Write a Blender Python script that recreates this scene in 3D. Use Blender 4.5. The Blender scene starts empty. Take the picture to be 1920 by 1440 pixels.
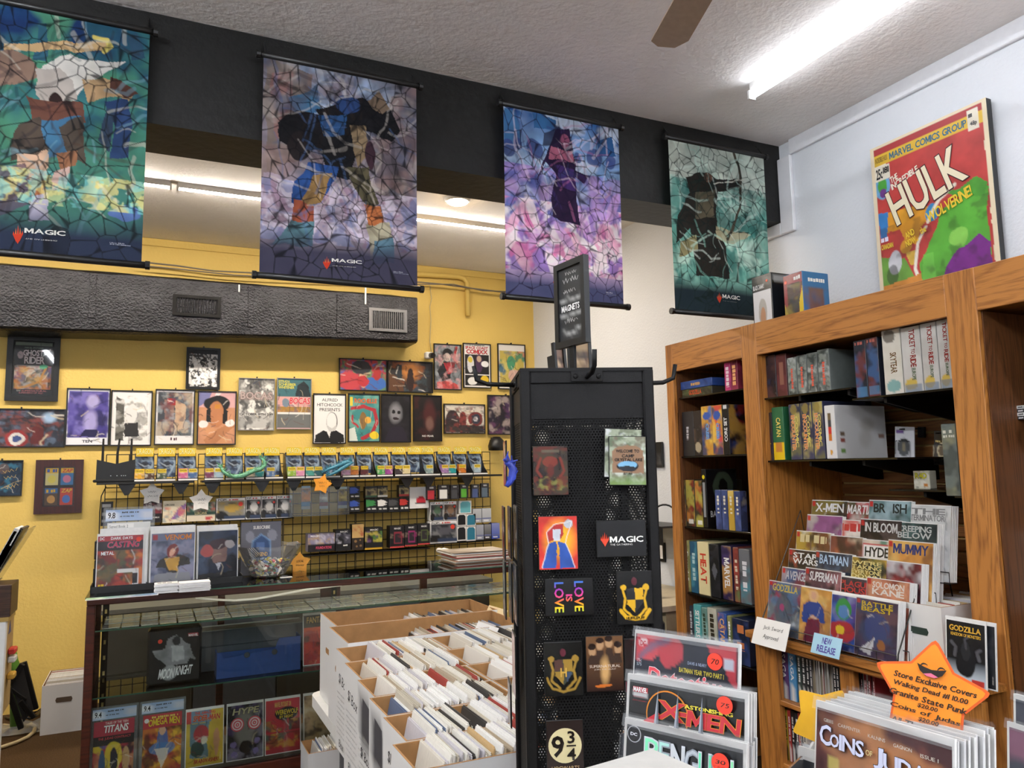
import bpy, math, random
import numpy as np
from math import sin, cos, pi, radians, sqrt, atan2

# ------------------------------------------------------------------ camera, world, exposure
SC = bpy.context.scene
CO = SC.collection
EYE = np.array([0.0, 0.0, 1.55])
FPX = 1430.06
def _rot(yaw, pit, rol):
    f = np.array([sin(yaw)*cos(pit), cos(yaw)*cos(pit), sin(pit)])
    r = np.cross(f, [0, 0, 1]); r /= np.linalg.norm(r); u = np.cross(r, f)
    return np.array([r*cos(rol)+u*sin(rol), -r*sin(rol)+u*cos(rol), f])
CAM = _rot(0.43867233, 0.1121077, -0.01856314)
cd = bpy.data.cameras.new('camera'); cam = bpy.data.objects.new('camera', cd); CO.objects.link(cam)
cd.sensor_width = 36; cd.lens = FPX/1920*36; cd.clip_start = 0.02
from mathutils import Matrix, Vector
cam.matrix_world = Matrix([[CAM[0][i], CAM[1][i], -CAM[2][i], EYE[i]] for i in range(3)] + [[0, 0, 0, 1]])
SC.camera = cam
SC.view_settings.view_transform = 'Standard'; SC.view_settings.look = 'None'
SC.view_settings.gamma = 1; SC.view_settings.use_curve_mapping = False
SC.view_settings.exposure = 1.5
SC.cycles.max_bounces = 6; SC.cycles.transparent_max_bounces = 24
SC.cycles.diffuse_bounces = 3; SC.cycles.glossy_bounces = 3
SC.cycles.sample_clamp_indirect = 4; SC.cycles.use_denoising = True
SC.cycles.use_adaptive_sampling = True; SC.cycles.adaptive_threshold = .03
W = bpy.data.worlds.new('world'); SC.world = W; W.use_nodes = True
W.node_tree.nodes['Background'].inputs[0].default_value = (0.8, 0.88, 1, 1)
W.node_tree.nodes['Background'].inputs[1].default_value = 0.3
TUBE_NEAR, TUBE_FRONT, TUBE_BACK, SPOT_BACK = 5.5, 62.0, 72.0, 45.0      # emission of the room's lamps

# where a point seen in the photograph lies on a plane of the room (x right, y towards the yellow wall, z up)
def ray(x, y): return CAM.T @ np.array([x-960, 720-y, FPX])
def hit(x, y, p0, n):
    v = ray(x, y); p0 = np.array(p0, float); n = np.array(n, float)
    return EYE + v*(((p0-EYE) @ n)/(v @ n))
def onY(x, y, Y): return hit(x, y, (0, Y, 0), (0, 1, 0))
def onX(x, y, X): return hit(x, y, (X, 0, 0), (1, 0, 0))
def onZ(x, y, Z): return hit(x, y, (0, 0, Z), (0, 0, 1))

# ------------------------------------------------------------------ colour
def lin(c):
    if isinstance(c, str):
        c = c.lstrip('#')
        if len(c) == 3: c = ''.join(k*2 for k in c)
        c = [int(c[i:i+2], 16)/255 for i in (0, 2, 4)]
    return np.array([k/12.92 if k <= .04045 else ((k+.055)/1.055)**2.4 for k in c[:3]])

# ------------------------------------------------------------------ materials
MATS = {}
def _new(name):
    m = bpy.data.materials.new(name); m.use_nodes = True
    nt = m.node_tree; return m, nt, nt.nodes['Principled BSDF'], nt.nodes['Material Output']
def mat(name, col, rough=.5, metal=0., var=.06, scale=40., bump=0., bscale=120., spec=.5, trans=0.):
    if name in MATS: return MATS[name]
    m, nt, b, out = _new(name); N = nt.nodes.new
    tc = N('ShaderNodeTexCoord'); no = N('ShaderNodeTexNoise'); no.inputs['Scale'].default_value = scale
    no.inputs['Detail'].default_value = 3
    nt.links.new(tc.outputs['Object'], no.inputs['Vector'])
    c = lin(col); rp = N('ShaderNodeValToRGB')
    rp.color_ramp.elements[0].position = .3; rp.color_ramp.elements[1].position = .7
    rp.color_ramp.elements[0].color = (*np.clip(c*(1-var), 0, 1), 1); rp.color_ramp.elements[1].color = (*np.clip(c*(1+var), 0, 1), 1)
    nt.links.new(no.outputs['Fac'], rp.inputs['Fac']); nt.links.new(rp.outputs['Color'], b.inputs['Base Color'])
    b.inputs['Roughness'].default_value = rough; b.inputs['Metallic'].default_value = metal
    b.inputs['Specular IOR Level'].default_value = spec
    if bump:
        n2 = N('ShaderNodeTexNoise'); n2.inputs['Scale'].default_value = bscale; n2.inputs['Detail'].default_value = 4
        nt.links.new(tc.outputs['Object'], n2.inputs['Vector'])
        bp = N('ShaderNodeBump'); bp.inputs['Strength'].default_value = bump; bp.inputs['Distance'].default_value = .01
        nt.links.new(n2.outputs['Fac'], bp.inputs['Height']); nt.links.new(bp.outputs['Normal'], b.inputs['Normal'])
    MATS[name] = m; return m
def wood(name, c1, c2, axis='z', rough=.45, scale=9.):
    if name in MATS: return MATS[name]
    m, nt, b, out = _new(name); N = nt.nodes.new
    tc = N('ShaderNodeTexCoord'); mp = N('ShaderNodeMapping')
    s = {'x': (.07, 1, 1), 'y': (1, .07, 1), 'z': (1, 1, .07)}[axis]
    mp.inputs['Scale'].default_value = s; nt.links.new(tc.outputs['Object'], mp.inputs['Vector'])
    n1 = N('ShaderNodeTexNoise'); n1.inputs['Scale'].default_value = scale; n1.inputs['Detail'].default_value = 2; n1.inputs['Distortion'].default_value = .6
    nt.links.new(mp.outputs['Vector'], n1.inputs['Vector'])
    mu = N('ShaderNodeMath'); mu.operation = 'MULTIPLY'; mu.inputs[1].default_value = 14
    nt.links.new(n1.outputs['Fac'], mu.inputs[0])
    fr = N('ShaderNodeMath'); fr.operation = 'PINGPONG'; fr.inputs[1].default_value = .5
    nt.links.new(mu.outputs[0], fr.inputs[0])
    n2 = N('ShaderNodeTexNoise'); n2.inputs['Scale'].default_value = scale*22; n2.inputs['Detail'].default_value = 3
    nt.links.new(mp.outputs['Vector'], n2.inputs['Vector'])
    ad = N('ShaderNodeMath'); ad.operation = 'ADD'; nt.links.new(fr.outputs[0], ad.inputs[0]); nt.links.new(n2.outputs['Fac'], ad.inputs[1])
    rp = N('ShaderNodeValToRGB'); rp.color_ramp.elements[0].position = .38; rp.color_ramp.elements[1].position = .85
    rp.color_ramp.elements[0].color = (*lin(c1), 1); rp.color_ramp.elements[1].color = (*lin(c2), 1)
    nt.links.new(ad.outputs[0], rp.inputs['Fac']); nt.links.new(rp.outputs['Color'], b.inputs['Base Color'])
    b.inputs['Roughness'].default_value = rough
    bp = N('ShaderNodeBump'); bp.inputs['Strength'].default_value = .08; bp.inputs['Distance'].default_value = .004
    nt.links.new(n2.outputs['Fac'], bp.inputs['Height']); nt.links.new(bp.outputs['Normal'], b.inputs['Normal'])
    MATS[name] = m; return m
def emit(name, col, s):
    if name in MATS: return MATS[name]
    m, nt, b, out = _new(name); b.inputs['Base Color'].default_value = (*lin(col), 1)
    b.inputs['Emission Color'].default_value = (*lin(col), 1); b.inputs['Emission Strength'].default_value = s
    MATS[name] = m; return m
def glass(name, tint='#f4f8f6', refl=1.0, rough=.02, haze=0.):
    if name in MATS: return MATS[name]
    m, nt, b, out = _new(name); N = nt.nodes.new
    tr = N('ShaderNodeBsdfTransparent'); tr.inputs[0].default_value = (*lin(tint), 1)
    gl = N('ShaderNodeBsdfGlossy'); gl.inputs['Roughness'].default_value = rough
    fr = N('ShaderNodeFresnel'); fr.inputs[0].default_value = 1.45
    mu = N('ShaderNodeMath'); mu.operation = 'MULTIPLY'; mu.inputs[1].default_value = refl; mu.use_clamp = True
    nt.links.new(fr.outputs[0], mu.inputs[0])
    mx = N('ShaderNodeMixShader'); nt.links.new(mu.outputs[0], mx.inputs[0]); nt.links.new(tr.outputs[0], mx.inputs[1]); nt.links.new(gl.outputs[0], mx.inputs[2])
    last = mx
    if haze:
        di = N('ShaderNodeBsdfDiffuse'); di.inputs[0].default_value = (.8, .82, .84, 1)
        m2 = N('ShaderNodeMixShader'); m2.inputs[0].default_value = haze
        nt.links.new(mx.outputs[0], m2.inputs[1]); nt.links.new(di.outputs[0], m2.inputs[2]); last = m2
    nt.links.new(last.outputs[0], out.inputs[0]); MATS[name] = m; return m
def printmat(name, rough=.45, translucent=0., spec=.5, crinkle=0.):
    if name in MATS: return MATS[name]
    m, nt, b, out = _new(name); N = nt.nodes.new
    at = N('ShaderNodeAttribute'); at.attribute_name = 'Col'
    nt.links.new(at.outputs['Color'], b.inputs['Base Color'])
    b.inputs['Roughness'].default_value = rough; b.inputs['Specular IOR Level'].default_value = spec
    if crinkle:
        tc = N('ShaderNodeTexCoord'); no = N('ShaderNodeTexNoise'); no.inputs['Scale'].default_value = 28; no.inputs['Detail'].default_value = 1
        nt.links.new(tc.outputs['Object'], no.inputs['Vector'])
        bp = N('ShaderNodeBump'); bp.inputs['Strength'].default_value = crinkle; bp.inputs['Distance'].default_value = .01
        nt.links.new(no.outputs['Fac'], bp.inputs['Height']); nt.links.new(bp.outputs['Normal'], b.inputs['Normal'])
    if translucent:
        tl = N('ShaderNodeBsdfTranslucent'); nt.links.new(at.outputs['Color'], tl.inputs[0])
        mx = N('ShaderNodeMixShader'); mx.inputs[0].default_value = translucent
        nt.links.new(b.outputs[0], mx.inputs[1]); nt.links.new(tl.outputs[0], mx.inputs[2]); nt.links.new(mx.outputs[0], out.inputs[0])
    MATS[name] = m; return m
PRINT = printmat('printed_paper', .45)
GLOSSY = printmat('printed_gloss', .22, crinkle=.06)
CLOTHP = printmat('printed_cloth', .7, translucent=.3, spec=.2)
BAG = glass('polybag', '#ffffff', .7, .1, .012)

# ------------------------------------------------------------------ mesh helpers
def mesh(name, v, f, m, parent=None, loc=None, rot=None, smooth=False, cols=None):
    me = bpy.data.meshes.new(name); me.from_pydata([tuple(p) for p in v], [], [tuple(q) for q in f])
    if m: me.materials.append(m)
    if smooth: me.polygons.foreach_set('use_smooth', [True]*len(me.polygons))
    if cols is not None:
        a = me.color_attributes.new('Col', 'FLOAT_COLOR', 'POINT')
        a.data.foreach_set('color', np.c_[np.array(cols), np.ones(len(cols))].ravel().astype(np.float32))
    return place(name, me, parent, loc, rot)
def place(name, me, parent=None, loc=None, rot=None):
    o = bpy.data.objects.new(name, me); CO.objects.link(o)
    if parent: o.parent = parent
    if loc is not None: o.location = tuple(loc)
    if rot is not None: o.rotation_euler = rot
    return o
def tag(o, label, cat, group=None, kind=None):
    o['label'] = label; o['category'] = cat
    if group: o['group'] = group
    if kind: o['kind'] = kind
    return o
def empty(name, loc, rz=0., label=None, cat=None, group=None, rx=0.):
    o = bpy.data.objects.new(name, None); CO.objects.link(o); o.location = tuple(loc); o.rotation_euler = (rx, 0, rz)
    o.empty_display_size = .05
    if label: tag(o, label, cat, group)
    return o
def struct(o): o['kind'] = 'structure'; return o
class B:
    """collects boxes, tubes and prisms into one mesh"""
    def __init__(s): s.v = []; s.f = []
    def add(s, v, f):
        n = len(s.v); s.v += [tuple(p) for p in v]; s.f += [tuple(i+n for i in q) for q in f]; return s
    def box(s, x0, x1, y0, y1, z0, z1):
        return s.add([(x0,y0,z0),(x1,y0,z0),(x1,y1,z0),(x0,y1,z0),(x0,y0,z1),(x1,y0,z1),(x1,y1,z1),(x0,y1,z1)],
                     [(0,3,2,1),(4,5,6,7),(0,1,5,4),(1,2,6,5),(2,3,7,6),(3,0,4,7)])
    def cbox(s, x0, x1, y0, y1, z0, z1, c):
        """box with chamfered edges"""
        xs, ys, zs = (x0, x1), (y0, y1), (z0, z1); v = []; idx = {}
        for i in (0, 1):
            for j in (0, 1):
                for k in (0, 1):
                    sx, sy, sz = (1, -1)[i]*c, (1, -1)[j]*c, (1, -1)[k]*c
                    for a in range(3):
                        p = [xs[i]+sx, ys[j]+sy, zs[k]+sz]; p[a] = (xs, ys, zs)[a][(i, j, k)[a]]
                        idx[(i, j, k, a)] = len(v); v.append(tuple(p))
        f = []
        for a in range(3):
            b_, c_ = (a+1) % 3, (a+2) % 3
            for s_ in (0, 1):
                q = []
                for (m_, n_) in ((0, 0), (1, 0), (1, 1), (0, 1)):
                    t = [0, 0, 0]; t[a] = s_; t[b_] = m_; t[c_] = n_; q.append(idx[(*t, a)])
                f.append(tuple(q) if s_ else tuple(q[::-1]))
            for m_ in (0, 1):
                for n_ in (0, 1):
                    t0 = [0, 0, 0]; t0[b_] = m_; t0[c_] = n_; t1 = list(t0); t1[a] = 1
                    q = (idx[(*t0, b_)], idx[(*t1, b_)], idx[(*t1, c_)], idx[(*t0, c_)])
                    f.append(q if m_ != n_ else q[::-1])
        for i in (0, 1):
            for j in (0, 1):
                for k in (0, 1):
                    q = tuple(idx[(i, j, k, a)] for a in range(3)); f.append(q if (i+j+k) % 2 else q[::-1])
        return s.add(v, f)
    def tube(s, pts, r, n=8, cap=True):
        pts = [np.array(p, float) for p in pts]; rings = []; prev = None
        for i, p in enumerate(pts):
            t = (pts[min(i+1, len(pts)-1)]-pts[max(i-1, 0)]); t /= np.linalg.norm(t)+1e-9
            if prev is None:
                a = np.array([0, 0, 1.]) if abs(t[2]) < .9 else np.array([1., 0, 0]); u = np.cross(t, a)
            else: u = prev-t*(prev @ t)
            u /= np.linalg.norm(u)+1e-9; prev = u; w = np.cross(t, u)
            rr = r[i] if hasattr(r, '__len__') else r
            rings.append([p+rr*(cos(2*pi*k/n)*u+sin(2*pi*k/n)*w) for k in range(n)])
        v = [q for R in rings for q in R]; f = []
        for i in range(len(pts)-1):
            for k in range(n): f.append((i*n+k, i*n+(k+1) % n, (i+1)*n+(k+1) % n, (i+1)*n+k))
        if cap: f.append(tuple(range(n))[::-1]); f.append(tuple((len(pts)-1)*n+k for k in range(n)))
        return s.add(v, f)
    def lathe(s, prof, n=20, c=(0, 0, 0)):
        v = [(c[0]+r*cos(2*pi*k/n), c[1]+r*sin(2*pi*k/n), c[2]+z) for r, z in prof for k in range(n)]; f = []
        for i in range(len(prof)-1):
            for k in range(n): f.append((i*n+k, i*n+(k+1) % n, (i+1)*n+(k+1) % n, (i+1)*n+k))
        return s.add(v, f)
    def prism(s, pts, y0, y1):
        """outline in x,z pushed through y"""
        n = len(pts); v = [(x, y0, z) for x, z in pts]+[(x, y1, z) for x, z in pts]
        f = [tuple(range(n)), tuple(range(2*n-1, n-1, -1))]
        for k in range(n): f.append((k, n+k, n+(k+1) % n, (k+1) % n))
        return s.add(v, f)
    def prismz(s, pts, z0, z1):
        n = len(pts); v = [(x, y, z0) for x, y in pts]+[(x, y, z1) for x, y in pts]
        f = [tuple(range(n))[::-1], tuple(range(n, 2*n))]
        for k in range(n): f.append((k, (k+1) % n, n+(k+1) % n, n+k))
        return s.add(v, f)
    def build(s, name, m, parent=None, loc=None, rot=None, smooth=False): return mesh(name, s.v, s.f, m, parent, loc, rot, smooth)
def box(name, x0, x1, y0, y1, z0, z1, m, parent=None, loc=None, rot=None, c=0):
    b = B(); b.cbox(x0, x1, y0, y1, z0, z1, c) if c else b.box(x0, x1, y0, y1, z0, z1)
    return b.build(name, m, parent, loc, rot)
# ------------------------------------------------------------------ printed matter: lettering and flat colour on real sheets
GL = {}
def load_glyphs():
    chars = ''.join(chr(c) for c in range(33, 127)); todo = []
    for wt, off in (('n', 0.), ('b', .022), ('o', .042)):
        for ch in chars:
            cu = bpy.data.curves.new('g', 'FONT'); cu.body = ch; cu.size = 1; cu.offset = off; cu.resolution_u = 2; cu.fill_mode = 'FRONT'
            o = bpy.data.objects.new('g', cu); CO.objects.link(o); todo.append((wt, ch, o, cu))
    dg = bpy.context.evaluated_depsgraph_get()
    for wt, ch, o, cu in todo:
        me = o.evaluated_get(dg).to_mesh(); me.calc_loop_triangles()
        v = np.zeros(len(me.vertices)*3, np.float32); me.vertices.foreach_get('co', v)
        t = np.zeros(len(me.loop_triangles)*3, np.int32); me.loop_triangles.foreach_get('vertices', t)
        v, t = v.reshape(-1, 3)[:, :2].astype(float), t.reshape(-1, 3)
        off = {'n': 0, 'b': .022, 'o': .042}[wt]
        if ch == 'M' and off:        # the heavy M is drawn here, the offset outline folds over itself
            from mathutils.geometry import tessellate_polygon
            q = GL['n', 'M'][0]; x0, W_, H_ = q[:, 0].min(), q[:, 0].max()-q[:, 0].min(), q[:, 1].max(); st = .115; o_ = off
            pts = [(-o_, -o_), (-o_, H_+o_), (st*1.15+o_*.4, H_+o_), (W_/2, H_*.42+o_*1.6), (W_-st*1.15-o_*.4, H_+o_), (W_+o_, H_+o_), (W_+o_, -o_), (W_-st-o_, -o_), (W_-st-o_, H_*.6-o_*2), (W_/2, H_*.06-o_), (st+o_, H_*.6-o_*2), (st+o_, -o_)]
            v = np.array([(x+x0, y) for x, y in pts]); t = np.array(tessellate_polygon([[Vector((x, y, 0)) for x, y in pts]]))
        GL[wt, ch] = (v, t)
    for wt, ch, o, cu in todo:
        bpy.data.objects.remove(o); bpy.data.curves.remove(cu)
load_glyphs()
def lay(text, wt='n', sp=.06):
    """vertices and triangles of a line of lettering, cap height about 0.7"""
    x = 0; V = []; T = []; n = 0
    for ch in text:
        if ch == ' ': x += .32; continue
        v, t = GL[wt, ch]
        if not len(v): continue
        base = GL['n', ch][0]; x0, x1 = base[:, 0].min(), base[:, 0].max()
        V.append(v+[x-x0, 0]); T.append(t+n); n += len(v); x += x1-x0+sp
    if not V: return np.zeros((0, 2)), np.zeros((0, 3), int)
    return np.vstack(V), np.vstack(T)
_LAT = {}
def vnoise(U, V, s, seed):
    k = (seed % 97, )
    if k not in _LAT: _LAT[k] = np.random.RandomState(seed % 97).rand(64, 64)
    L = _LAT[k]; x = U*s+seed*.37; y = V*s+seed*.73
    i, j = np.floor(x).astype(int), np.floor(y).astype(int); fx, fy = x-i, y-j
    fx, fy = fx*fx*(3-2*fx), fy*fy*(3-2*fy); g = lambda a, b: L[a % 64, b % 64]
    return (g(i, j)*(1-fx)+g(i+1, j)*fx)*(1-fy)+(g(i, j+1)*(1-fx)+g(i+1, j+1)*fx)*fy
def fbm(U, V, s, seed): return (vnoise(U, V, s, seed)+.5*vnoise(U, V, s*2.1, seed+5)+.25*vnoise(U, V, s*4.3, seed+11))/1.75
class Art:
    """a printed sheet w x h metres; shapes and lettering are given in 0..100 (y down) or, with quad, by their place on the sheet as measured in the photograph"""
    def __init__(s, w, h, bg='#888', nx=20, ny=None, seed=0, warp=0., quad=None, bend=None):
        s.w, s.h = w, h; ny = ny or max(2, int(round(nx*h/w))); s.nx, s.ny = nx, ny; s.seed = seed
        u, v = np.meshgrid(np.linspace(0, 1, nx+1), np.linspace(0, 1, ny+1)); s.U, s.V = u, v
        a = w/h
        s.wu = u+warp*(fbm(u*a, v, 7, seed+1)-.5); s.wv = v+warp*(fbm(u*a, v, 7, seed+2)-.5)
        s.C = np.empty((ny+1, nx+1, 3)); s.C[:] = lin(bg); s.tv = []; s.tt = []; s.tc = []; s.nt = 0; s.k = 1; s.bend = bend
        s.H = None; s.ys = 1.
        if quad:
            A = []; b = []
            for (x, y), (p, q) in zip(quad, ((0, 0), (1, 0), (1, 1), (0, 1))):
                A += [[x, y, 1, 0, 0, 0, -p*x, -p*y], [0, 0, 0, x, y, 1, -q*x, -q*y]]; b += [p, q]
            s.H = np.append(np.linalg.solve(np.array(A, float), np.array(b, float)), 1).reshape(3, 3)
    def P(s, x, y):
        if s.H is None: return x/100, y/100*s.ys
        r = s.H @ np.array([x, y, 1]); return r[0]/r[2], r[1]/r[2]
    def mixin(s, m, col, a=1.):
        m = (np.clip(m, 0, 1)*a)[..., None]; s.C = s.C*(1-m)+lin(col)*m; return s
    def grad(s, c1, c2, v0=0, v1=100, hor=False):
        t = np.clip(((s.U if hor else s.V)*100-v0)/(v1-v0), 0, 1)[..., None]; s.C = lin(c1)*(1-t)+lin(c2)*t; return s
    def fade(s, col, v0, v1, a=1., hor=False):
        t = ((s.U if hor else s.V)*100-v0)/(v1-v0); return s.mixin(t*t*(3-2*t) if False else t, col, a)
    def rect(s, x0, y0, x1, y1, col, a=1.):
        (p, q), (r, t) = s.P(x0, y0), s.P(x1, y1); e = .25/s.nx
        return s.mixin((s.U >= p-e)*(s.U <= r+e)*(s.V >= q-e)*(s.V <= t+e)*1., col, a)
    def ell(s, cx, cy, rx, ry, col, a=1., soft=.08, rot=0):
        if s.H is None: x, y, rx, ry = cx/100, cy/100*s.ys, rx/100, ry/100*s.ys
        else:
            x, y = s.P(cx, cy); x1, y1 = s.P(cx+rx, cy); x2, y2 = s.P(cx, cy+ry); rx, ry = abs(x1-x), abs(y2-y)
        dx, dy = (s.wu-x)*s.w, (s.wv-y)*s.h; c_, s_ = cos(rot), sin(rot)
        d = np.sqrt(((dx*c_+dy*s_)/(rx*s.w))**2+((-dx*s_+dy*c_)/(ry*s.h))**2)
        return s.mixin((1-d)/soft+.5, col, a)
    def poly(s, pts, col, a=1.):
        P = [s.P(*p) for p in pts]; ins = np.zeros(s.U.shape, bool); n = len(P)
        for i in range(n):
            (x1, y1), (x2, y2) = P[i], P[(i+1) % n]
            if y1 == y2: continue
            c = ((y1 > s.wv) != (y2 > s.wv)) & (s.wu < (x2-x1)*(s.wv-y1)/(y2-y1)+x1); ins ^= c
        return s.mixin(ins*1., col, a)
    def line(s, pts, wd, col, a=1.):
        P = [s.P(*p) for p in pts]; d = np.full(s.U.shape, 9.); wd = wd*s.w/100
        for (x1, y1), (x2, y2) in zip(P, P[1:]):
            ax, ay, bx, by = x1*s.w, y1*s.h, x2*s.w, y2*s.h; px, py = s.wu*s.w, s.wv*s.h
            t = np.clip(((px-ax)*(bx-ax)+(py-ay)*(by-ay))/((bx-ax)**2+(by-ay)**2+1e-12), 0, 1)
            d = np.minimum(d, np.hypot(px-ax-t*(bx-ax), py-ay-t*(by-ay)))
        return s.mixin((wd/2-d)/(s.w/s.nx)+.5, col, a)
    def blot(s, cols, scale=6, a=1., seed=None, lo=0, hi=100, sharp=6):
        """patches of several inks"""
        sd = s.seed if seed is None else seed
        r = (s.V*100 >= lo)*(s.V*100 <= hi)*1.; asp = s.w/s.h
        for i, c in enumerate(cols):
            n = fbm(s.wu*asp, s.wv, scale, sd*3+i*17+3); s.mixin(((n-.53)*sharp+.1)*r, c, a)
        return s
    def shade(s, amt=.4, scale=5, seed=1):
        n = fbm(s.wu*s.w/s.h, s.wv, scale, s.seed+seed)-.5; s.C = np.clip(s.C*(1+amt*2.2*n[..., None]), 0, 1); return s
    def ink(s, n=10, cols=('#14121a', '#f0e8dc', '#14121a', '#6a3a2c', '#d8c8a8', '#2c3a58'), lo=4, hi=96, a=.7):
        """drawn strokes and hatching of an illustration"""
        r = np.random.RandomState(s.seed*7+n)
        for k in range(n):
            x, y = r.uniform(6, 94), r.uniform(lo, hi); an = r.uniform(0, 6.28); L = r.uniform(6, 20); q = [(x, y)]
            for j in range(3): an += r.uniform(-.7, .7); q.append((q[-1][0]+L*cos(an)*.6, q[-1][1]+L*sin(an)*.5))
            s.line(q, r.uniform(.7, 2.4), cols[k % len(cols)], a)
        return s
    def lead(s, n=100, wd=.003, col='#080a10', a=.85, seed=3):
        """dark came lines of a stained-glass drawing"""
        r = np.random.RandomState(seed); p = r.rand(n, 2)*[s.w, s.h]; d1 = np.full(s.U.shape, 9.); d2 = d1.copy()
        X, Y = (s.U+.05*(vnoise(s.U, s.V, 5, seed)-.5))*s.w, (s.V+.05*(vnoise(s.U, s.V, 5, seed+1)-.5))*s.h
        for q in p:
            d = np.hypot(X-q[0], Y-q[1]); d2 = np.where(d < d1, d1, np.minimum(d2, d)); d1 = np.minimum(d1, d)
        return s.mixin((wd-(d2-d1))/wd*1.4, col, a)
    def text(s, t, x0, y0, x1, y1, col, wt='b', shear=0., out=None, sp=.06, rot=0., arch=0., keep=False):
        """lettering stretched into the box x0,y0 (top left) .. x1,y1 (bottom right)"""
        (p, q), (r, e) = s.P(x0, y0), s.P(x1, y1)
        if t[0] in '~^': return s.blurb(t, p, q, r, e, col, rot)
        for wgt, c in ((('o', out),) if out else ())+((wt, col),):
            v, f = lay(t, wgt, sp); ref = lay(t, 'n', sp)[0]
            if not len(v): continue
            mn, mx = ref.min(0), ref.max(0); sc = np.array([(r-p)*s.w, (e-q)*s.h])/np.maximum(mx-mn, 1e-6)
            if keep: sc[:] = min(sc[0], sc[1])
            a = (v-mn)*sc; a[:, 0] += a[:, 1]*shear
            if arch: a[:, 1] += arch*s.h*(1-((a[:, 0]/((r-p)*s.w))*2-1)**2)
            if rot:
                cr, sr = cos(rot), sin(rot); a = a @ np.array([[cr, sr], [-sr, cr]])
            xy = np.c_[p*s.w+a[:, 0], (1-e)*s.h+a[:, 1]]
            s._poly(xy, f, lin(c))
        return s
    def vtext(s, t, x0, y0, x1, y1, col, wt='b', out=None, up=False, sp=.06):
        """lettering turned a quarter, reading down (or up)"""
        (p, q), (r, e) = s.P(x0, y0), s.P(x1, y1)
        if t[0] == '~': return s.blurb(t, p, q, r, e, col, 0., True)
        for wgt, c in ((('o', out),) if out else ())+((wt, col),):
            v, f = lay(t, wgt, sp); ref = lay(t, 'n', sp)[0]; mn, mx = ref.min(0), ref.max(0)
            k = (v-mn)/(mx-mn)
            if up: xy = np.c_[(r-k[:, 1]*(r-p))*s.w, (1-e+k[:, 0]*(e-q))*s.h]
            else: xy = np.c_[(p+k[:, 1]*(r-p))*s.w, (1-q-k[:, 0]*(e-q))*s.h]
            s._poly(xy, f, lin(c))
        return s
    def blurb(s, t, p, q, r, e, col, rot=0., down=False):
        """print too small to read (~) or pen strokes (^)"""
        g = random.Random(int(p*991+q*577)+len(t)); V_ = []; F_ = []; x = 0.; L, H = ((e-q)*s.h, (r-p)*s.w) if down else ((r-p)*s.w, (e-q)*s.h)
        L, H = abs(L), max(abs(H), abs(L)*.03)
        while x < L*.98 and len(V_) < 400:
            if t[0] == '~':
                w = min(g.uniform(.5, 1.1)*H, L-x); y0, y1 = g.uniform(0, .12)*H, g.uniform(.8, 1.)*H; pts = [(x, y0), (x+w*.8, y0), (x+w*.8, y1), (x, y1)]; x += w*(1. if g.random() < .8 else 1.7)
            else:
                w = g.uniform(.25, .5)*H; a0, a1 = g.uniform(0, .3)*H, g.uniform(.6, 1)*H; k = .09*H
                pts = [(x, a0), (x+k, a0), (x+w+k, a1), (x+w, a1)] if len(V_) % 8 else [(x, a1), (x+k, a1), (x+w+k, a0), (x+w, a0)]; x += w*(1. if g.random() < .85 else 1.8)
            n = len(V_); V_ += pts; F_ += [(n, n+1, n+2), (n, n+2, n+3)]
        if not V_: return s
        a = np.array(V_)
        if down: a = np.c_[a[:, 1], L-a[:, 0]]
        if rot: cr, sr = cos(rot), sin(rot); a = a @ np.array([[cr, sr], [-sr, cr]])
        s._poly(np.c_[p*s.w+a[:, 0], (1-e)*s.h+a[:, 1]], F_, lin(col)); return s
    def _poly(s, xy, f, c):
        s.tv.append(np.c_[xy[:, 0], np.full(len(xy), -.00035*s.k), xy[:, 1]]); s.tt.append(np.asarray(f)+s.nt); s.nt += len(xy)
        s.tc.append(np.tile(c, (len(xy), 1))); s.k += 1
    def shape(s, pts, col):
        """crisp flat shape laid on the sheet"""
        from mathutils.geometry import tessellate_polygon
        P = [s.P(*p) for p in pts]; xy = np.array([[x*s.w, (1-y)*s.h] for x, y in P])
        t = tessellate_polygon([[Vector((x, y, 0)) for x, y in xy]]); s._poly(xy, np.array(t), lin(col)); return s
    def disc(s, cx, cy, r, col, n=20, ry=None):
        (x, y) = s.P(cx, cy); rr = r/100*s.w; r2 = rr if ry is None else ry/100*s.h
        xy = np.array([[x*s.w+rr*cos(2*pi*k/n), (1-y)*s.h+r2*sin(2*pi*k/n)] for k in range(n)])
        s._poly(xy, [(0, k, k+1) for k in range(1, n-1)], lin(col)); return s
    def mesh(s, name, centre=True):
        gx, gz = s.U*s.w, (1-s.V)*s.h; gy = np.zeros_like(gx) if s.bend is None else s.bend(s.U, s.V)
        v = np.c_[gx.ravel(), gy.ravel(), gz.ravel()]; c = s.C.reshape(-1, 3); n = s.nx+1
        i = np.arange(s.ny)[:, None]*n+np.arange(s.nx)[None]; i = i.ravel(); q = np.c_[i, i+n, i+n+1, i+1]
        nq = len(q); V = [v]; Cc = [c]; T = np.zeros((0, 3), int)
        if s.tv:
            tv = np.vstack(s.tv)
            if s.bend is not None: tv[:, 1] += s.bend(tv[:, 0]/s.w, 1-tv[:, 2]/s.h)
            V.append(tv); Cc.append(np.vstack(s.tc)); T = np.vstack(s.tt)+len(v)
            a, b_, d = tv[T[:, 0]-len(v)], tv[T[:, 1]-len(v)], tv[T[:, 2]-len(v)]
            flip = ((b_[:, 0]-a[:, 0])*(d[:, 2]-a[:, 2])-(b_[:, 2]-a[:, 2])*(d[:, 0]-a[:, 0])) < 0
            T[flip] = T[flip][:, [0, 2, 1]]
        V = np.vstack(V); Cc = np.vstack(Cc)
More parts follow.
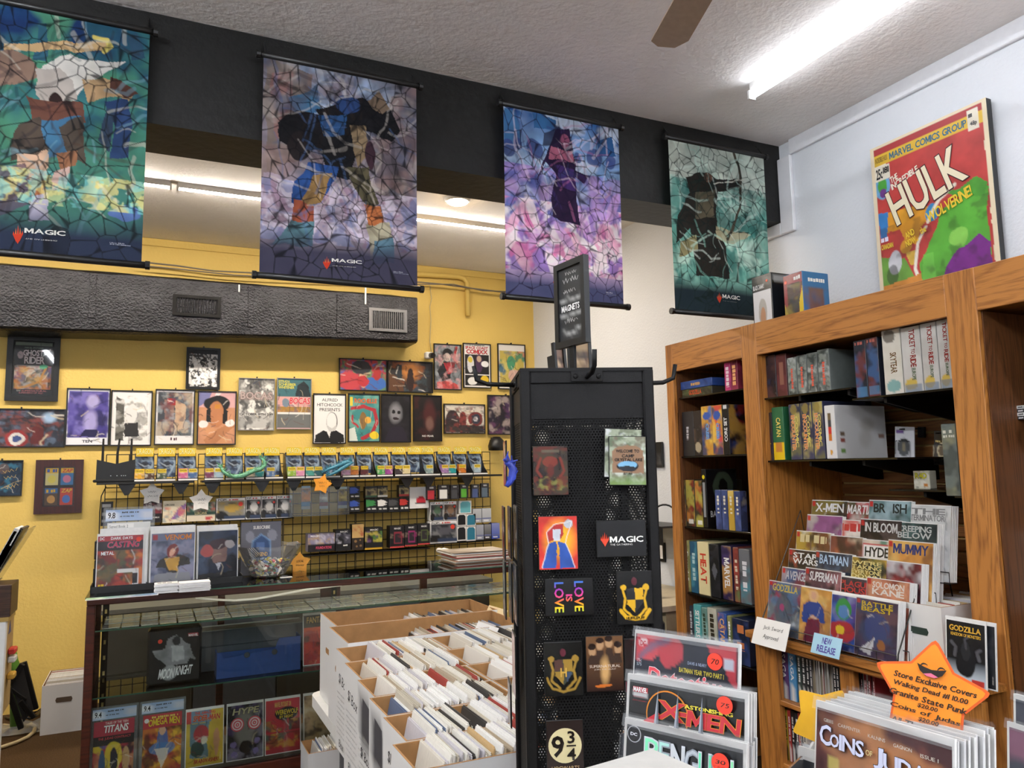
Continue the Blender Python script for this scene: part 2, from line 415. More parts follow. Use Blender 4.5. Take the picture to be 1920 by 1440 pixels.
        if centre: V[:, 0] -= s.w/2
        me = bpy.data.meshes.new(name); me.vertices.add(len(V)); me.vertices.foreach_set('co', V.ravel().astype(np.float32))
        nl = nq*4+len(T)*3; me.loops.add(nl); me.loops.foreach_set('vertex_index', np.concatenate([q.ravel(), T.ravel()]).astype(np.int32))
        me.polygons.add(nq+len(T))
        me.polygons.foreach_set('loop_start', np.concatenate([np.arange(nq)*4, nq*4+np.arange(len(T))*3]).astype(np.int32))
        me.update(calc_edges=True)
        a = me.color_attributes.new('Col', 'FLOAT_COLOR', 'POINT')
        a.data.foreach_set('color', np.c_[np.clip(Cc, 0, 1), np.ones(len(Cc))].ravel().astype(np.float32)); return me
    def put(s, name, m, parent=None, loc=(0, 0, 0), rot=None, centre=True):
        me = s.mesh(name, centre); me.materials.append(m); return place(name, me, parent, loc, rot)
# ------------------------------------------------------------------ the room
XL, XR, YF, YB, ZC = -4.0, 3.14, -3.6, 6.2, 3.335
YELLOW = mat('yellow_wall_paint', '#ebc96c', .6, var=.03, scale=3, bump=.25, bscale=55)
WHITEW = mat('white_wall_paint', '#dfe2e6', .65, var=.02, scale=2, bump=.3, bscale=70)
TRIMW = mat('white_trim_paint', '#e6e7ea', .5, var=.02)
BLACKP = mat('black_beam_paint', '#141413', .5, var=.25, scale=4, bump=.25, bscale=25, spec=.35)
CEIL = mat('textured_ceiling', '#f6f3f0', .75, var=.03, scale=4, bump=.5, bscale=40)
CARPET = mat('brown_carpet', '#54402a', .95, var=.35, scale=160, bump=.8, bscale=300, spec=.1)
BLACK = mat('black_plastic', '#141414', .4, var=.15)
BLKMETAL = mat('black_powdercoat', '#0d0c0c', .55, var=.12, scale=200, bump=.1, bscale=500, spec=.25)
WHITEPL = mat('white_plastic', '#eceae6', .4, var=.02)
PAPER = mat('white_card', '#eeece8', .7, var=.03)
KRAFT = mat('brown_cardboard', '#a5794a', .8, var=.1, scale=30)
struct(box('floor', XL, XR, YF, YB, -.05, 0, CARPET))
struct(box('ceiling', XL, XR, YF, YB, ZC, ZC+.08, CEIL))
struct(box('wall_back', XL, XR, YB, YB+.1, 0, ZC, YELLOW))
struct(box('wall_right', XR, XR+.1, YF, YB+.1, 0, ZC, WHITEW))
struct(box('wall_left', XL-.1, XL, YF, YB+.1, 0, ZC, WHITEW))
struct(box('wall_front', XL-.1, XR+.1, YF-.1, YF, 0, ZC, WHITEW))
struct(box('trim_1', XL, XR, YB-.012, YB, ZC-.06, ZC-.003, YELLOW, c=.003))
struct(box('trim_2', XR-.022, XR, YF, 3.0, ZC-.085, ZC, TRIMW, c=.004))
struct(box('trim_3', XR-.024, XR, 2.995, 3.09, 2.82, ZC-.085, TRIMW, c=.004))
struct(box('trim_4', XR-.024, XR, 3.09, 3.46, 2.82, 2.889, TRIMW, c=.004))
b = B().box(XL, XR, 3.09, 3.385, 2.889, ZC)
tag(struct(b.build('ceiling_beam', BLACKP)), 'wide black painted beam crossing the room under the ceiling', 'beam')
# ------------------------------------------------------------------ lamps
def tube_lamp(name, p0, p1, s, label, drop=.03, wrap=0.):
    """bare LED batten: white housing on the ceiling and a glowing lens"""
    p0, p1 = np.array(p0, float), np.array(p1, float); c = (p0+p1)/2; L = np.linalg.norm(p1-p0); rz = atan2(p1[1]-p0[1], p1[0]-p0[0])
    e = empty(name, (c[0], c[1], ZC), rz, label, 'ceiling light', 'LED tube lights')
    B().box(-L/2, L/2, -(.009 if wrap else .018), .009 if wrap else .018, -drop-(0 if wrap else .006), 0).build('housing', WHITEPL, e)
    n = 10; v = []; f = []
    for x in (-L/2, L/2):
        for k in range(n): a = pi-wrap+(pi+2*wrap)*k/(n-1); v.append((x, .018*cos(a), -drop-.008+.02*sin(a)*(1 if wrap else .28)))
    for k in range(n-1): f.append((k, k+1, n+k+1, n+k))
    f += [tuple(range(n))[::-1], tuple(range(n, 2*n)), (0, n, 2*n-1, n-1)]
    mesh('glowing_lens', v, f, emit('tube_glow_%d' % int(s), '#f4f8ff' if wrap else '#fff3e4', s), e)
    for x in (-L/2, L/2): box('end_cap', x-.006, x+.006, -.019, .019, -drop-.029, -drop+.012, WHITEPL, e)
    return e
tube_lamp('tube_light', (2.47, .2, 0), (2.49, 2.6, 0), TUBE_NEAR, 'bright LED tube on the front ceiling beside the fan', .05, 1.1)
tube_lamp('tube_light', (-1.3, -.1, 0), (-1.3, 2.3, 0), TUBE_FRONT, 'LED tube on the front ceiling left of the beam banners', .15, 1.1)
tube_lamp('tube_light', (-.6, -3.4, 0), (-.6, -1.0, 0), TUBE_FRONT, 'LED tube on the front ceiling above the shop entrance', .15, 1.1)
tube_lamp('tube_light', (.1, -1.2, 0), (.1, 1.2, 0), TUBE_FRONT*.3, 'LED tube on the front ceiling just above the viewer', .15, 1.1)
tube_lamp('tube_light', (1.9, -3.0, 0), (1.9, -.6, 0), TUBE_FRONT, 'LED tube on the front ceiling along the right wall', .15, 1.1)
tube_lamp('tube_light', (.08, 4.93, 0), (2.48, 4.95, 0), TUBE_BACK, 'thin LED tube on the ceiling behind the beam, seen between banners')
tube_lamp('tube_light', (-2.36, 4.92, 0), (.04, 4.93, 0), TUBE_BACK, 'thin LED tube behind the beam, continuing leftmost')
e = empty('downlight', (1.763, 4.55, ZC), 0, 'round warm glowing downlight on the back ceiling', 'ceiling light')
B().lathe([(.0, -.001), (.085, -.001), (.085, -.012), (.07, -.022)], 28).build('trim_ring', WHITEPL, e)
B().lathe([(.07, -.022), (.06, -.03), (.03, -.036), (.0005, -.037)], 28).build('glowing_disc', emit('downlight_glow', '#ffd9a0', SPOT_BACK), e, smooth=True)
# ceiling fan: only one blade hangs into view
FANM = mat('fan_blade_brown', '#a8937f', .5)
e = empty('ceiling_fan', (1.41, 1.47, 3.05), 0, 'brown ceiling fan with one blade showing at the top', 'ceiling fan')
B().lathe([(.0, .1), (.09, .09), (.11, .03), (.1, -.03), (.05, -.07), (.0, -.08)], 24).build('motor', FANM, e, smooth=True)
B().tube([(0, 0, .08), (0, 0, .285)], .016).build('downrod', BLACK, e)
for k in range(5):
    a = radians(71.5+72*k)
    o = B().prismz([(.13, -.045), (.17, -.055), (.6, -.062), (.655, -.03), (.665, .03), (.64, .062), (.17, .055), (.13, .045)], -.004, .004).build('blade', FANM, e)
    o.rotation_euler = (radians(8), 0, a)
# ------------------------------------------------------------------ air duct with two grilles
FOIL = mat('black_foil_wrap', '#343437', .25, .75, var=.25, scale=8, bump=.7, bscale=75)
DX0, DX1, DY = -3.2, 1.92, 5.89
nx = 48; v = []; f = []; prof = [(6.195, 0), (5.93, 0), (5.9, .02), (DY, .05), (DY-.006, .5), (DY, .94), (5.905, .975), (5.94, 1), (6.195, 1)]
random.seed(4)
for i in range(nx+1):
    x = DX0+(DX1-DX0)*i/nx; zb = 2.6-.07*max(0, (1.92-x)/2.8); zt = 2.985
    for (y, t) in prof: v.append((x, y+random.uniform(-.003, .003), zb+(zt-zb)*t+random.uniform(-.003, .003)))
n = len(prof)
for i in range(nx):
    for k in range(n-1): f.append((i*n+k, i*n+k+1, (i+1)*n+k+1, (i+1)*n+k))
f += [tuple(range(n))[::-1], tuple(nx*n+k for k in range(n))]
duct = tag(mesh('air_duct', v, f, FOIL, smooth=False), 'long black foil-wrapped air duct along the top of the yellow wall', 'duct')
for j, x in enumerate((-.42, .62, 1.28)):
    box('seam_tape', x-.02, x+.02, DY-.012, DY-.006, 2.64, 2.95, FOIL, duct, c=.002)
GREYM = mat('grey_vent_metal', '#6e6e70', .4, .4)
for (x0, x1, z0, z1, m) in ((.085, .41, 2.695, 2.848, BLKMETAL), (1.512, 1.825, 2.67, 2.855, GREYM)):
    y = DY-.02; b = B()
    b.box(x0, x1, y, y+.03, z0, z0+.022).box(x0, x1, y, y+.03, z1-.022, z1).box(x0, x0+.025, y, y+.03, z0+.022, z1-.022).box(x1-.025, x1, y, y+.03, z0+.022, z1-.022)
    g = b.build('vent_frame', m, duct)
    box('vent_opening', x0+.02, x1-.02, y+.024, y+.028, z0+.02, z1-.02, mat('vent_dark', '#050505', .9), g)
    nb = 16
    for k in range(nb):
        x = x0+.03+(x1-x0-.06)*k/(nb-1); box('fin', x-.0022, x+.0022, y+.002, y+.02, z0+.02, z1-.02, m, g)
    for k in range(4):
        z = z0+.04+(z1-z0-.08)*k/3; box('cross_fin', x0+.02, x1-.02, y+.018, y+.022, z-.0015, z+.0015, m, g)
box('hanger_clip', 1.485-.006, 1.485+.006, DY-.014, DY-.004, 2.88, 3.02, WHITEPL, duct)
box('hanger_clip', .533-.005, .533+.005, DY-.014, DY-.006, 2.9, 2.955, WHITEPL, duct)
# pipe, wires, small camera on the back wall
pts = [onY(600, 503, 6.16), onY(785, 514, 6.16), onY(860, 519, 6.16)]
c0 = onY(872, 522, 6.16); pts += [onY(869, 522, 6.16), onY(876, 530, 6.16), onY(877, 592, 6.16)]
tag(B().tube(pts, .022, 10).build('conduit_pipe', YELLOW, smooth=True), 'yellow painted conduit pipe bending down near the wall corner', 'pipe')
def wire(name, px, Y, r, m, label, cat='cable'):
    return tag(B().tube([onY(x, y, Y) for x, y in px], r, 6).build(name, m, smooth=True), label, cat)
GREYW = mat('grey_cable', '#7d7468', .6)
wire('cable', [(262, 491), (330, 498), (400, 508), (480, 512), (560, 518), (700, 527), (785, 529), (830, 533), (880, 540), (952, 549), (1010, 548)], 6.11, .006, GREYW, 'grey cable strung along the yellow wall above the duct')
wire('cable', [(265, 498), (340, 505), (440, 516), (600, 524), (785, 533), (850, 533), (905, 545), (955, 547)], 6.09, .005, GREYW, 'second grey cable sagging just below the first one')
wire('cable', [(806, 535), (809, 560), (806, 575), (808, 600), (806, 640), (809, 660)], 6.17, .004, mat('cream_cable', '#cbb98a', .6), 'thin cream cable hanging down to the small wall camera')
wire('cable', [(1006, 500), (1008, 560), (1011, 600), (1012, 700), (1014, 780)], 6.18, .009, GREYW, 'vertical grey cable in the corner of yellow and white walls')
p = onY(804, 667, 6.12); e = empty('security_camera', p, 0, 'tiny white security camera on the yellow wall', 'camera')
B().cbox(-.035, .03, -.03, .03, -.025, .03, .008).build('camera_body', WHITEPL, e)
B().tube([(.012, -.03, 0), (.012, -.075, -.008)], .024, 12).build('lens', BLACK, e)
box('wall_bracket', -.01, .01, .03, .06, -.01, .01, WHITEPL, e)
# ------------------------------------------------------------------ wall banners
def magic_logo(a, x0, y0, x1, y1, small='THE GATHERING'):
    """flame mark and lettering"""
    w, h = x1-x0, y1-y0; fx = .2*w
    for k, (dx, top, wd) in enumerate(((-.42, .3, .16), (-.21, .1, .15), (0, -.1, .16), (.21, .1, .15), (.42, .3, .16))):
        cx = x0+fx*.5+dx*fx
        a.shape([(cx, y0+top*h), (cx+wd*fx*.5, y0+.5*h), (x0+fx*.5+dx*fx*.3, y0+1.05*h), (cx-wd*fx*.5, y0+.5*h)], '#e2502e' if k % 2 == 0 else '#f08040')
    a.shape([(x0, y0+.5*h), (x0+fx, y0+.5*h), (x0+fx*.5, y0+1.15*h)], '#d8442a')
    a.text('MAGIC', x0+fx*1.15, y0+.12*h, x1, y0+.72*h, '#f2efe6', 'b', out=None, sp=.09)
    if small: a.text(small, x0+fx*1.2, y0+.84*h, x0+w*.85, y0+h, '#d8d5cc', 'n')
    return a
BX = [(-.70, -.064), (.349, .988), (1.406, 2.03), (2.331, 2.967)]
BZ0, BZ1, BY = 2.328, 3.218, 3.035
def banner(i, art, label):
    x0, x1 = BX[i]; e = empty('wall_banner', ((x0+x1)/2, BY, BZ0), 0, label, 'banner', 'hanging banners on the beam')
    art.bend = lambda u, v: .012*np.sin(u*5+i)*(v)**2
    art.put('printed_cloth', CLOTHP, e)
    w = (x1-x0)/2
    for z in (-.008, BZ1-BZ0+.008):
        o = B().tube([(-w-.022, 0, z), (w+.022, 0, z)], .013, 10).build('rod', BLACK, e, smooth=True)
        for sx in (-1, 1): B().tube([(sx*(w+.012), 0, z), (sx*(w+.028), 0, z)], .016, 10).build('end_cap', BLACK, o)
    for sx in (-1, 1): B().tube([(sx*w*.98, 0, BZ1-BZ0+.02), (sx*w*.98, .045, BZ1-BZ0+.085)], .003, 5).build('hanging_cord', BLACK, e)
    B().box(-w*.98, w*.98, .03, .05, BZ1-BZ0+.03, BZ1-BZ0+.07).build('hanger_bar', BLACKP, e)
def stained(i, quad, seed, warp=.06):
    x0, x1 = BX[i]; return Art(x1-x0, BZ1-BZ0, '#446', 210, 292, seed, warp, quad)
# 1: blue night over green ground, pale and brown masses
q = [(-118, -25), (281, 57), (265, 495), (-130, 455)]
a = stained(0, q, 2).grad('#16305e', '#3c7a68', 12, 45)
a.blot(['#1c4a7a', '#4e9a86', '#2a5f6a', '#5aa070'], 7, .6, 5).fade('#3f6f62', 35, 55, .5)
a.poly([(60, 45), (80, 40), (85, 110), (55, 110)], '#2f5f74').poly([(240, 70), (262, 62), (270, 105), (245, 110)], '#2c4b63')
a.poly([(-60, 110), (10, 90), (50, 105), (70, 140), (20, 160), (-60, 170)], '#8a6f60')
a.poly([(0, 78), (140, 72), (205, 78), (195, 90), (150, 88), (0, 92)], '#c9a678').line([(175, 68), (200, 75), (205, 88), (190, 92)], 2.5, '#d8c66a')
a.poly([(75, 120), (130, 92), (165, 108), (235, 112), (200, 130), (160, 150), (140, 175), (100, 180), (60, 165)], '#d9d4cc')
a.poly([(60, 130), (110, 120), (135, 150), (140, 185), (90, 205), (60, 175)], '#b9afa6').ell(100, 188, 14, 18, '#2c1c1a').ell(130, 200, 14, 14, '#b8c3b0')
a.poly([(150, 145), (190, 140), (215, 150), (255, 175), (240, 190), (205, 178), (160, 190)], '#b7966f').poly([(205, 140), (230, 155), (262, 175), (235, 185), (205, 165)], '#54342a')
a.poly([(40, 180), (150, 190), (160, 240), (60, 245)], '#6a4438').poly([(60, 220), (150, 225), (150, 290), (85, 290)], '#3e6d8f')
a.poly([(30, 235), (70, 215), (95, 280), (15, 295)], '#4a4038').poly([(110, 235), (155, 225), (160, 320), (130, 300)], '#4b423a')
a.poly([(30, 285), (90, 275), (85, 335), (50, 340), (30, 320)], '#c8a78e').poly([(105, 285), (145, 290), (140, 320), (110, 320)], '#8d6247')
a.poly([(55, 335), (82, 335), (85, 370), (55, 370)], '#a4653e').poly([(55, 365), (88, 365), (92, 415), (48, 415)], '#aca9c0').poly([(100, 320), (128, 320), (122, 360), (95, 360)], '#c7a9a0')
a.poly([(195, 190), (240, 185), (250, 240), (240, 300), (205, 300), (215, 240)], '#28406a').poly([(200, 205), (215, 210), (205, 290), (185, 270)], '#31445c')
a.poly([(-20, 310), (45, 300), (55, 380), (-20, 400)], '#5d4a5f', .8).ell(175, 355, 10, 18, '#c08a4a', .8).ell(235, 410, 28, 12, '#5b78b5').ell(248, 360, 14, 6, '#5b90b8')
a.blot(['#cfe0a0', '#e6d98a', '#7fd0d0'], 26, .55, 9, 66, 80, 14)
a.H, hq = None, a.H; a.ink(90, ('#0c1422', '#0c1422', '#d8d4c4', '#2c1c14', '#7fa8b8', '#4a3020'), 6, 84, .34); a.H = hq; a.shade(.4, 12)
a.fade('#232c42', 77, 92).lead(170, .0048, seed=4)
magic_logo(a, 24, 424, 122, 452); a.text('Ultra PRO', 206, 458, 233, 463, '#c9ccd4', 'n').text('~print', 206, 465, 245, 467, '#9aa0ae', 'n')
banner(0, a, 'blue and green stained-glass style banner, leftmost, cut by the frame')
# 2: grey ruins, dark bulk with blue and gold
q = [(493, 104), (783, 167), (785, 545), (490, 517)]
a = stained(1, q, 8).grad('#6f6a72', '#8f8590', 0, 60)
a.ell(640, 185, 110, 60, '#a9bddb', .9, .6).poly([(495, 110), (590, 140), (560, 300), (500, 330)], '#7d706a').poly([(505, 140), (545, 130), (555, 200), (515, 260)], '#8d6a66').poly([(545, 180), (600, 155), (600, 210), (560, 215)], '#3d6788')
a.poly([(740, 180), (782, 170), (784, 400), (735, 380), (715, 260)], '#6c6570').poly([(700, 300), (784, 300), (784, 430), (730, 440)], '#6a6068').ell(630, 175, 14, 18, '#55648a')
a.blot(['#4d4850', '#b3a8a0', '#55607a', '#8a6f6c'], 12, .55, 3, 0, 75)
a.poly([(495, 330), (780, 380), (784, 470), (492, 440)], '#b9aac0', .65).blot(['#8f6f86', '#d9d3e6', '#6f7fae'], 22, .6, 6, 56, 84, 10)
a.poly([(590, 205), (640, 190), (680, 180), (735, 205), (755, 255), (740, 275), (690, 255), (672, 300), (660, 345), (612, 340), (600, 280), (560, 290), (520, 260), (522, 225), (560, 205), (598, 215)], '#17161a')
a.ell(655, 195, 22, 20, '#27406e').poly([(595, 215), (655, 215), (650, 255), (610, 255)], '#2c5688', .8).poly([(690, 185), (715, 165), (735, 205), (720, 215), (700, 200)], '#7d6a58').poly([(660, 240), (690, 245), (700, 300), (675, 320)], '#8f7a5e')
a.ell(560, 275, 22, 26, '#221c1e').ell(700, 300, 10, 26, '#3a2530')
a.poly([(575, 305), (640, 320), (630, 350), (580, 395), (550, 380), (555, 340)], '#274a86').poly([(585, 330), (625, 335), (600, 380), (565, 385)], '#8b6f46').poly([(555, 375), (590, 385), (590, 430), (550, 430)], '#8d4a34').poly([(550, 415), (592, 420), (588, 470), (515, 468), (530, 450)], '#557a86')
a.poly([(655, 320), (695, 320), (712, 385), (690, 395), (668, 360)], '#54503c').poly([(680, 385), (715, 390), (722, 430), (690, 430)], '#b06a40').poly([(685, 425), (730, 425), (738, 500), (700, 495)], '#a9a48e').poly([(700, 455), (735, 455), (742, 505), (705, 500)], '#5a7f92')
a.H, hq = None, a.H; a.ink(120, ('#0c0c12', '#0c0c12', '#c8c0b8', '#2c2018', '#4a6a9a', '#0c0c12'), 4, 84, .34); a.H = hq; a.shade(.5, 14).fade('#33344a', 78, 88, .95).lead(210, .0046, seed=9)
magic_logo(a, 609, 488, 680, 508); a.text('Ultra PRO', 739, 516, 757, 520, '#c9ccd4', 'n').text('~print', 739, 521, 768, 523, '#9aa0ae', 'n')
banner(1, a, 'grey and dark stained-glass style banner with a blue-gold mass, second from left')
# 3: blue sky, violet mass, pink and white plumes
q = [(947, 188), (1163, 232), (1172, 567), (952, 550)]
a = stained(2, q, 15).grad('#2f64a8', '#b9cfe8', 0, 38)
a.blot(['#24508f', '#7fa8d8', '#dfe9f4'], 9, .7, 4, 0, 45).poly([(950, 195), (975, 205), (985, 260), (950, 265)], '#3f6f9f').poly([(1000, 205), (1045, 215), (1040, 240), (1005, 235)], '#37689c').poly([(1120, 255), (1150, 250), (1158, 290), (1125, 285)], '#2b5a90')
for (x, y, r) in ((958, 268, 12), (978, 262, 8), (1007, 270, 14), (1088, 285, 8), (1118, 288, 13), (1148, 300, 10)): a.ell(x, y, r, r*1.3, '#3a4a86', .85)
a.fade('#7a72c0', 33, 52, .8).blot(['#5a50a8', '#a58fd8', '#4a62b0', '#c7a0d8'], 10, .7, 7, 30, 68)
a.fade('#d8b8dc', 55, 70, .7).blot(['#f6eaf0', '#e8a8cc', '#8f70c0', '#fbf6fa', '#d070a8'], 13, .85, 8, 48, 86, 9)
for k, (x, y) in enumerate(((960, 440), (980, 480), (1010, 430), (1040, 500), (1075, 470), (1100, 420), (1125, 480), (1150, 440), (1150, 390), (1000, 390), (970, 400), (1060, 440))):
    a.ell(x, y, 9, 34, ('#f4e6ee', '#e6b0cc', '#cfa4dc')[k % 3], .8, .3, .5*(-1)**k)
a.poly([(1045, 232), (1072, 225), (1078, 260), (1082, 300), (1085, 370), (1095, 420), (1040, 400), (1035, 360), (1042, 320), (1025, 290), (1010, 330), (1005, 345), (1015, 305), (1030, 270)], '#2a1a3c')
a.poly([(1035, 265), (1078, 272), (1080, 290), (1030, 285)], '#b0647c').ell(1063, 252, 10, 14, '#94506c').poly([(1070, 300), (1105, 320), (1100, 335), (1075, 318)], '#3a2450').poly([(1045, 300), (1080, 305), (1085, 350), (1045, 345)], '#4b2f78', .7)
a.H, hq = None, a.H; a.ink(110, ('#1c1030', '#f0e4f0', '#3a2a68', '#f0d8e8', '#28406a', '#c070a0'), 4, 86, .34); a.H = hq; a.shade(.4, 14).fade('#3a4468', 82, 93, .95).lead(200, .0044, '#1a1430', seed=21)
magic_logo(a, 1038, 518, 1092, 534); a.text('Ultra PRO', 1137, 542, 1150, 546, '#c9ccd4', 'n').text('~print', 1137, 547, 1158, 549, '#9aa0ae', 'n')
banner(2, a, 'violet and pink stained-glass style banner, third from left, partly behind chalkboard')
# 4: pale green-grey, dark centre, teal
q = [(1256, 258), (1437, 293), (1449, 592), (1271, 580)]
a = stained(3, q, 23).grad('#c3ccc0', '#9fc0b4', 0, 40)
a.poly([(1258, 262), (1310, 270), (1310, 330), (1260, 330)], '#b7c0b4').blot(['#dfe2d6', '#93aca2'], 6, .5, 3, 0, 35).fade('#6fa79a', 30, 55, .8)
a.blot(['#8fcabb', '#3f7f78', '#bfe0d2', '#4f958a', '#2f6662'], 9, .75, 5, 22, 85)
a.poly([(1290, 330), (1330, 320), (1345, 335), (1398, 338), (1395, 350), (1350, 360), (1348, 420), (1365, 460), (1370, 520), (1310, 520), (1300, 430), (1270, 460), (1280, 400), (1300, 360)], '#26231f')
a.poly([(1310, 360), (1345, 355), (1345, 410), (1310, 410)], '#6b6450', .7).poly([(1345, 420), (1410, 440), (1380, 455), (1345, 445)], '#b7ad8c', .8).ell(1330, 332, 8, 10, '#6a4c3c').poly([(1280, 455), (1310, 440), (1312, 470), (1275, 480)], '#8a8460')
a.line([(1378, 280), (1388, 310), (1396, 340), (1392, 380), (1380, 420), (1368, 442)], 2.6, '#4a4438').line([(1340, 344), (1400, 338)], .8, '#d8d8c8')
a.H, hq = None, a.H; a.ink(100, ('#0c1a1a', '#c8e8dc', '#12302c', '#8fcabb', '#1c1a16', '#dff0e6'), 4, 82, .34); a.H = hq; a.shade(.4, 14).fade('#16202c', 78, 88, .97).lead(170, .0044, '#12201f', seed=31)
magic_logo(a, 1345, 549, 1389, 565)
banner(3, a, 'pale green stained-glass style banner with dark centre, nearest the white wall')
# ------------------------------------------------------------------ things on the yellow wall
def rectY(r, Y):
    mx, my = (r[0]+r[2])/2, (r[1]+r[3])/2
    x0, x1 = onY(r[0], my, Y)[0], onY(r[2], my, Y)[0]; z1, z0 = onY(mx, r[1], Y)[2], onY(mx, r[3], Y)[2]
    return x0, x1, z0, z1
FRAMEB = mat('black_frame', '#121110', .35, var=.1); FRAMEW = wood('dark_red_wood', '#2a0f0c', '#3f1a14', 'z', .35)
PANE = glass('picture_glass', '#ffffff', .8, .03)
def poster(r, label, bg, paint, fw=.008, fm=None, cat='poster', nx=54, ink=16, mount=0., mcol='#111', name='framed_poster', seed=0, warp=.05, group='posters on the yellow wall', pane=False):
    Y = 6.17; x0, x1, z0, z1 = rectY(r, Y); w, h = x1-x0, z1-z0; fm = fm or FRAMEB
    b = B(); b.box(-w/2, w/2, .0, .018, 0, fw).box(-w/2, w/2, 0, .018, h-fw, h).box(-w/2, -w/2+fw, 0, .018, fw, h-fw).box(w/2-fw, w/2, 0, .018, fw, h-fw)
    e = tag(b.build(name, fm, None, ((x0+x1)/2, Y, z0)), label, cat, group)
    box('backing_board', -w/2+.002, w/2-.002, .012, .02, .002, h-.002, FRAMEB, e)
    o = fw+mount
    if mount: box('mount', -w/2+fw, w/2-fw, .009, .012, fw, h-fw, mat('mount_'+mcol, mcol, .8), e)
    a = Art(w-2*o, h-2*o, bg, nx, None, seed, warp); paint(a); a.ink(ink) if ink else None; a.put('print', PRINT, e, (0, .0085, o))
    if pane: box('pane', -w/2+fw, w/2-fw, .003, .005, fw, h-fw, PANE, e)
    box('nail', -.004, .004, 0.004, .03, h, h+.012, FRAMEB, e)
    return e
def p1(a):
    a.rect(0, 0, 100, 6, '#6f7a6a').rect(5, 45, 92, 90, '#b9b4ae').blot(['#b0485a', '#d8a84a', '#4a5a86', '#d9d4c8', '#3f4a40', '#c8742a'], 7, .8, 2, 45, 90).line([(85, 50), (70, 75), (30, 85), (10, 88)], 7, '#d8983a', .8)
    a.text('MARVEL SPOTLIGHT', 25, 9, 75, 12, '#8fa08a', 'n').text('GHOST', 22, 15, 76, 26, '#efe6e4', 'b', out='#7a2030').text('RIDER', 26, 28, 80, 41, '#efe6e4', 'b', out='#7a2030')
    a.ell(14, 24, 8, 7, '#c8b0b0').rect(80, 15, 88, 22, '#e6e6e0').text('SUPERNATURAL', 22, 92, 90, 95, '#d87a7a', 'n').text('THE MOST', 8, 92, 20, 95, '#e8e0d0', 'n').text('SUPERHERO OF ALL!', 15, 96, 80, 99, '#d87a7a', 'n').ell(78, 46, 12, 4, '#58b88a')
poster((11, 629, 111, 752), 'framed old comic cover with orange art in a wide black frame', '#151714', p1, .036, mount=.012, mcol='#1c1f1a', seed=3, pane=True)
poster((-50, 766, 122, 839), 'wide dark stormy team poster at the left edge of the wall', '#262c38', lambda a: a.blot(['#3a4250', '#4b2a2c', '#5a6a80', '#1a1c22', '#7a3a34'], 6, .8).ell(46, 80, 13, 26, '#8f2c2c').ell(46, 80, 9, 18, '#d8d4d0').ell(46, 80, 5, 10, '#3b4f86').ell(82, 20, 8, 14, '#a9c8e8', .8, .7).poly([(66, 35), (76, 50), (78, 95), (62, 95)], '#5c1d1c').shade(.3), seed=5, nx=80)
poster((123, 728, 206, 836), 'purple portrait drawing with a white border and three letters below', '#f0f0f4', lambda a: a.rect(4, 4, 96, 88, '#5a549a').rect(7, 6, 93, 86, '#3c3478').blot(['#1f1b4a', '#8a7fd0', '#4b3f98'], 5, .7, 2, 6, 86).ell(60, 22, 16, 12, '#c9c0ee', .7, .5).ell(56, 58, 16, 20, '#b9b0e6', .8, .6).poly([(30, 86), (45, 72), (72, 72), (80, 86)], '#1c1848').rect(0, 88, 100, 100, '#f0f0f4').text('TEN', 38, 91.5, 62, 96, '#23202a'), seed=6)
poster((207, 732, 285, 836), 'black ink line drawing on white paper, in a thin frame', '#f1efec', lambda a: a.poly([(10, 10), (30, 15), (32, 92), (8, 92)], '#5a5850').blot(['#26241f', '#f6f4f0', '#8a8880'], 9, .7, 4, 8, 92).rect(0, 0, 100, 8, '#f1efec').rect(0, 0, 9, 100, '#f1efec').rect(92, 0, 100, 100, '#f1efec').rect(0, 92, 100, 100, '#f1efec').ell(50, 42, 15, 18, '#e9e6e2').poly([(32, 60), (66, 58), (70, 85), (34, 86)], '#2a2826'), seed=9)
poster((290, 730, 365, 834), 'poster split in two halves, red left and pale right', '#e9e8ea', lambda a: a.rect(5, 3, 95, 86, '#5f6468').rect(5, 3, 50, 86, '#3c4148').poly([(20, 18), (48, 15), (48, 78), (24, 75)], '#8a6a62').poly([(50, 18), (78, 25), (78, 70), (50, 78)], '#c4a284').rect(30, 15, 50, 27, '#a3272a').blot(['#2c3a52', '#a9b2b8', '#7a4038', '#c9b49a'], 8, .6, 3, 4, 86).rect(0, 86, 100, 100, '#ecebea').text('~BODY SHOP', 40, 88, 58, 94, '#5a3a40'), seed=11)
poster((370, 733, 443, 834), 'poster of crossed raised arms under a striped flag', '#c98f6a', lambda a: a.rect(0, 0, 100, 30, '#d8a8a8').poly([(0, 0), (35, 0), (20, 20), (0, 28)], '#7a7aa8').poly([(45, 0), (62, 0), (35, 24)], '#f0dcd8').ell(50, 22, 36, 15, '#141214').ell(48, 44, 22, 26, '#b9794e').poly([(20, 35), (32, 30), (34, 60), (24, 60)], '#17120f').poly([(68, 30), (80, 35), (76, 60), (66, 60)], '#17120f').poly([(0, 66), (20, 60), (85, 92), (80, 100), (60, 100)], '#cf9468').poly([(100, 66), (82, 60), (15, 92), (20, 100), (45, 100)], '#b87c52').ell(14, 62, 13, 7, '#efe6e0').ell(86, 60, 13, 7, '#efe6e0').rect(44, 24, 58, 32, '#c9862e').shade(.15), seed=13)
poster((349, 652, 413, 730), 'small black frame with dense black and white ink page', '#e9e7e4', lambda a: a.blot(['#141312', '#f4f2f0', '#1c1a1a', '#ffffff'], 11, .95, 2, 0, 100, 14).rect(0, 0, 100, 10, '#151414'), .02, seed=17)
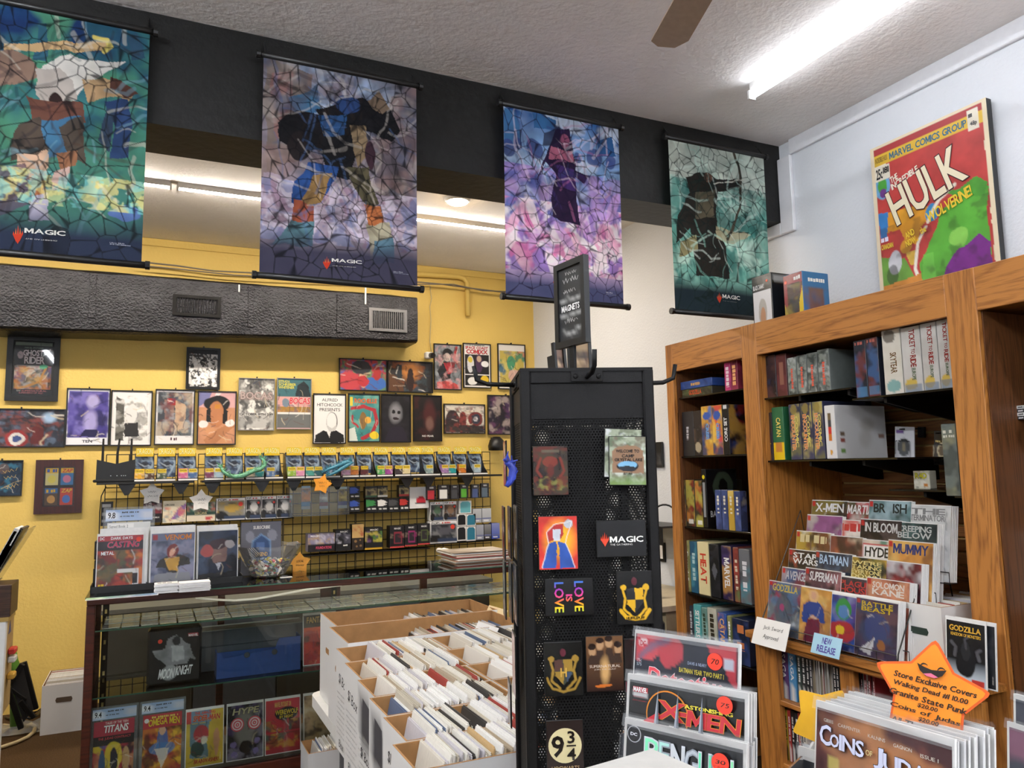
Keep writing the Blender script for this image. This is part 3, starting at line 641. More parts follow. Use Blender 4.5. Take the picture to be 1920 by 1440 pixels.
poster((-40, 863, 42, 931), 'signed dark blue photo print cut by the left frame edge', '#14283c', lambda a: a.blot(['#0a0c12', '#2a6a86', '#1c3550'], 5, .9).ell(56, 22, 14, 16, '#5f4a40', .8).text('^Jonathan', 55, 26, 92, 38, '#cfae62', 'n', rot=.25).text('^Archer', 58, 44, 88, 56, '#cfae62', 'n', rot=.2).line([(52, 80), (75, 66), (98, 58)], 1.2, '#cfae62').text('^Raha', 62, 72, 95, 86, '#cfae62', 'n', rot=.3), seed=19, nx=64)
def p9(a):
    for i, (x, y, c, t, tc, bg) in enumerate(((6, 3, '#f0c020', '~Zorro', '#2a58b0', '#e8dc90'), (54, 3, '#f0c020', 'ZAP', '#d83020', '#3a80b8'), (6, 54, '#3a70b0', '~Zorro', '#f0c020', '#5a4020'), (54, 54, '#d84a30', 'ZAP', '#f0d030', '#d84a30'))):
        a.rect(x, y, x+40, y+43, bg).rect(x, y, x+40, y+12, c).ell(x+20, y+28, 13, 10, ('#f0e060', '#e080a0', '#d8a040', '#4a80d0')[i]).text(t, x+4, y+2, x+36, y+11, tc, 'b', .2)
poster((65, 862, 155, 963), 'dark red wooden frame holding four small comic covers', '#231a18', p9, .05, FRAMEW, seed=23, nx=64, warp=.02, pane=True, ink=0)
poster((447, 709, 515, 807), 'black and white collage poster with a bold title band', '#8a8884', lambda a: a.blot(['#2a2a2a', '#d0cec8', '#4a4a48', '#f0eee8'], 9, .9).rect(0, 30, 100, 42, '#8a7a74', .6).text('BOCAS', 4, 26, 95, 40, '#b9a6a0', 'b', out='#5a2c30').rect(0, 67, 100, 73, '#c9c7c2').text('OCTOBER 19TH 2019', 2, 67.5, 98, 72, '#33302e').rect(0, 73, 100, 96, '#555', .4), .006, seed=27, nx=64, fm=mat('grey_frame', '#8f8d8a', .4))
poster((519, 709, 584, 805), 'pink and teal film poster beside the grey collage poster', '#d8a8a4', lambda a: a.rect(0, 0, 100, 36, '#3f6f76').poly([(60, 12), (78, 4), (92, 14), (100, 36), (55, 36)], '#1f2c30').rect(0, 36, 100, 66, '#dba6a0').rect(0, 56, 100, 68, '#a88038').blot(['#c98a60', '#5a5a70'], 10, .6, 2, 52, 68).rect(0, 68, 100, 72, '#e6e4e0').rect(0, 72, 100, 98, '#6e706e').ell(25, 48, 10, 9, '#7a8a98').text('ESTRADA', 3, 3, 36, 8, '#d8d050').text('SCHREIBER', 3, 9, 55, 14, '#d8d050').text('WHITENER', 3, 15, 50, 20, '#d8d050').text('BOCAS', 36, 38, 97, 50, '#d83a48', 'b', .1, out='#f4e6e4'), .006, seed=29, nx=64, fm=mat('grey_frame', '#8f8d8a', .4))
poster((587, 738, 649, 832), 'white poster with three lines of text over a black suit', '#f1f0ee', lambda a: a.poly([(2, 100), (6, 84), (30, 74), (50, 78), (72, 74), (96, 84), (98, 100)], '#111112').ell(58, 56, 18, 20, '#151515').ell(57, 55, 16.5, 18, '#f1f0ee').poly([(40, 62), (58, 70), (74, 62), (70, 74), (50, 78)], '#d0cfcd').poly([(42, 76), (50, 90), (56, 76)], '#f1f0ee').text('ALFRED', 25, 8, 76, 14, '#222', 'n').text('HITCHCOCK', 10, 18, 92, 24.5, '#222', 'n').text('PRESENTS', 18, 28, 84, 34.5, '#222', 'n'), seed=31, nx=64, warp=.02, ink=0)
poster((653, 738, 713, 829), 'teal poster with red tentacle swirls', '#3f8a88', lambda a: a.blot(['#2f6f72', '#7fb8a8'], 5, .6).line([(10, 30), (50, 26), (85, 34), (92, 60), (75, 85), (45, 95)], 12, '#b0303a').line([(12, 45), (10, 60), (30, 70)], 6, '#b0303a').ell(46, 56, 12, 18, '#8a6a3a').ell(62, 55, 10, 8, '#e8b048').poly([(0, 75), (20, 70), (30, 100), (0, 100)], '#d8e0d8').ell(84, 88, 15, 8, '#ecd030').text('ROCHELLE', 18, 9, 92, 18, '#c8442a', 'b', out='#e8c860').rect(3, 6, 12, 24, '#e8d040'), seed=33)
poster((715, 739, 771, 829.5), 'near-black portrait poster with a pale face smear', '#17161a', lambda a: a.blot(['#0c0b0e', '#24222a'], 5, .7).ell(48, 38, 21, 20, '#8f8f94', .85, .7).ell(40, 36, 6, 4, '#141316').ell(60, 36, 6, 4, '#141316').ell(50, 50, 10, 3, '#241416').poly([(10, 100), (25, 70), (75, 68), (92, 100)], '#231e2c'), seed=37, ink=0)
poster((775, 741, 829, 827.5), 'near-black poster with a dim red face and tiny white words', '#150e0e', lambda a: a.blot(['#0a0708', '#3a1414'], 5, .8).ell(58, 45, 22, 34, '#4a1c1c', .9, .6).ell(58, 62, 14, 14, '#7a5a50', .8, .6).text('NO FEAR', 30, 88, 72, 92, '#d8d4d0'), seed=39, ink=0)
poster((832.6, 757.5, 910, 813), 'wide pale poster with dark red round shield shape', '#d8d0c2', lambda a: a.ell(20, 60, 18, 40, '#3a2a2c').ell(46, 58, 9, 34, '#7a3230').ell(78, 50, 19, 26, '#6f2a2a').ell(78, 50, 13, 18, '#2c3444').ell(78, 50, 6, 9, '#d8d8dc').poly([(0, 70), (100, 75), (100, 100), (0, 100)], '#39302f').blot(['#1c1818', '#8a3a34'], 8, .6).fade('#d8d0c2', 14, 0, .8), seed=41, nx=64)
poster((915, 741, 985, 815), 'dark purple poster half hidden behind the magnet rack', '#241c2e', lambda a: a.blot(['#120e16', '#4a2c58', '#6a3a60', '#b8a8a0'], 5, .7), seed=43)
poster((636, 673, 726, 733), 'wide red and blue group illustration poster', '#b03a44', lambda a: a.blot(['#3a62a8', '#c83a3a', '#2a3a60', '#5a8a58'], 6, .9).ell(20, 70, 24, 30, '#c04048').ell(75, 78, 26, 22, '#3a68b0').ell(50, 62, 9, 30, '#d8a888').ell(50, 70, 13, 18, '#b83038').ell(46, 25, 22, 22, '#2a2c34').ell(80, 40, 8, 26, '#a82a2a'), seed=47, nx=64)
poster((727, 677, 812, 736), 'wide dark orange-lit action poster with signatures', '#2c2624', lambda a: a.blot(['#14181e', '#8a4a22', '#3a4a52'], 6, .8).ell(50, 30, 22, 30, '#c8803a', .8, .8).ell(50, 60, 8, 40, '#2c1a18').poly([(0, 40), (30, 55), (35, 100), (0, 100)], '#5a3a24').poly([(18, 10), (32, 10), (30, 60), (20, 60)], '#1e262c').text('^Best wishes', 10, 78, 38, 84, '#d0c8b8', 'n', .3).fade('#12161a', 72, 100, .8, True), seed=49, nx=64)
poster((814, 645, 866, 731), 'grey poster with red and black figure shapes', '#7f858a', lambda a: a.blot(['#a9aeb0', '#5a5f64'], 5, .5).ell(50, 20, 20, 13, '#1a1a1c').ell(48, 28, 14, 10, '#c9b8b0').poly([(10, 60), (35, 38), (62, 40), (60, 75), (30, 82)], '#1b1b1e').poly([(35, 42), (80, 38), (72, 60), (50, 66)], '#a82a34').line([(85, 5), (75, 30), (95, 50)], 10, '#b03a3c').poly([(10, 85), (50, 80), (92, 92), (90, 100), (10, 100)], '#c04a48').blot(['#d8a0a0', '#2c2c30'], 9, .6), seed=51)
poster((869, 644, 921, 727.5), 'white comic cover poster with red title lettering', '#f1eeea', lambda a: a.rect(5, 24, 95, 70, '#1d1b1c').rect(5, 72, 95, 96, '#1d1b1c').ell(25, 46, 13, 20, '#d9d9dc').ell(24, 36, 9, 7, '#d8c040').ell(58, 44, 14, 22, '#4a3050').ell(58, 34, 9, 8, '#c8a890').ell(80, 46, 14, 7, '#f4f4f4').ell(32, 86, 18, 9, '#e8e6e2').ell(78, 82, 16, 10, '#e6c22c').text('SPACE COAST', 6, 5, 92, 11, '#c8343a', 'b', out='#5a1418').text('COMIXX', 10, 12.5, 90, 22, '#c8343a', 'b', out='#5a1418').text('~GALAXY', 4, 1.5, 80, 3.5, '#333', 'n'), seed=53, nx=64, warp=.03, ink=6)
poster((934, 645, 986, 730), 'green and gold illustration poster nearest the wall corner', '#f0ece4', lambda a: a.rect(6, 14, 96, 92, '#c8b458').blot(['#3a8a6a', '#2a6a8a', '#d8c870', '#d88a70'], 5, .9, 3, 14, 92).rect(0, 0, 100, 14, '#efece6').ell(60, 70, 24, 14, '#d8b0a0').ell(48, 40, 16, 16, '#4a9a70'), seed=57)
p = onY(931, 838, 6.1); e = empty('wall_lamp', p, 0, 'small black dome hanging beside the rack below the posters', 'lamp')  # black dome-shaped object of unknown use
B().lathe([(.0, .09), (.03, .088), (.06, .06), (.075, .01), (.07, -.03), (.062, -.03), (.066, .01)], 20).build('dome', BLACK, e, smooth=True); box('bracket', -.012, .012, .03, .1, .06, .085, BLACK, e)
# ------------------------------------------------------------------ wire grid panels
GRIDM = mat('black_wire', '#17150f', .45)
GY = 6.13; gz0, gz1 = .62, onY(420, 851, GY)[2]
wh = B().tube([(-.5, 0, 0), (.5, 0, 0)], .0032, 5).build('wire_master', GRIDM); wv = B().tube([(0, 0, -.5), (0, 0, .5)], .0032, 5).build('wire_master', GRIDM)
mh, mv = wh.data, wv.data; bpy.data.objects.remove(wh); bpy.data.objects.remove(wv)
gl = ['leftmost, behind the router', 'second from left', 'third from left, behind booster packs', 'fourth from left', 'rightmost, behind the deck boxes']
for i, (pa, pb) in enumerate(((198, 364), (371, 531), (533, 666), (668, 797), (799, 919))):
    x0, x1 = onY(pa, 900, GY)[0], onY(pb, 900, GY)[0]
    e = empty('grid_panel', ((x0+x1)/2, GY, gz0), 0, 'black wire grid panel on the yellow wall, '+gl[i], 'grid panel', 'wire grid panels')
    w = x1-x0; n = 8; h = gz1-gz0
    for k in range(n+1):
        o = place('wire', mv, e, (-w/2+w*k/n, 0, h/2)); o.scale = (1, 1, h)
    m = int(round(h/.078))
    for k in range(m+1):
        o = place('wire', mh, e, (0, -.005, h*k/m)); o.scale = (w, 1, 1)
# ------------------------------------------------------------------ shelf of sleeve displays
SY0, SY1 = 5.88, 6.12
sz = onY(560, 897, SY0)[2]
def shelf(name, pa, pb, y0, y1, z, label, m=BLACK, t=.016, brackets=(), grp='shelves on the wire grid'):
    xa, xb = onY(pa, 900, y0)[0], onY(pb, 900, y0)[0]
    e = tag(box(name, -(xb-xa)/2, (xb-xa)/2, 0, y1-y0, -t, 0, m, None, ((xa+xb)/2, y0, z), c=.002), label, 'shelf', grp)
    for px in brackets:
        x = onY(px, 900, y0)[0]-(xa+xb)/2
        B().prism([(x-.055, -t), (x-.012, -t-.075), (x+.012, -t-.075), (x+.055, -t)], .02, .028).build('bracket', m, e)
        B().box(x-.004, x+.004, .028, y1-y0, -t-.05, -t).build('bracket_arm', m, e)
    return e
shelf('shelf_board', 181, 364, SY0, SY1, sz, 'black shelf board under the router at the left', brackets=(238, 340))
shelf('shelf_board', 379, 532, SY0, SY1, sz, 'black shelf board, second of the sleeve display row', brackets=(399, 492))
shelf('shelf_board', 536, 942, SY0, SY1, sz, 'longest black shelf board of the sleeve display row', brackets=(552, 634, 765, 806, 878))
# router
p = onY(216, 905, 5.9); e = empty('wifi_router', (p[0], 5.9, sz), 0, 'black wireless router with three upright antennas', 'router')
B().prism([(-.12, .015), (.12, .015), (.118, .155), (.06, .14), (0, .125), (-.06, .14), (-.118, .155)], .03, .07).build('body', BLACK, e)
B().cbox(-.135, .135, -.01, .1, 0, .02, .006).build('foot', BLACK, e)
for x, l in ((-.085, 0), (.005, .01), (.09, 0)): B().tube([(x, .06, .12), (x, .065, .2), (x+l, .07, .3)], [.009, .008, .006], 8).build('antenna', BLACK, e)
for x in (-.03, .008, .035, .048, .06): box('indicator', x-.003, x+.003, .027, .03, .042, .046, mat('led_white', '#dfe6ea', .3), e)
wire('cable', [(199, 912), (190, 930), (187, 960), (186, 1000), (184, 1060), (183, 1100)], 6.1, .004, BLACK, 'thin black power cable dropping from the router')
# yellow-topped sleeve displays
DSP = [271.5, 311, 353, 402, 441, 479, 515, 556, 590, 623, 658.5, 690.6, 723, 756, 785.6, 812.6, 843, 874, 902]
ordn = ['first', 'second', 'third', 'fourth', 'fifth', 'sixth', 'seventh', 'eighth', 'ninth', 'tenth', 'eleventh', 'twelfth', 'thirteenth', 'fourteenth', 'fifteenth', 'sixteenth', 'seventeenth', 'eighteenth', 'nineteenth']
cont = [[('#e0a828', 'amber'), ('#4a3020', 'dark brown')], [('#3a4a34', 'dark green')], [('#c8648a', 'pink'), ('#4a6a98', 'blue')], [('#7a3a5a', 'plum'), ('#b8d0dc', 'pale blue')], [], [('#e0d2b8', 'cream'), ('#3a9a98', 'teal')], [('#5a7aa8', 'steel blue')],
        [('#8ab038', 'lime green'), ('#d890b0', 'rose')], [('#4a9a90', 'sea green'), ('#2a5a60', 'deep teal')], [], [('#d8a8c8', 'lilac'), ('#c87838', 'orange')], [('#5a2428', 'maroon')], [('#4aa050', 'leaf green'), ('#a04a98', 'magenta')], [('#3a3034', 'charcoal'), ('#d8c898', 'sand')], [], [('#8aa0a0', 'grey')], [('#a078b0', 'mauve'), ('#28a0a0', 'turquoise')], [('#d07828', 'tangerine')], [('#a8bcc8', 'ice blue')]]
DBLUE = mat('display_card_black', '#10131a', .5)
w, dp, hh = .125, .15, .225
hd = Art(w, .17, '#26344e', 22, 30, 5, .05, bend=lambda u, v: (1-v)*.02)
hd.blot(['#101522', '#5a7090', '#8fa4b8', '#1b263c'], 6, .85, 2).line([(85, 20), (95, 45), (75, 75), (60, 95)], 9, '#a9bac8', .8).ell(45, 50, 18, 14, '#0e131d', .8).line([(20, 40), (50, 55), (75, 50)], 4, '#c8d4dc', .7)
hdm = hd.mesh('header_print'); hdm.materials.append(PRINT)
lg = Art(w*.9, .06, '#e8c824', 16, 8, 3, 0, bend=lambda u, v: .004*np.cos((u-.5)*6))
lg.fade('#c89a18', 70, 100, .6).text('DRAGON', 6, 14, 94, 78, '#f6e89a', 'b', out='#3a3010', arch=.08)
lgm = lg.mesh('logo_print'); lgm.materials.append(PRINT)
trm = B(); trm.box(-w/2, w/2, 0, dp, 0, .004).box(-w/2, w/2, 0, .003, 0, .018)
for sx in (-1, 1):
    x = sx*(w/2-.0015); trm.add([(x-.0015, 0, 0), (x+.0015, 0, 0), (x+.0015, dp, 0), (x-.0015, dp, 0), (x-.0015, 0, .018), (x+.0015, 0, .018), (x+.0015, dp, .17), (x-.0015, dp, .17), (x-.0015, dp*.45, .06), (x+.0015, dp*.45, .06)],
        [(0, 4, 8, 6, 7, 3), (1, 2, 6, 9, 5)] if False else [(0, 3, 7, 8, 4), (1, 5, 9, 6, 2), (4, 8, 9, 5), (8, 7, 6, 9)])
t0 = trm.build('tray', DBLUE); trmm = t0.data; bpy.data.objects.remove(t0)
st0 = box('price_strip', -w/2, w/2, -.003, -.001, .002, .013, PAPER); stm = st0.data; bpy.data.objects.remove(st0)
slm = {}
def sleeve(col, cname, loc, rz, which, k):
    if col not in slm:
        a = Art(.062, .082, col, 8, 10, hash(cname) % 50, .1); a.blot(['#20242c', '#f0ead8', col], 5, .55, len(cname)).ell(50, 66, 26, 22, col).rect(8, 10, 92, 30, '#e6c82c').text('DRAGON', 14, 12, 86, 26, '#6a5010', 'b')
        me = a.mesh('front_print'); me.materials.append(PRINT)
        o = box('b', -.031, .031, 0, .048, 0, .082, mat('sleeve_'+cname, col, .4), c=.002); bm = o.data; bpy.data.objects.remove(o); slm[col] = (bm, me)
    bm, me = slm[col]; o = place('sleeve_box', bm, None, loc, (0, 0, rz)); place('front_print', me, o, (0, -.0008, 0))
    tag(o, '%s card sleeve box in the %s yellow-topped display' % (cname, which), 'card box', 'card sleeve boxes')
for i, px in enumerate(DSP):
    x = onY(px, 880, SY0)[0]; random.seed(i); rz = random.uniform(-.05, .05)
    e = empty('sleeve_display', (x, SY0+.012, sz+.0005), rz, 'cardboard sleeve display with yellow lettered header, %s from the left' % ordn[i], 'display box', 'sleeve displays on the top shelf')
    place('tray', trmm, e); place('header_card', hdm, e, (0, dp-.02, .028)); place('logo_card', lgm, e, (0, dp-.026, .175)); place('price_strip', stm, e)
    for k, (c, cn) in enumerate(cont[i]):
        dx = (-.0315 if k == 0 else .0315) if len(cont[i]) == 2 else -.025
        sleeve(c, cn, (x+dx*cos(rz)-.01*sin(rz), SY0+.018+dx*sin(rz), sz+.006), rz, ordn[i], k)
# two toy dragons lying over the displays
def toy(name, px, Y, col, label, spike, k_=1.):
    pts = [onY(a, b, Y) for a, b in px]; n = len(pts); m = mat(name+'_'+col, col, .35, var=.3, scale=60)
    e = empty(name, pts[n//2], 0, label, 'toy'); o = np.array(pts[n//2])
    P = [p-o for p in pts]
    B().tube(P, [k_*(.006+.012*sin(pi*min(1, (k+.6)/n))) for k in range(n)], 8).build('body', m, e, smooth=True)
    random.seed(len(px)); b = B()
    for k in range(n*spike):
        t = k/(n*spike)*(n-1); i = int(t); p = P[i]+(P[min(i+1, n-1)]-P[i])*(t-i); a = random.uniform(0, 2*pi)
        d = np.array([cos(a)*.6, -.4, abs(sin(a))+.2]); d = d/np.linalg.norm(d)*k_*random.uniform(.025, .05); b.tube([p, p+d], [k_*.007, .0008], 4)
    b.build('spikes', mat(name+'_tip'+col, col, .4, var=.5, scale=90), e)
    return e
toy('toy_dragon', [(412, 872), (418, 884), (428, 891), (441, 894), (455, 892), (466, 887), (477, 882), (488, 880), (497, 872), (494, 862), (486, 856)], 5.865, '#6fae8a', 'spiky pale green toy dragon draped across displays four to seven', 5)
toy('toy_dragon', [(604, 886), (615, 880), (627, 876), (640, 870), (652, 866), (660, 866), (648, 874), (632, 884), (622, 889), (612, 892)], 5.865, '#4a8fa8', 'spiky blue-teal toy dragon draped over the tenth display', 6)
# ------------------------------------------------------------------ goods on the lower wire shelves
WY = 5.97
def prod(name, label, cat, r, col, paint=None, Y=WY, d=.07, group='goods on the wire grid', nx=16, z=None, m=None, gap=False, wz=0.):
    x0, x1, z0, z1 = rectY(r, Y); w, h = (x1-x0)*.985, z1-z0
    if z is not None: z0 = z; h = z1-z0
    o = tag(box(name, -w/2, w/2, 0, d, 0, h, mat('pack_'+col, col, .4), None, ((x0+x1)/2, Y, z0), (0, 0, wz), c=min(.002, w*.05)), label, cat, group)
    if paint:
        a = Art(w, h, col, nx, None, int(r[0]) % 61, .06); paint(a); a.put('front_print', m or PRINT, o, (0, -.0008, 0))
    return o
z2 = onY(500, 972, WY)[2]; z3 = onY(760, 1027, WY)[2]
for (pa, pb, z, l) in ((262, 405, z2-.02, 'thin black shelf under the first boxed games row'), (404, 553, z2, 'thin black shelf under the boxed figures in black and white'), (650, 770, onY(710, 960, WY)[2], 'thin black shelf under the small black deck boxes'), (572, 806, z3-.012, 'lowest thin black shelf under the black booster boxes'), (804, 940, onY(870, 1016, WY)[2], 'thin black shelf under the coloured deck cases')):
    shelf('wire_shelf', pa, pb, WY-.01, 6.12, z-.001, l, BLKMETAL, .006)
def star(name, c, r, col, label, Y, lines, tc='#2a2a2a', rot=0., tz=None, cat='sign', edge=None, loc=None, rz=0., rx=0., tilt=0., size=None, bulge=.62):
    if loc is None: loc = onY(c[0], c[1], Y); r = r/FPX*np.linalg.norm(loc-EYE)
    P = [((r if k % 2 == 0 else r*bulge)*sin(rot+pi*k/5), (r if k % 2 == 0 else r*bulge)*cos(rot+pi*k/5)) for k in range(10)]
    o = tag(B().prism([(x, z) for x, z in P][::-1], 0, .003).build(name, mat('star_'+(edge or col), edge or col, .5), None, loc, (rx, 0, rz)), label, cat)
    if edge: B().prism([(x*.94, z*.94) for x, z in P][::-1], -.0012, -.0004).build('face', mat('star_'+col, col, .4), o)
    if lines:
        a = Art(2*r, 2*r, col, 1, 1)
        for (t, x0, y0, x1, y1) in lines: a.text(t, x0, y0, x1, y1, tc, 'n', .15, rot=tilt)
        a.nx = a.ny = 1; v = np.vstack(a.tv)-[r, .0015, r]; T = np.vstack(a.tt); f = [tuple(q) for q in T]
        mesh('lettering', v, f, mat('ink_'+tc, tc, .6), o)
    return o
star('star_sign', (285, 926), 20, '#f0eeea', 'white paper star above the black boxed game', 5.95, [('^50 or', 34, 36, 66, 46), ('^2 for 60', 32, 54, 70, 64)])
star('star_sign', (377, 939), 20, '#f0eeea', 'white paper star above the green boxed game', 5.95, [('^5 pk', 36, 38, 64, 50), ('^sealed', 36, 56, 66, 64)])
star('star_sign', (604, 908), 18, '#f2a233', 'orange paper star above the hanging booster packs', 5.86, [('^New in', 32, 36, 70, 48), ('^stock', 36, 54, 66, 64)], rot=.25)
prod('game_box', 'black and red boxed game under the left white paper star', 'game box', (268, 938, 304, 980), '#1c1416', lambda a: a.blot(['#8a2a34', '#3a2430', '#c8c0c0'], 5, .7, 2, 10, 60).text('STAR', 12, 10, 44, 18, '#e8e6e4').text('WARS', 12, 20, 44, 28, '#e8e6e4').text('REPUBLIC', 42, 74, 88, 80, '#d8d4d0'), d=.1)
prod('game_box', 'cream boxed card game with purple sash art', 'game box', (305, 939, 349, 980), '#e8dcc0', lambda a: a.poly([(100, 10), (70, 30), (30, 90), (60, 80), (100, 50)], '#8a5a9a').blot(['#c8a878', '#6a8a9a', '#d86a5a'], 7, .6, 3, 30, 95).text('LORCANA', 8, 14, 50, 22, '#3a3020'), d=.1)
prod('game_box', 'green boxed card game under the right white paper star', 'game box', (350, 942, 404, 977), '#3a5a50', lambda a: a.blot(['#c8d0b8', '#2a4038', '#b85a48', '#5a8a6a'], 7, .8, 2, 0, 50).rect(0, 48, 100, 70, '#26463c').text('LORCANA', 28, 50, 70, 64, '#e8d8a0').rect(0, 72, 100, 100, '#e2d4bc').ell(78, 84, 14, 10, '#c84a4a'), d=.1)
def pop(r, label, c1, c2, title='POP!', big=False, z=None):
    def f(a):
        a.rect(0, 0, 100, 14, '#f0eeee').rect(4, 16, 96, 84, c1).blot(['#141414', c2, '#8a8a8a'], 4, .75, 3, 18, 82).ell(55, 46, 26, 20, c2, .9).ell(16, 80, 22, 20, '#181818').rect(30, 84, 100, 96, '#2c3c5a').text(title, 6, 3, 34, 12, '#3a3a3a').text('~MOVIES', 44, 4, 76, 11, '#c83a3a').disc(84, 28, 8, '#e2402c')
    return prod('figure_box', label, 'figure box', r, '#ecebea', f, d=.09, group='boxed vinyl figures', z=z)
pop((405, 934, 460, 974), 'wide window box with two gold vinyl figures', '#8a8064', '#b8963c', z=z2)
pop((461, 931, 489, 970), 'black and white vinyl figure box right of the gold two-pack', '#1a1a1c', '#d8d6d4', z=z2)
pop((490, 930, 518, 969), 'black and white vinyl figure box, middle of three', '#1a1a1c', '#c8c6c4', z=z2)
pop((519, 929, 548, 968), 'black and white vinyl figure box at the right end', '#242426', '#e2e0de', z=z2)
# clear hanging case with three booster packs
x0, x1, z0, z1 = rectY((543, 913, 655, 967), 5.9)
e = empty('clear_case', ((x0+x1)/2, 5.9, z0), 0, 'clear acrylic case on the wire grid holding booster packs', 'acrylic case')
w, h = x1-x0, z1-z0; ACR = glass('clear_acrylic', '#f6faf8', 1.2, .03, .05)
box('front_panel', -w/2, w/2, 0, .003, 0, h, ACR, e); box('bottom_panel', -w/2, w/2, .003, .18, 0, .003, ACR, e)
for sx in (-1, 1): box('side_panel', sx*w/2-.0015, sx*w/2+.0015, .003, .18, 0, h, ACR, e)
for (r, c1, c2, l) in (((565, 911, 582, 955), '#3a8ac0', '#d8884a', 'blue foil booster pack with orange art, leftmost in clear case'), ((599, 916, 615, 954), '#8a3a48', '#c8c4c8', 'dark red foil booster pack in the middle of clear case'), ((634, 913, 651, 953), '#4a5aa0', '#c8b070', 'violet foil booster pack, rightmost in clear case')):
    prod('booster_pack', l, 'card pack', r, c1, lambda a: a.rect(0, 0, 100, 12, '#b8d4e4').rect(0, 12, 100, 66, c2).blot([c1, '#20242c', c2], 5, .7, 2, 12, 66).rect(0, 88, 100, 100, '#c0c8d0'), Y=5.95, d=.012, m=GLOSSY, group='booster packs in the clear case')
# small black deck boxes
def deck(r, c, label, top=False):
    def f(a):
        if top: a.blot(['#8a7a5a', '#3a3a34', '#b8a878'], 5, .8, 2, 15, 75).rect(0, 80, 100, 92, c)
        else: a.poly([(0, 10), (60, 10), (95, 30), (70, 38), (92, 48), (55, 56), (0, 58)], c).rect(18, 74, 36, 82, '#d8d8d4').rect(56, 74, 70, 82, '#d8d8d4').rect(76, 74, 86, 82, '#d8d8d4')
    return prod('deck_box', label, 'deck box', r, '#17181a', f, d=.07, group='small black deck boxes')
deck((655, 912, 675, 935), '#3a5ab8', 'black deck box with blue splash, upper of the blue pair'); deck((655, 936.5, 675, 960), '#3a5ab8', 'black deck box with blue splash, lower of the blue pair')
deck((686, 935, 707, 960), '#3a8a4a', 'black deck box with green splash'); deck((707.5, 934.5, 727, 959.5), '#e8e6e2', 'black deck box with white splash'); deck((728, 934, 748, 959), '#4a4a4c', 'black deck box with grey splash'); deck((749, 933, 767, 958), '#c83a34', 'black deck box with red splash')
deck((685, 912, 707, 934), '#3a6a4a', 'art-fronted deck box standing on the green splash box', True); deck((708, 911, 727, 933.5), '#d8d8d4', 'art-fronted deck box standing on the white splash box', True); deck((748, 909, 767, 932), '#b83a34', 'art-fronted deck box standing on the red splash box', True)
prod('tin_box', 'white square pack with a big red ball emblem', 'card box', (768, 913, 804, 953), '#e8e7e6', lambda a: a.rect(0, 0, 80, 50, '#d8d6d4').ell(58, 70, 25, 26, '#c8283a').ell(58, 84, 22, 12, '#f2f0f0').rect(32, 74, 84, 77, '#2a2a2c'), d=.05)
for (r, c, l) in (((800, 911, 818, 938), '#b83a44', 'red hanging deck case'), ((822, 909, 843, 937), '#e4e3e0', 'white hanging deck case'), ((845, 909, 861, 936), '#4a4c50', 'charcoal hanging deck case'), ((863, 908, 878, 934), '#5aa83a', 'green hanging deck case'), ((884, 908, 899, 934), '#4a5a8a', 'navy blue hanging deck case'), ((902, 906, 917, 933), '#5a6a78', 'patterned grey hanging deck case')):
    o = prod('deck_case', l+' on the grid hooks', 'deck case', r, '#2a2a2e', lambda a: a.rect(10, 34, 78, 92, c).rect(0, 0, 100, 30, '#3a3a3e').rect(30, 10, 70, 18, '#c8c8c8').rect(78, 60, 94, 72, '#17171a'), Y=5.93, d=.03, group='hanging deck cases', m=GLOSSY)
    B().tube([(0, .015, .1), (0, .2, .1)], .003, 5).build('hook', GRIDM, o)
pop((807, 941, 831, 977), 'vinyl figure box with dark window, left of the small pair', '#3a3c40', '#4a6a50', big=True, z=onY(830, 976, WY)[2])
pop((832, 940, 856, 976), 'vinyl figure box with brown window, right of the small pair', '#4a3a30', '#8a6a50', big=True, z=onY(830, 976, WY)[2])
pop((806, 977, 857, 1018), 'large vinyl figure box under the small pair', '#2c3038', '#5a5a62', big=True)
def dbx(r, c, label, tray='#e8e6e2'):
    return prod('deck_case', label, 'deck case', r, tray, lambda a: a.shape([(8, 92), (8, 20), (24, 6), (76, 6), (92, 20), (92, 92)], c), d=.08, group='plain deck cases')
dbx((861, 939, 884, 963), '#6ab4bc', 'pale teal deck case on the top of its stack'); dbx((857, 964, 874, 986), '#17191c', 'black deck case, upper of the black pair'); dbx((874.5, 964, 892, 986), '#2a7a94', 'blue-green deck case, upper of its pair'); dbx((857, 987, 874, 1014), '#17191c', 'black deck case, lower of the black pair'); dbx((874.5, 987, 892, 1014), '#2a7a94', 'blue-green deck case, lower of its pair')
for (r, c, l) in (((887, 954, 903, 980), '#a8acb0', 'translucent grey deck box, upper left'), ((904, 953, 921, 979), '#b0b4b8', 'translucent grey deck box, upper right'), ((893, 984, 907, 1012), '#8a90a0', 'translucent violet-grey deck box, lower left'), ((908, 983, 921, 1011), '#26282e', 'translucent black deck box, lower middle'), ((922, 981, 937, 1010), '#2a4ab0', 'translucent cobalt blue deck box, lower right')):
    prod('deck_box', l, 'deck box', r, c, lambda a: a.fade('#ffffff', 100, 0, .25).rect(0, 70, 100, 74, '#6a70a0').rect(20, 84, 70, 90, '#e0e0e4'), d=.07, group='translucent deck boxes')
prod('booster_box', 'silver and purple booster display box with open lid', 'booster box', (577, 1000, 628, 1034), '#8f8aa4', lambda a: a.rect(0, 60, 100, 100, '#1a1418').blot(['#c8c4d4', '#5a4a80', '#b89a6a'], 6, .8, 2, 0, 60).text('FOUNDATIONS', 30, 72, 88, 86, '#d84a6a').text('MAGIC', 10, 8, 44, 18, '#f0eef0'), d=.11)
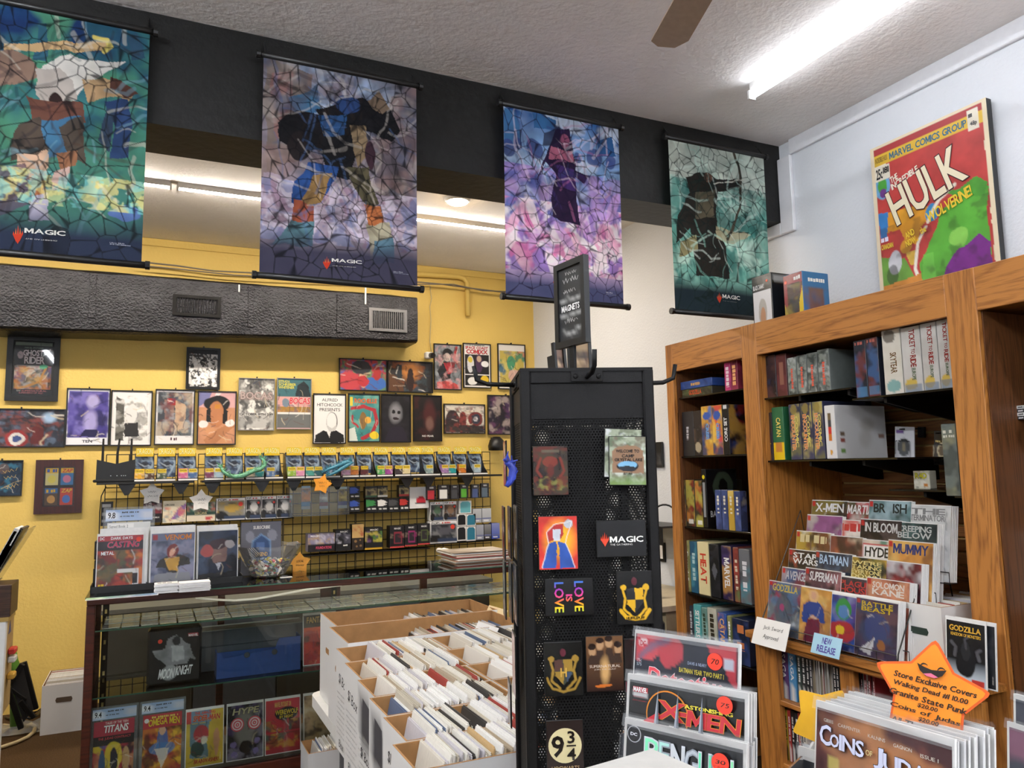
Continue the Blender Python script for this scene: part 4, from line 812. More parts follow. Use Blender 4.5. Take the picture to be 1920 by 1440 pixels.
prod('booster_box', 'black booster box with silver creature-like art', 'booster box', (629, 993, 658, 1033), '#141416', lambda a: a.blot(['#5a5a66', '#b8b8c4', '#3a3a48'], 6, .8, 2, 18, 66).text('MAGIC', 30, 6, 80, 14, '#e8e6e2').text('~ACE', 50, 70, 80, 78, '#e8e6e2'), d=.1)
prod('card_box', 'brown card box with tan upper half and red scrolls', 'card box', (660, 983, 682, 1031), '#2a2018', lambda a: a.rect(0, 0, 100, 52, '#c8a468').blot(['#a83a2a', '#c8a468'], 7, .7, 2, 4, 48).disc(30, 66, 12, '#8a6a40').disc(70, 62, 8, '#8a6a40').disc(40, 86, 9, '#8a6a40').disc(75, 84, 10, '#8a6a40'), d=.09)
prod('booster_box', 'black booster box with green-purple art and yellow base', 'booster box', (684, 989, 717, 1030), '#141414', lambda a: a.blot(['#5a8a3a', '#6a3a8a', '#c8b84a'], 6, .8, 2, 20, 66).text('MAGIC', 30, 7, 76, 14, '#e8e6e2').rect(0, 93, 100, 100, '#d8a828'), d=.11)
for (r, c, l) in (((731, 986, 758, 1027), '#8a2a3a', 'black deck set with red card frame, leftmost of three'), ((759, 984, 782, 1024), '#9a2a6a', 'black deck set with magenta card frame, middle of three'), ((783, 982, 806, 1021), '#5a6a3a', 'black deck set with olive card frame, rightmost of three')):
    prod('deck_set', l, 'deck set', r, '#17171a', lambda a: a.rect(28, 30, 84, 80, c).rect(34, 35, 78, 74, '#2c262c').blot([c, '#8a7a6a'], 5, .6, 2, 36, 56).text('MAGIC', 30, 8, 76, 16, '#e0dedc').rect(0, 95, 100, 100, '#d84a48'), d=.1, group='black deck sets in a row')
prod('card_box', 'stack of small black hanging packs at the far left grid edge', 'card box', (189, 941, 211, 986), '#1b1b1d', lambda a: a.rect(10, 12, 80, 22, '#a8a8a8').rect(10, 46, 80, 56, '#8a8a8a').rect(10, 76, 70, 84, '#9a9a9a'), Y=6.065, d=.06)
# ------------------------------------------------------------------ glass display counter
MAHOG = wood('mahogany', '#2e120b', '#4c2114', 'x', .3, 6.)
GLASS = glass('counter_glass', '#f8fbf9', 1.0, .01); SHELFG = glass('shelf_glass', '#f2f8f4', 1.0, .02)
GEDGE = mat('glass_edge', '#3f6a58', .2, var=.1)
CX0, CX1, CY0, CY1, CZ = -.255, 2.3, 4.0, 4.5, 1.014
case = empty('display_counter', ((CX0+CX1)/2, CY0, 0), 0, 'long glass display counter with dark reddish wooden frame', 'display case')
ox = (CX0+CX1)/2; oy = CY0
def cb(name, x0, x1, y0, y1, z0, z1, m, c=0): return box(name, x0-ox, x1-ox, y0-oy, y1-oy, z0, z1, m, case, c=c)
cb('base', CX0, CX1, CY0, CY1, .0, .175, MAHOG, .004)
cb('top_rail', CX0, CX1, CY0, CY0+.03, CZ-.038, CZ-.006, MAHOG, .003); cb('top_rail', CX0, CX1, CY1-.03, CY1, CZ-.038, CZ-.006, MAHOG, .003)
cb('top_rail', CX0, CX0+.03, CY0+.03, CY1-.03, CZ-.038, CZ-.006, MAHOG, .003)
cb('corner_post', CX0, CX0+.036, CY0, CY0+.03, .175, CZ-.038, MAHOG, .003); cb('corner_post', CX0, CX0+.036, CY1-.03, CY1, .175, CZ-.038, MAHOG, .003)
for px, wd in ((415, .035), (619, .11), (794, .04)):
    x = onY(px, 1130, CY1-.02)[0]; cb('rear_post', x-wd/2, x+wd/2, CY1-.035, CY1-.005, .175, CZ-.038, MAHOG, .003)
for x in (CX0+.045, onY(619, 1130, CY1-.02)[0]):
    o = cb('shelf_standard', x, x+.028, CY1-.06, CY1-.045, .2, CZ-.05, BLKMETAL)
    for k in range(9): box('slot', x+.009-ox, x+.019-ox, CY1-.062-oy, CY1-.0605-oy, .27+k*.075, .29+k*.075, mat('slot_dark', '#c8b070', .6), o)
cb('top_glass', CX0-.006, CX1, CY0-.008, CY1, CZ-.006, CZ, GLASS); cb('top_glass_edge', CX0-.006, CX1, CY0-.0095, CY0-.008, CZ-.006, CZ, GEDGE)
cb('front_glass', CX0+.036, CX1, CY0+.012, CY0+.017, .175, CZ-.038, GLASS); cb('side_glass', CX0+.012, CX0+.017, CY0+.03, CY1-.03, .175, CZ-.038, GLASS)
S1, S2 = .858, round(float(onY(375, 1284, 4.04)[2]), 3)
for z, d in ((S1, .4), (S2, .42)):
    cb('glass_shelf', CX0+.03, CX1, CY0+.04, CY0+.04+d, z-.006, z, SHELFG); cb('shelf_edge', CX0+.03, CX1, CY0+.038, CY0+.04, z-.006, z, GEDGE)
cb('deck', CX0+.03, CX1, CY0+.03, CY1-.01, .175, .18, mat('deck_grey', '#4a4640', .7))
# ------------------------------------------------------------------ comics
COMW, COMH = .172, .262
def cover(a, title, tc, pal, out=None, ty=(4, 18), tx=(6, 94), shear=0., sub=(), scale=5):
    a.blot(pal, scale, .85, len(title)+len(pal)); a.shade(.25, 8)
    if title: a.text(title, tx[0], ty[0], tx[1], ty[1], tc, 'b', shear, out)
    for (t, x0, y0, x1, y1, c) in sub: a.text(t, x0, y0, x1, y1, c, 'b')
    return a
def comic(label, loc, art_bg, paint, rz=0., tilt=.12, w=COMW, h=COMH, border=.004, bag=True, nx=44, ink=12, name='comic_book', group=None, m=None, th=.004, seed=0, top=.008, cat='comic'):
    o = tag(box(name, -w/2, w/2, 0, th, 0, h, PAPER, None, loc, (-tilt, 0, rz)), label, cat, group)
    a = Art(w-2*border, h-2*border-top, art_bg, nx, None, seed+len(label), .06); paint(a); a.ink(ink, lo=26) if ink else None; a.put('cover', m or GLOSSY, o, (0, -.0006, border))
    if bag: mesh('polybag', [(-w/2-.002, -.003, -.0005), (w/2+.002, -.003, -.0005), (w/2+.002, -.0015, h+.006), (-w/2-.002, -.0015, h+.006)], [(0, 1, 2, 3)], BAG, o)
    return o
_bk = {}
def backing(n, loc, rz, tilt, step, label, group, w=COMW, h=COMH, jit=.004, name='comic_book', cols=('#e9e7e4', '#dcdcdc', '#f0eeea', '#cfd2d6')):
    """comics filed one behind the other: only their edges show"""
    c, s = cos(rz), sin(rz)
    for k in range(n):
        random.seed(k*7+int(abs(loc[0])*100)); dh = random.uniform(-jit, jit); key = (w, h, k % len(cols), cols)
        if key not in _bk:
            q = box('b', -w/2, w/2, 0, .0035, 0, h, mat('edge_'+cols[k % len(cols)], cols[k % len(cols)], .5)); _bk[key] = q.data; bpy.data.objects.remove(q)
        d = step*(k+1); o = place(name, _bk[key], None, (loc[0]-s*d+random.uniform(-jit, jit)*c, loc[1]+c*d, loc[2]), (-tilt, 0, rz)); o.scale = (1, 1, 1+dh)
        tag(o, label, 'comic', group)
def slab(label, loc, paint, bg, grade, rz=0., tilt=.1, seed=0):
    w, h = .2, .325
    o = tag(box('graded_comic', -w/2, w/2, 0, .014, 0, h, glass('slab_plastic', '#f2f6f8', 1.0, .05, .12), None, loc, (-tilt, 0, rz), c=.004), label, 'graded comic')
    a = Art(w-.02, .046, '#a9bedd', 6, 3); a.fade('#7f9cc8', 100, 0, .5).rect(3, 10, 22, 90, '#eef0f4').text(grade, 5, 25, 20, 75, '#222').text('~Universal grade comic', 34, 18, 72, 32, '#333', 'n').text('~white pages', 30, 55, 60, 66, '#333', 'n').rect(86, 10, 97, 85, '#c8ccd8'); a.put('grade_label', PRINT, o, (0, -.0008, h-.056))
    a = Art(w-.034, h-.075, bg, 50, None, seed, .06); paint(a); a.ink(16, lo=45); a.put('cover', PRINT, o, (0, -.0008, .012))
    return o
def at(px, py, Y): p = onY(px, py, Y); return p
LY = 4.07; LZ = .1805
def lowx(px): return onY(px, 1390, LY)[0]
slab('graded comic with red title band and 9.4 label, leftmost in the counter', (lowx(213), LY, LZ), lambda a: (a.rect(0, 0, 100, 26, '#a8283a').rect(0, 26, 100, 42, '#141418'), a.blot(['#c8343a', '#d8c02a', '#2c58a0', '#241c20', '#c88a60'], 6, .85, 3, 42, 100), a.ell(50, 62, 22, 26, '#e0c82a', .8), a.ell(52, 70, 10, 24, '#1c2030'), a.ell(22, 72, 8, 22, '#3a5a80'), a.ell(82, 70, 9, 22, '#c8a070'), a.text('TALES OF THE TEEN', 28, 2, 84, 6, '#e8c8c0'), a.text('TITANS', 24, 8, 84, 20, '#f2efec', 'b', .1, out='#501018'), a.text('THE JUDAS CONTRACT', 12, 28, 92, 33, '#c83a44')), '#a8283a', '9.4', seed=2)
slab('graded orange comic with yellow title and 9.4 label, second in the counter', (lowx(304), LY, LZ), lambda a: (a.blot(['#d8862a', '#a82a30', '#f0c030', '#5a2018'], 6, .9, 5), a.ell(50, 50, 14, 30, '#3a6ab0', .9), a.ell(50, 62, 34, 12, '#4a82c0', .8), a.ell(50, 30, 9, 9, '#e0b090'), a.poly([(30, 62), (50, 95), (70, 62)], '#e8dcc8', .8), a.rect(0, 0, 100, 24, '#b8343c'), a.disc(9, 10, 6, '#e8e4e0'), a.text('~TODAY ANSWER', 22, 3, 90, 7, '#e8d060'), a.text('OMEGA MEN', 14, 9, 94, 21, '#e8c828', 'b', out='#3a1010', arch=.02)), '#c8702a', '9.4', seed=4)
comic('old yellow comic with grey-blue panel standing in the counter', (lowx(384), LY, LZ), '#d8b83a', lambda a: (a.rect(0, 0, 14, 22, '#c83a30'), a.rect(14, 0, 66, 22, '#7a98b0'), a.poly([(10, 22), (64, 22), (55, 60), (60, 85), (12, 85)], '#6a8a98'), a.ell(40, 42, 20, 16, '#b8323a'), a.ell(30, 70, 18, 14, '#2a4a44'), a.ell(82, 60, 8, 26, '#d8a070'), a.ell(48, 55, 9, 6, '#f0e8d0'), a.shade(.3), a.text('THE AMAZING', 22, 2, 78, 7, '#d84a30'), a.text('SPIDER-MAN', 18, 9, 90, 19, '#c8282c', 'b', .1, out='#e8d060'), a.text('BRAINWASHER!', 22, 88, 88, 95, '#a82424', 'b', .1)), seed=5)
comic('dark purple comic with two red spiral discs in the counter', (lowx(460), LY, LZ), '#1c1a20', lambda a: (a.blot(['#2a2838', '#4a3a6a', '#0e0d12', '#8a8494'], 6, .8, 3), a.ell(50, 45, 30, 34, '#9a948a', .75, .5), a.ell(52, 78, 18, 12, '#141418'), [(a.disc(c, 36, r, col, 24)) for c in (28, 76) for r, col in ((19, '#d85a64'), (15.5, '#ead8d8'), (12, '#d85a64'), (8.5, '#ead8d8'), (5, '#d85a64'), (2, '#ead8d8'))], a.text('HYPE', 14, 6, 86, 17, '#b8b08a', 'b', .2, out='#2a2a20'), [a.ell(x, y, 9, 6, '#8a7ab0') for x, y in ((16, 72), (84, 70), (20, 90), (80, 88))]), seed=7)
comic('old red comic with yellow lettering in a black oval', (lowx(531), LY, LZ), '#c8303a', lambda a: (a.blot(['#2c3a34', '#d8a03a', '#8a2a28', '#4a6a58'], 6, .8, 2, 38, 100), a.ell(60, 28, 34, 12, '#1c1a1c'), a.text('MARVEL SPOTLIGHT ON', 26, 5, 74, 14, '#e8c060'), a.text('WEREWOLF', 28, 20, 94, 29, '#e8c828', 'b', out='#101010'), a.text('BY NIGHT', 40, 31, 80, 36, '#e8c828'), a.rect(2, 60, 98, 62, '#c8303a'), a.rect(32, 38, 34, 60, '#c8303a'), a.rect(64, 38, 66, 60, '#c8303a'), a.rect(0, 92, 100, 100, '#b8303a')), seed=9)
comic('tan comic with sepia figures beside the white box table', (lowx(602), LY, LZ), '#c8a878', lambda a: (a.blot(['#8a6a48', '#e0c8a0', '#5a4434', '#d8b48a'], 6, .85, 4), a.rect(0, 90, 100, 100, '#e8dcc8'), a.text('~ARMY OF', 6, 92, 94, 97, '#3a2a20')), seed=12)
comic('red comic on the glass shelf half hidden by the boxes', (onY(600, 1205, 4.15)[0], 4.15, S2+.001), '#a8282e', lambda a: (a.blot(['#2a1a1c', '#d8502a', '#c83a3a'], 6, .85, 4), a.rect(0, 0, 100, 24, '#3a302c'), a.text('FANTASTIC', 10, 4, 92, 16, '#d8b060')), seed=14, tilt=.08)
e = empty('added_light_strip', (1.0, CY0+.042, CZ-.02), 0, 'slim white light strip under the counter front rail', 'light strip')  # light strip added out of sight to brighten the goods in the case
box('housing', -1.2, 1.25, -.008, .008, 0, .006, WHITEPL, e); box('glowing_face', -1.19, 1.24, -.006, .006, -.002, 0, emit('added_strip_glow', '#fff4e2', 8), e)
# tin, blue and grey storage boxes
p0, p1 = onY(276, 1230, 4.12), onY(378, 1230, 4.12); w = p1[0]-p0[0]; zt = onY(330, 1177, 4.12)[2]-S2
o = tag(box('collector_tin', -w/2, w/2, 0, .09, 0, zt, mat('tin_black', '#121214', .35), None, ((p0[0]+p1[0])/2, 4.12, S2+.001), c=.012), 'square black tin with grey cloaked shape in the counter', 'tin')
a = Art(w-.02, zt-.02, '#121214', 44, None, 3, .05)
a.poly([(35, 18), (52, 10), (64, 20), (80, 32), (92, 62), (80, 56), (76, 68), (34, 70), (26, 62), (14, 50), (6, 36), (30, 34)], '#8a8a8e').poly([(42, 30), (68, 32), (70, 60), (44, 62)], '#b8b8bc', .8).ell(52, 22, 8, 9, '#2c2c30').ell(40, 82, 18, 14, '#9a9a9e').shade(.35, 9)
a.text('MOON', 18, 74, 48, 92, '#f0f0f2', 'b', .15).text('KNIGHT', 52, 71, 84, 88, '#f0f0f2', 'b', .15).rect(76, 10, 97, 16, '#b83a44').text('MARVEL', 77, 11, 96, 15.5, '#f0eeee').disc(20, 20, 4.5, '#e2402c'); a.put('lid_print', PRINT, o, (0, -.0008, .01))
BLUEB = mat('blue_box_card', '#27498c', .55); GREYB = mat('grey_box_card', '#4a4f56', .6)
x0, x1 = onY(406, 1250, 4.1)[0], onY(563, 1250, 4.1)[0]; L = x1-x0
e = empty('storage_box', ((x0+x1)/2, 4.1, S2+.001), 0, 'long blue open card storage box on the counter shelf', 'storage box')
B().prism([(-L/2, 0), (L/2, 0), (L/2, .165), (L*.24, .165), (L*.21, .145), (L*.19, .115), (-L*.42, .095), (-L*.46, .12), (-L/2, .125)], 0, .004).build('front_side', BLUEB, e)
box('back_side', -L/2, L/2, .115, .12, 0, .1, BLUEB, e); box('bottom', -L/2, L/2, .004, .115, 0, .004, BLUEB, e)
for sx in (-1, 1): box('end_side', sx*(L/2-.002)-.002, sx*(L/2-.002)+.002, .004, .115, .004, .12 if sx < 0 else .165, BLUEB, e)
for sx in (-.15, .18): B().lathe([(.0, 0), (.012, 0), (.014, .002)], 14).build('snap', GREYB, e, (sx*L, -.001, .1), (pi/2, 0, 0))
e = empty('storage_box', (onY(472, 1230, 4.3)[0], 4.28, S2+.001), 0, 'closed grey storage box behind the blue one', 'storage box')
B().cbox(-.26, .26, 0, .14, 0, .12, .003).build('body', GREYB, e); B().cbox(-.264, .264, -.004, .144, .12, .2, .003).build('lid', GREYB, e)
# single cards in hard sleeves lying on the top glass shelf
CARDM = [mat('card_'+c, c, .3, var=.2, scale=30) for c in ('#e8deb0', '#dcd8c4', '#c8d0c8', '#f0e6c0', '#b8c0b4')]  # pale card colours include the glare off the flat sleeves
q = B().box(-.034, .034, 0, .09, 0, .002); q.box(-.037, .037, -.004, .1, .002, .0032); o = q.build('c', CARDM[0]); cme = []
for m in CARDM:
    k = o.data.copy(); k.materials.clear(); k.materials.append(m); cme.append(k)
bpy.data.objects.remove(o)
tl = glass('card_sleeve', '#f6f8f6', 1.6, .12, .08); sl = box('s', -.037, .037, -.004, .1, .0034, .004, tl); slme = sl.data; bpy.data.objects.remove(sl)
random.seed(5)
for r in range(3):
    for k in range(31):
        x = CX0+.1+k*.08
        o = place('trading_card', cme[random.randrange(5)], None, (x+random.uniform(-.002, .002), CY0+.06+r*.125, S1+.0005), (0, 0, random.uniform(-.03, .03)))
        place('hard_sleeve', slme, o); tag(o, 'sleeved trading card lying in a row on the upper glass shelf', 'trading card', 'sleeved cards in the counter')
tag(B().tube([onY(x, y, 4.2) for x, y in ((366, 1121), (400, 1124), (440, 1126), (480, 1123), (540, 1112), (590, 1103), (640, 1097))], .006, 8).build('power_cord', WHITEPL, smooth=True), 'white cord looping under the counter top', 'cable')
# ------------------------------------------------------------------ on the counter
TZ = CZ+.0006
def stand(x, y, w, label):
    e = empty('comic_stand', (x, y, TZ), 0, label, 'stand', 'comic stands on the counter')
    box('front_lip', -w/2, w/2, -.008, -.004, 0, .03, BLACK, e); box('tray', -w/2, w/2, -.004, .12, 0, .004, BLACK, e); box('back_support', -w/2, w/2, .12, .124, 0, .1, BLACK, e)
    for sx in (-1, 1): box('side_wall', sx*w/2-.002, sx*w/2+.002, -.008, .124, 0, .035, BLACK, e)
def cx(px, Y, py=1080): return onY(px, py, Y)[0]
K = .97
Y1 = 4.12
stand(cx(232, Y1), Y1, .27, 'black acrylic stand holding the leftmost counter comics')
comic('bagged red comic with white sticker and red price dot, leftmost stand', (cx(224, Y1), Y1, TZ+.006), '#7a2a20', lambda a: (a.blot(['#3a3a2a', '#b83a28', '#d87a3a', '#2a1c1c', '#5a5a3a'], 6, .85, 4, 24, 100), a.rect(0, 0, 100, 26, '#2a1a20'), a.rect(0, 0, 100, 9, '#a82a34'), a.text('DC', 4, 2, 14, 7, '#f0eeee'), a.text('DARK DAYS', 28, 2, 76, 7, '#f0eeee'), a.text('CASTING', 20, 11, 90, 22, '#c83a54', 'b', .15, out='#3a8a9a'), a.text('METAL', 8, 29, 36, 35, '#e8e4e0'), a.rect(44, 62, 92, 69, '#e8e4de'), a.disc(90, 8, 6, '#e2402c'), a.rect(78, 70, 92, 94, '#f0eeec'), [a.rect(79+2*k, 72, 80+2*k, 90, '#222') for k in range(6)], a.text('~PETER', 4, 88, 18, 94, '#d8b030')), w=.2, h=.265, tilt=.06, seed=3)
backing(9, (cx(230, Y1), Y1, TZ+.006), 0, .06, .009, 'bagged comic filed behind the red comic of the leftmost stand', 'comics behind the leftmost stand cover', .205, .285)
o = slab('graded comic with 9.8 label standing tallest behind the leftmost stand', (cx(238, 4.22), 4.23, TZ+.006), lambda a: (a.rect(0, 0, 100, 100, '#dcdcd8'), a.rect(3, 3, 60, 12, '#f4f2ee'), a.text('Signed Book 2', 5, 4, 48, 10, '#333', 'n')), '#d8d6d2', '9.8', seed=8); o.scale = (1.15, 1, 1.18)
Y2 = 4.13
stand(cx(325, Y2), Y2, .235, 'black acrylic stand holding the middle counter comics')
comic('bagged comic with a red-headed yellow figure in the middle stand', (cx(323, Y2), Y2, TZ+.006), '#5a5f78', lambda a: (a.blot(['#8a8fa8', '#3a3e54', '#9a98b0'], 5, .7, 2), a.poly([(18, 52), (35, 42), (68, 42), (88, 50), (92, 62), (64, 64), (60, 76), (40, 76), (34, 66), (12, 64)], '#2a261f'), a.poly([(30, 46), (68, 46), (60, 72), (42, 72)], '#c89a3a'), a.ell(49, 34, 13, 14, '#7a2420'), a.ell(48, 36, 6.5, 8, '#d8a488'), a.poly([(10, 76), (90, 76), (96, 100), (4, 100)], '#8f9096'), a.shade(.25), a.rect(0, 0, 100, 14, '#6a6e88'), a.text('VENOM', 30, 3, 92, 13, '#d8843a', 'b', .05, out='#3a1a10'), a.rect(4, 3, 14, 11, '#a8303a')), w=.2, h=.265, tilt=.06, seed=6, nx=54)
backing(8, (cx(322, Y2), Y2, TZ+.006), 0, .06, .009, 'bagged comic filed behind the cover of the middle stand', 'comics behind the middle stand cover', .2, .285)
Y3 = 4.14
stand(cx(410, Y3), Y3, .225, 'black acrylic stand holding the rightmost counter comics')
comic('bagged dark blue comic with a face in profile, rightmost stand', (cx(408, Y3), Y3, TZ+.006), '#1d2430', lambda a: (a.blot(['#10141c', '#2c3c58', '#4a5a74'], 4, .7, 2), a.ell(54, 46, 20, 22, '#8a6a60', .95), a.ell(52, 26, 24, 10, '#38202a'), a.ell(22, 38, 16, 12, '#b8504a', .9), a.ell(80, 28, 14, 8, '#b8b0b0', .9), a.poly([(30, 62), (70, 60), (84, 92), (22, 92)], '#182338'), a.poly([(44, 62), (58, 62), (50, 78)], '#c8c8d0'), a.poly([(0, 84), (100, 80), (100, 100), (0, 100)], '#0c1018'), a.line([(10, 98), (90, 94)], 2, '#5a9ac0'), a.shade(.2)), w=.19, h=.265, tilt=.06, seed=8, nx=54)
backing(6, (cx(407, Y3), Y3, TZ+.006), 0, .06, .008, 'bagged comic filed behind the dark blue profile comic', 'comics behind the rightmost stand cover', .19, .28)
Y4 = 4.36
p0, p1 = onY(451, 1030, Y4), onY(528, 1030, Y4); w = p1[0]-p0[0]; h = onY(490, 978, Y4)[2]-TZ
o = tag(box('sign_board', -w/2, w/2, 0, .006, 0, h, BLACK, None, ((p0[0]+p1[0])/2, Y4, TZ), (-.05, 0, 0)), 'grey display board reading SUBSCRIBE behind the clear bowl', 'sign')
a = Art(w-.006, h-.006, '#5c5c68', 30, None, 4, .03); a.rect(0, 0, 100, 100, '#63636e').poly([(28, 36), (50, 24), (72, 36), (74, 62), (66, 80), (34, 80), (26, 62)], '#2a4a78').ell(22, 28, 11, 11, '#8a8c98').ell(78, 26, 12, 11, '#8a8c98').rect(40, 40, 56, 54, '#4a6aa0').line([(28, 36), (50, 24), (72, 36), (74, 62), (66, 80), (34, 80), (26, 62), (28, 36)], 2.5, '#7fa8d8')
a.text('SUBSCRIBE', 30, 7, 72, 13, '#e8e6e2').text('LEGEND', 36, 58, 66, 65, '#d8a848').text('~COMICS', 28, 68, 76, 75, '#a8c0e0'); a.put('print', PRINT, o, (0, -.0008, .003))
B().add([(-.04, .006, 0), (.04, .006, 0), (0, .006, h*.6), (0, .1, 0)], [(0, 1, 2), (0, 2, 3), (1, 3, 2), (0, 3, 1)]).build('easel', BLACK, o)
# bowl of badges
p = onZ(504, 1082, TZ); e = empty('clear_bowl', (p[0], p[1]+.04, TZ), 0, 'clear flared plastic bowl on the counter', 'bowl')
n = 16; prof = [(.0, .004), (.075, .004), (.085, .01), (.125, .09), (.165, .16), (.168, .162), (.13, .092), (.09, .012)]
v = []; f = []
for r, z in prof:
    for k in range(n): rr = r*(1+(.05 if k % 2 else 0)*min(1, z/.1)); v.append((rr*cos(2*pi*k/n), rr*sin(2*pi*k/n), z+(.008 if (k % 2 and z > .15) else 0)))
for i in range(len(prof)-1):
    for k in range(n): f.append((i*n+k, i*n+(k+1) % n, (i+1)*n+(k+1) % n, (i+1)*n+k))
mesh('shell', v, f, glass('bowl_plastic', '#ffffff', .7, .03, .07), e)
bm = B(); cols = []; random.seed(8); pal = [lin(c) for c in ('#17171a', '#d8d6d2', '#b83a4a', '#c8b83a', '#3a5a8a', '#e8e6e4', '#202024', '#5a8a5a')]
for k in range(260):
    t = random.random(); z = .012+.075*t; R = (.07+.045*t)*sqrt(random.random()); a_ = random.uniform(0, 6.28); c_ = (p[0]+R*cos(a_), p[1]+.04+R*sin(a_), TZ+z); n0 = len(bm.v)
    ax, ay = random.uniform(-1, 1), random.uniform(-1, 1); rr = random.uniform(.008, .013); M3 = Matrix.Rotation(ax, 3, 'X') @ Matrix.Rotation(ay, 3, 'Y')
    vv = [Vector((rr*cos(2*pi*j/8), rr*sin(2*pi*j/8), 0)) for j in range(8)]; vv = [tuple(M3 @ (q_+Vector((0, 0, zz)))+Vector(c_)) for zz in (0, .004) for q_ in vv]
    bm.add(vv, [tuple(range(8))[::-1], tuple(range(8, 16))]+[(j, (j+1) % 8, 8+(j+1) % 8, 8+j) for j in range(8)]); cols += [random.choice(pal)]*16
o = mesh('badges', bm.v, bm.f, PRINT, None, cols=cols); tag(o, 'heap of small colourful badges filling the clear bowl', 'badges', kind='stuff')
star('star_sign', (562, 1056), 20, '#f0a63a', 'orange paper star reading LOCAL behind the clear bowl', 4.42, [('LOCAL', 36, 36, 66, 46), ('Honey', 34, 54, 68, 64)])
# paper piles and magazines
def pile(name, px, py, w, d, n, t, label, rz=0., top=None, cat='paper stack', jit=.004, cols=('#efedea', '#e4e2de', '#f4f2f0'), z=TZ, grp=None):
    p = onZ(px, py, z); random.seed(int(px)); e = empty(name, (p[0], p[1], z), rz, label, cat, grp)
    for k in range(n):
        c = cols[k % len(cols)]; jx, jy = random.uniform(-jit, jit), random.uniform(-jit, jit)
        box('sheet', -w/2+jx, w/2+jx, jy, d+jy, k*t, (k+.92)*t, mat('sheet_'+c, c, .6), e, rot=(0, 0, random.uniform(-.02, .02)))
    if top:
        a = Art(w-.004, d-.004, '#eee', 10, None, 2, .05); top(a); a.put('top_print', PRINT, e, (0, .002, n*t+.0006), (-pi/2, 0, 0))
    return e
pile('card_stack', 312, 1112, .1, .07, 7, .006, 'short stack of printed white cards at the counter edge', top=lambda a: (a.rect(0, 0, 100, 100, '#efede9'), a.text('~CUSTOMER CARD', 10, 30, 90, 70, '#444')))
pile('card_stack', 366, 1109, .135, .085, 7, .006, 'wider stack of blank white cards at the counter edge')
pile('flyer', 229, 1121, .29, .06, 2, .001, 'green and blue printed flyer lying at the counter corner', cat='flyer', top=lambda a: a.grad('#7ab05a', '#5a6ab0', 0, 100, True).blot(['#8ac8a0', '#7a6ab8', '#f0f0e0'], 4, .6))
pile('magazine_stack', 905, 1052, .36, .26, 9, .006, 'loose stack of magazines at the right of the counter', jit=.02, cols=('#d8d0c4', '#b88a70', '#e6e2dc', '#8a8478', '#c8605a'), top=lambda a: a.grad('#c8bca8', '#8a7a6a').blot(['#d8d0c8', '#6a5a50'], 4, .7))
for k, px in enumerate((853, 863)):
    p = onZ(px, 1046, TZ); L = .3
    e = empty('poster_tube', (p[0], p[1], TZ+.02), 0, 'rolled paper tube with black end cap, %s of the pair' % ('left', 'right')[k], 'poster tube')
    B().tube([(0, .004, 0), (0, L, 0)], .0175, 14).build('roll', PAPER, e, smooth=True); B().tube([(0, -.006, 0), (0, .012, 0)], .0195, 14).build('end_cap', BLACK, e)
pile('price_card', 538, 1083, .06, .04, 1, .0012, 'small white price card lying beside the clear bowl', cat='card')
# dark boxed goods standing behind the left stand
for (r, l) in (((177, 1012, 190, 1048), 'dark packaged goods behind the counter corner, upper'), ((176, 1050, 190, 1098), 'dark packaged goods behind the counter corner, lower')):
    x0, x1, z0, z1 = rectY(r, 4.42); w, h = x1-x0+.06, z1-z0
    o = tag(box('boxed_goods', -w/2, w/2, 0, .06, 0, h-.003, mat('goods_dark', '#1d1c1d', .5), None, (x0+w/2, 4.42, TZ if r[1] > 1040 else TZ+.002+rectY((176, 1050, 190, 1098), 4.42)[3]-TZ), c=.003), l, 'box')
    a = Art(w*.8, h*.3, '#c8c6c2', 2, 2); a.text('~DICE', 10, 30, 60, 70, '#333'); a.put('sticker', PRINT, o, (0, -.0008, h*.55))

# low dark cabinet in the aisle behind the counter, seen through the glass
e = empty('storage_cabinet', (1.0, 5.25, 0), 0, 'low dark grey cabinet behind the glass counter', 'cabinet')
DKC = mat('dark_olive_cabinet', '#3c3a30', .6, var=.15, scale=5)
B().cbox(-1.25, 1.25, 0, .4, .05, .74, .004).build('body', DKC, e); box('top', -1.27, 1.27, -.02, .42, .74, .765, mat('grey_top', '#6a675e', .6), e); box('plinth', -1.2, 1.2, .03, .38, 0, .05, BLACK, e)
for k in range(5):
    x = -1.24+k*.496; d_ = B().cbox(x+.005, x+.491, -.012, 0, .07, .72, .003).build('door', (DKC, GREYB)[k % 2], e); box('handle', x+.44, x+.455, -.03, -.012, .4, .52, GREYM, d_)
# ------------------------------------------------------------------ folding table with comic boxes
BZT = .95; TT = .63                     # height of the box tops and of the table top
def bz(px, py, z=BZT): return onZ(px, py, z)
Lc = [(601, 1155), (617, 1182), (630, 1216), (646, 1243), (670, 1275), (692, 1309), (718, 1345), (735, 1396)]
LP = [bz(*q) for q in Lc]; YS = [p[1] for p in LP]+[LP[-1][1]-.175]; XS = [p[0] for p in LP]
Rc = [(912, 1131), (945, 1160), (838, 1215), (866, 1240), (908, 1270), (950, 1295), (975, 1330), (1000, 1370)]
XE = [bz(*q)[0] for q in Rc]
tx0, tx1, ty0, ty1 = float(onZ(590, 1310, TT)[0]), 1.3, YS[-1]-.05, YS[0]+.06
TABM = mat('white_table_plastic', '#e4e2dc', .45, var=.03, bump=.15, bscale=200)
tb = empty('folding_table', ((tx0+tx1)/2, (ty0+ty1)/2, 0), 0, 'white plastic folding table carrying the comic boxes', 'table')
hx, hy = (tx1-tx0)/2, (ty1-ty0)/2; rr = .06; pts = []
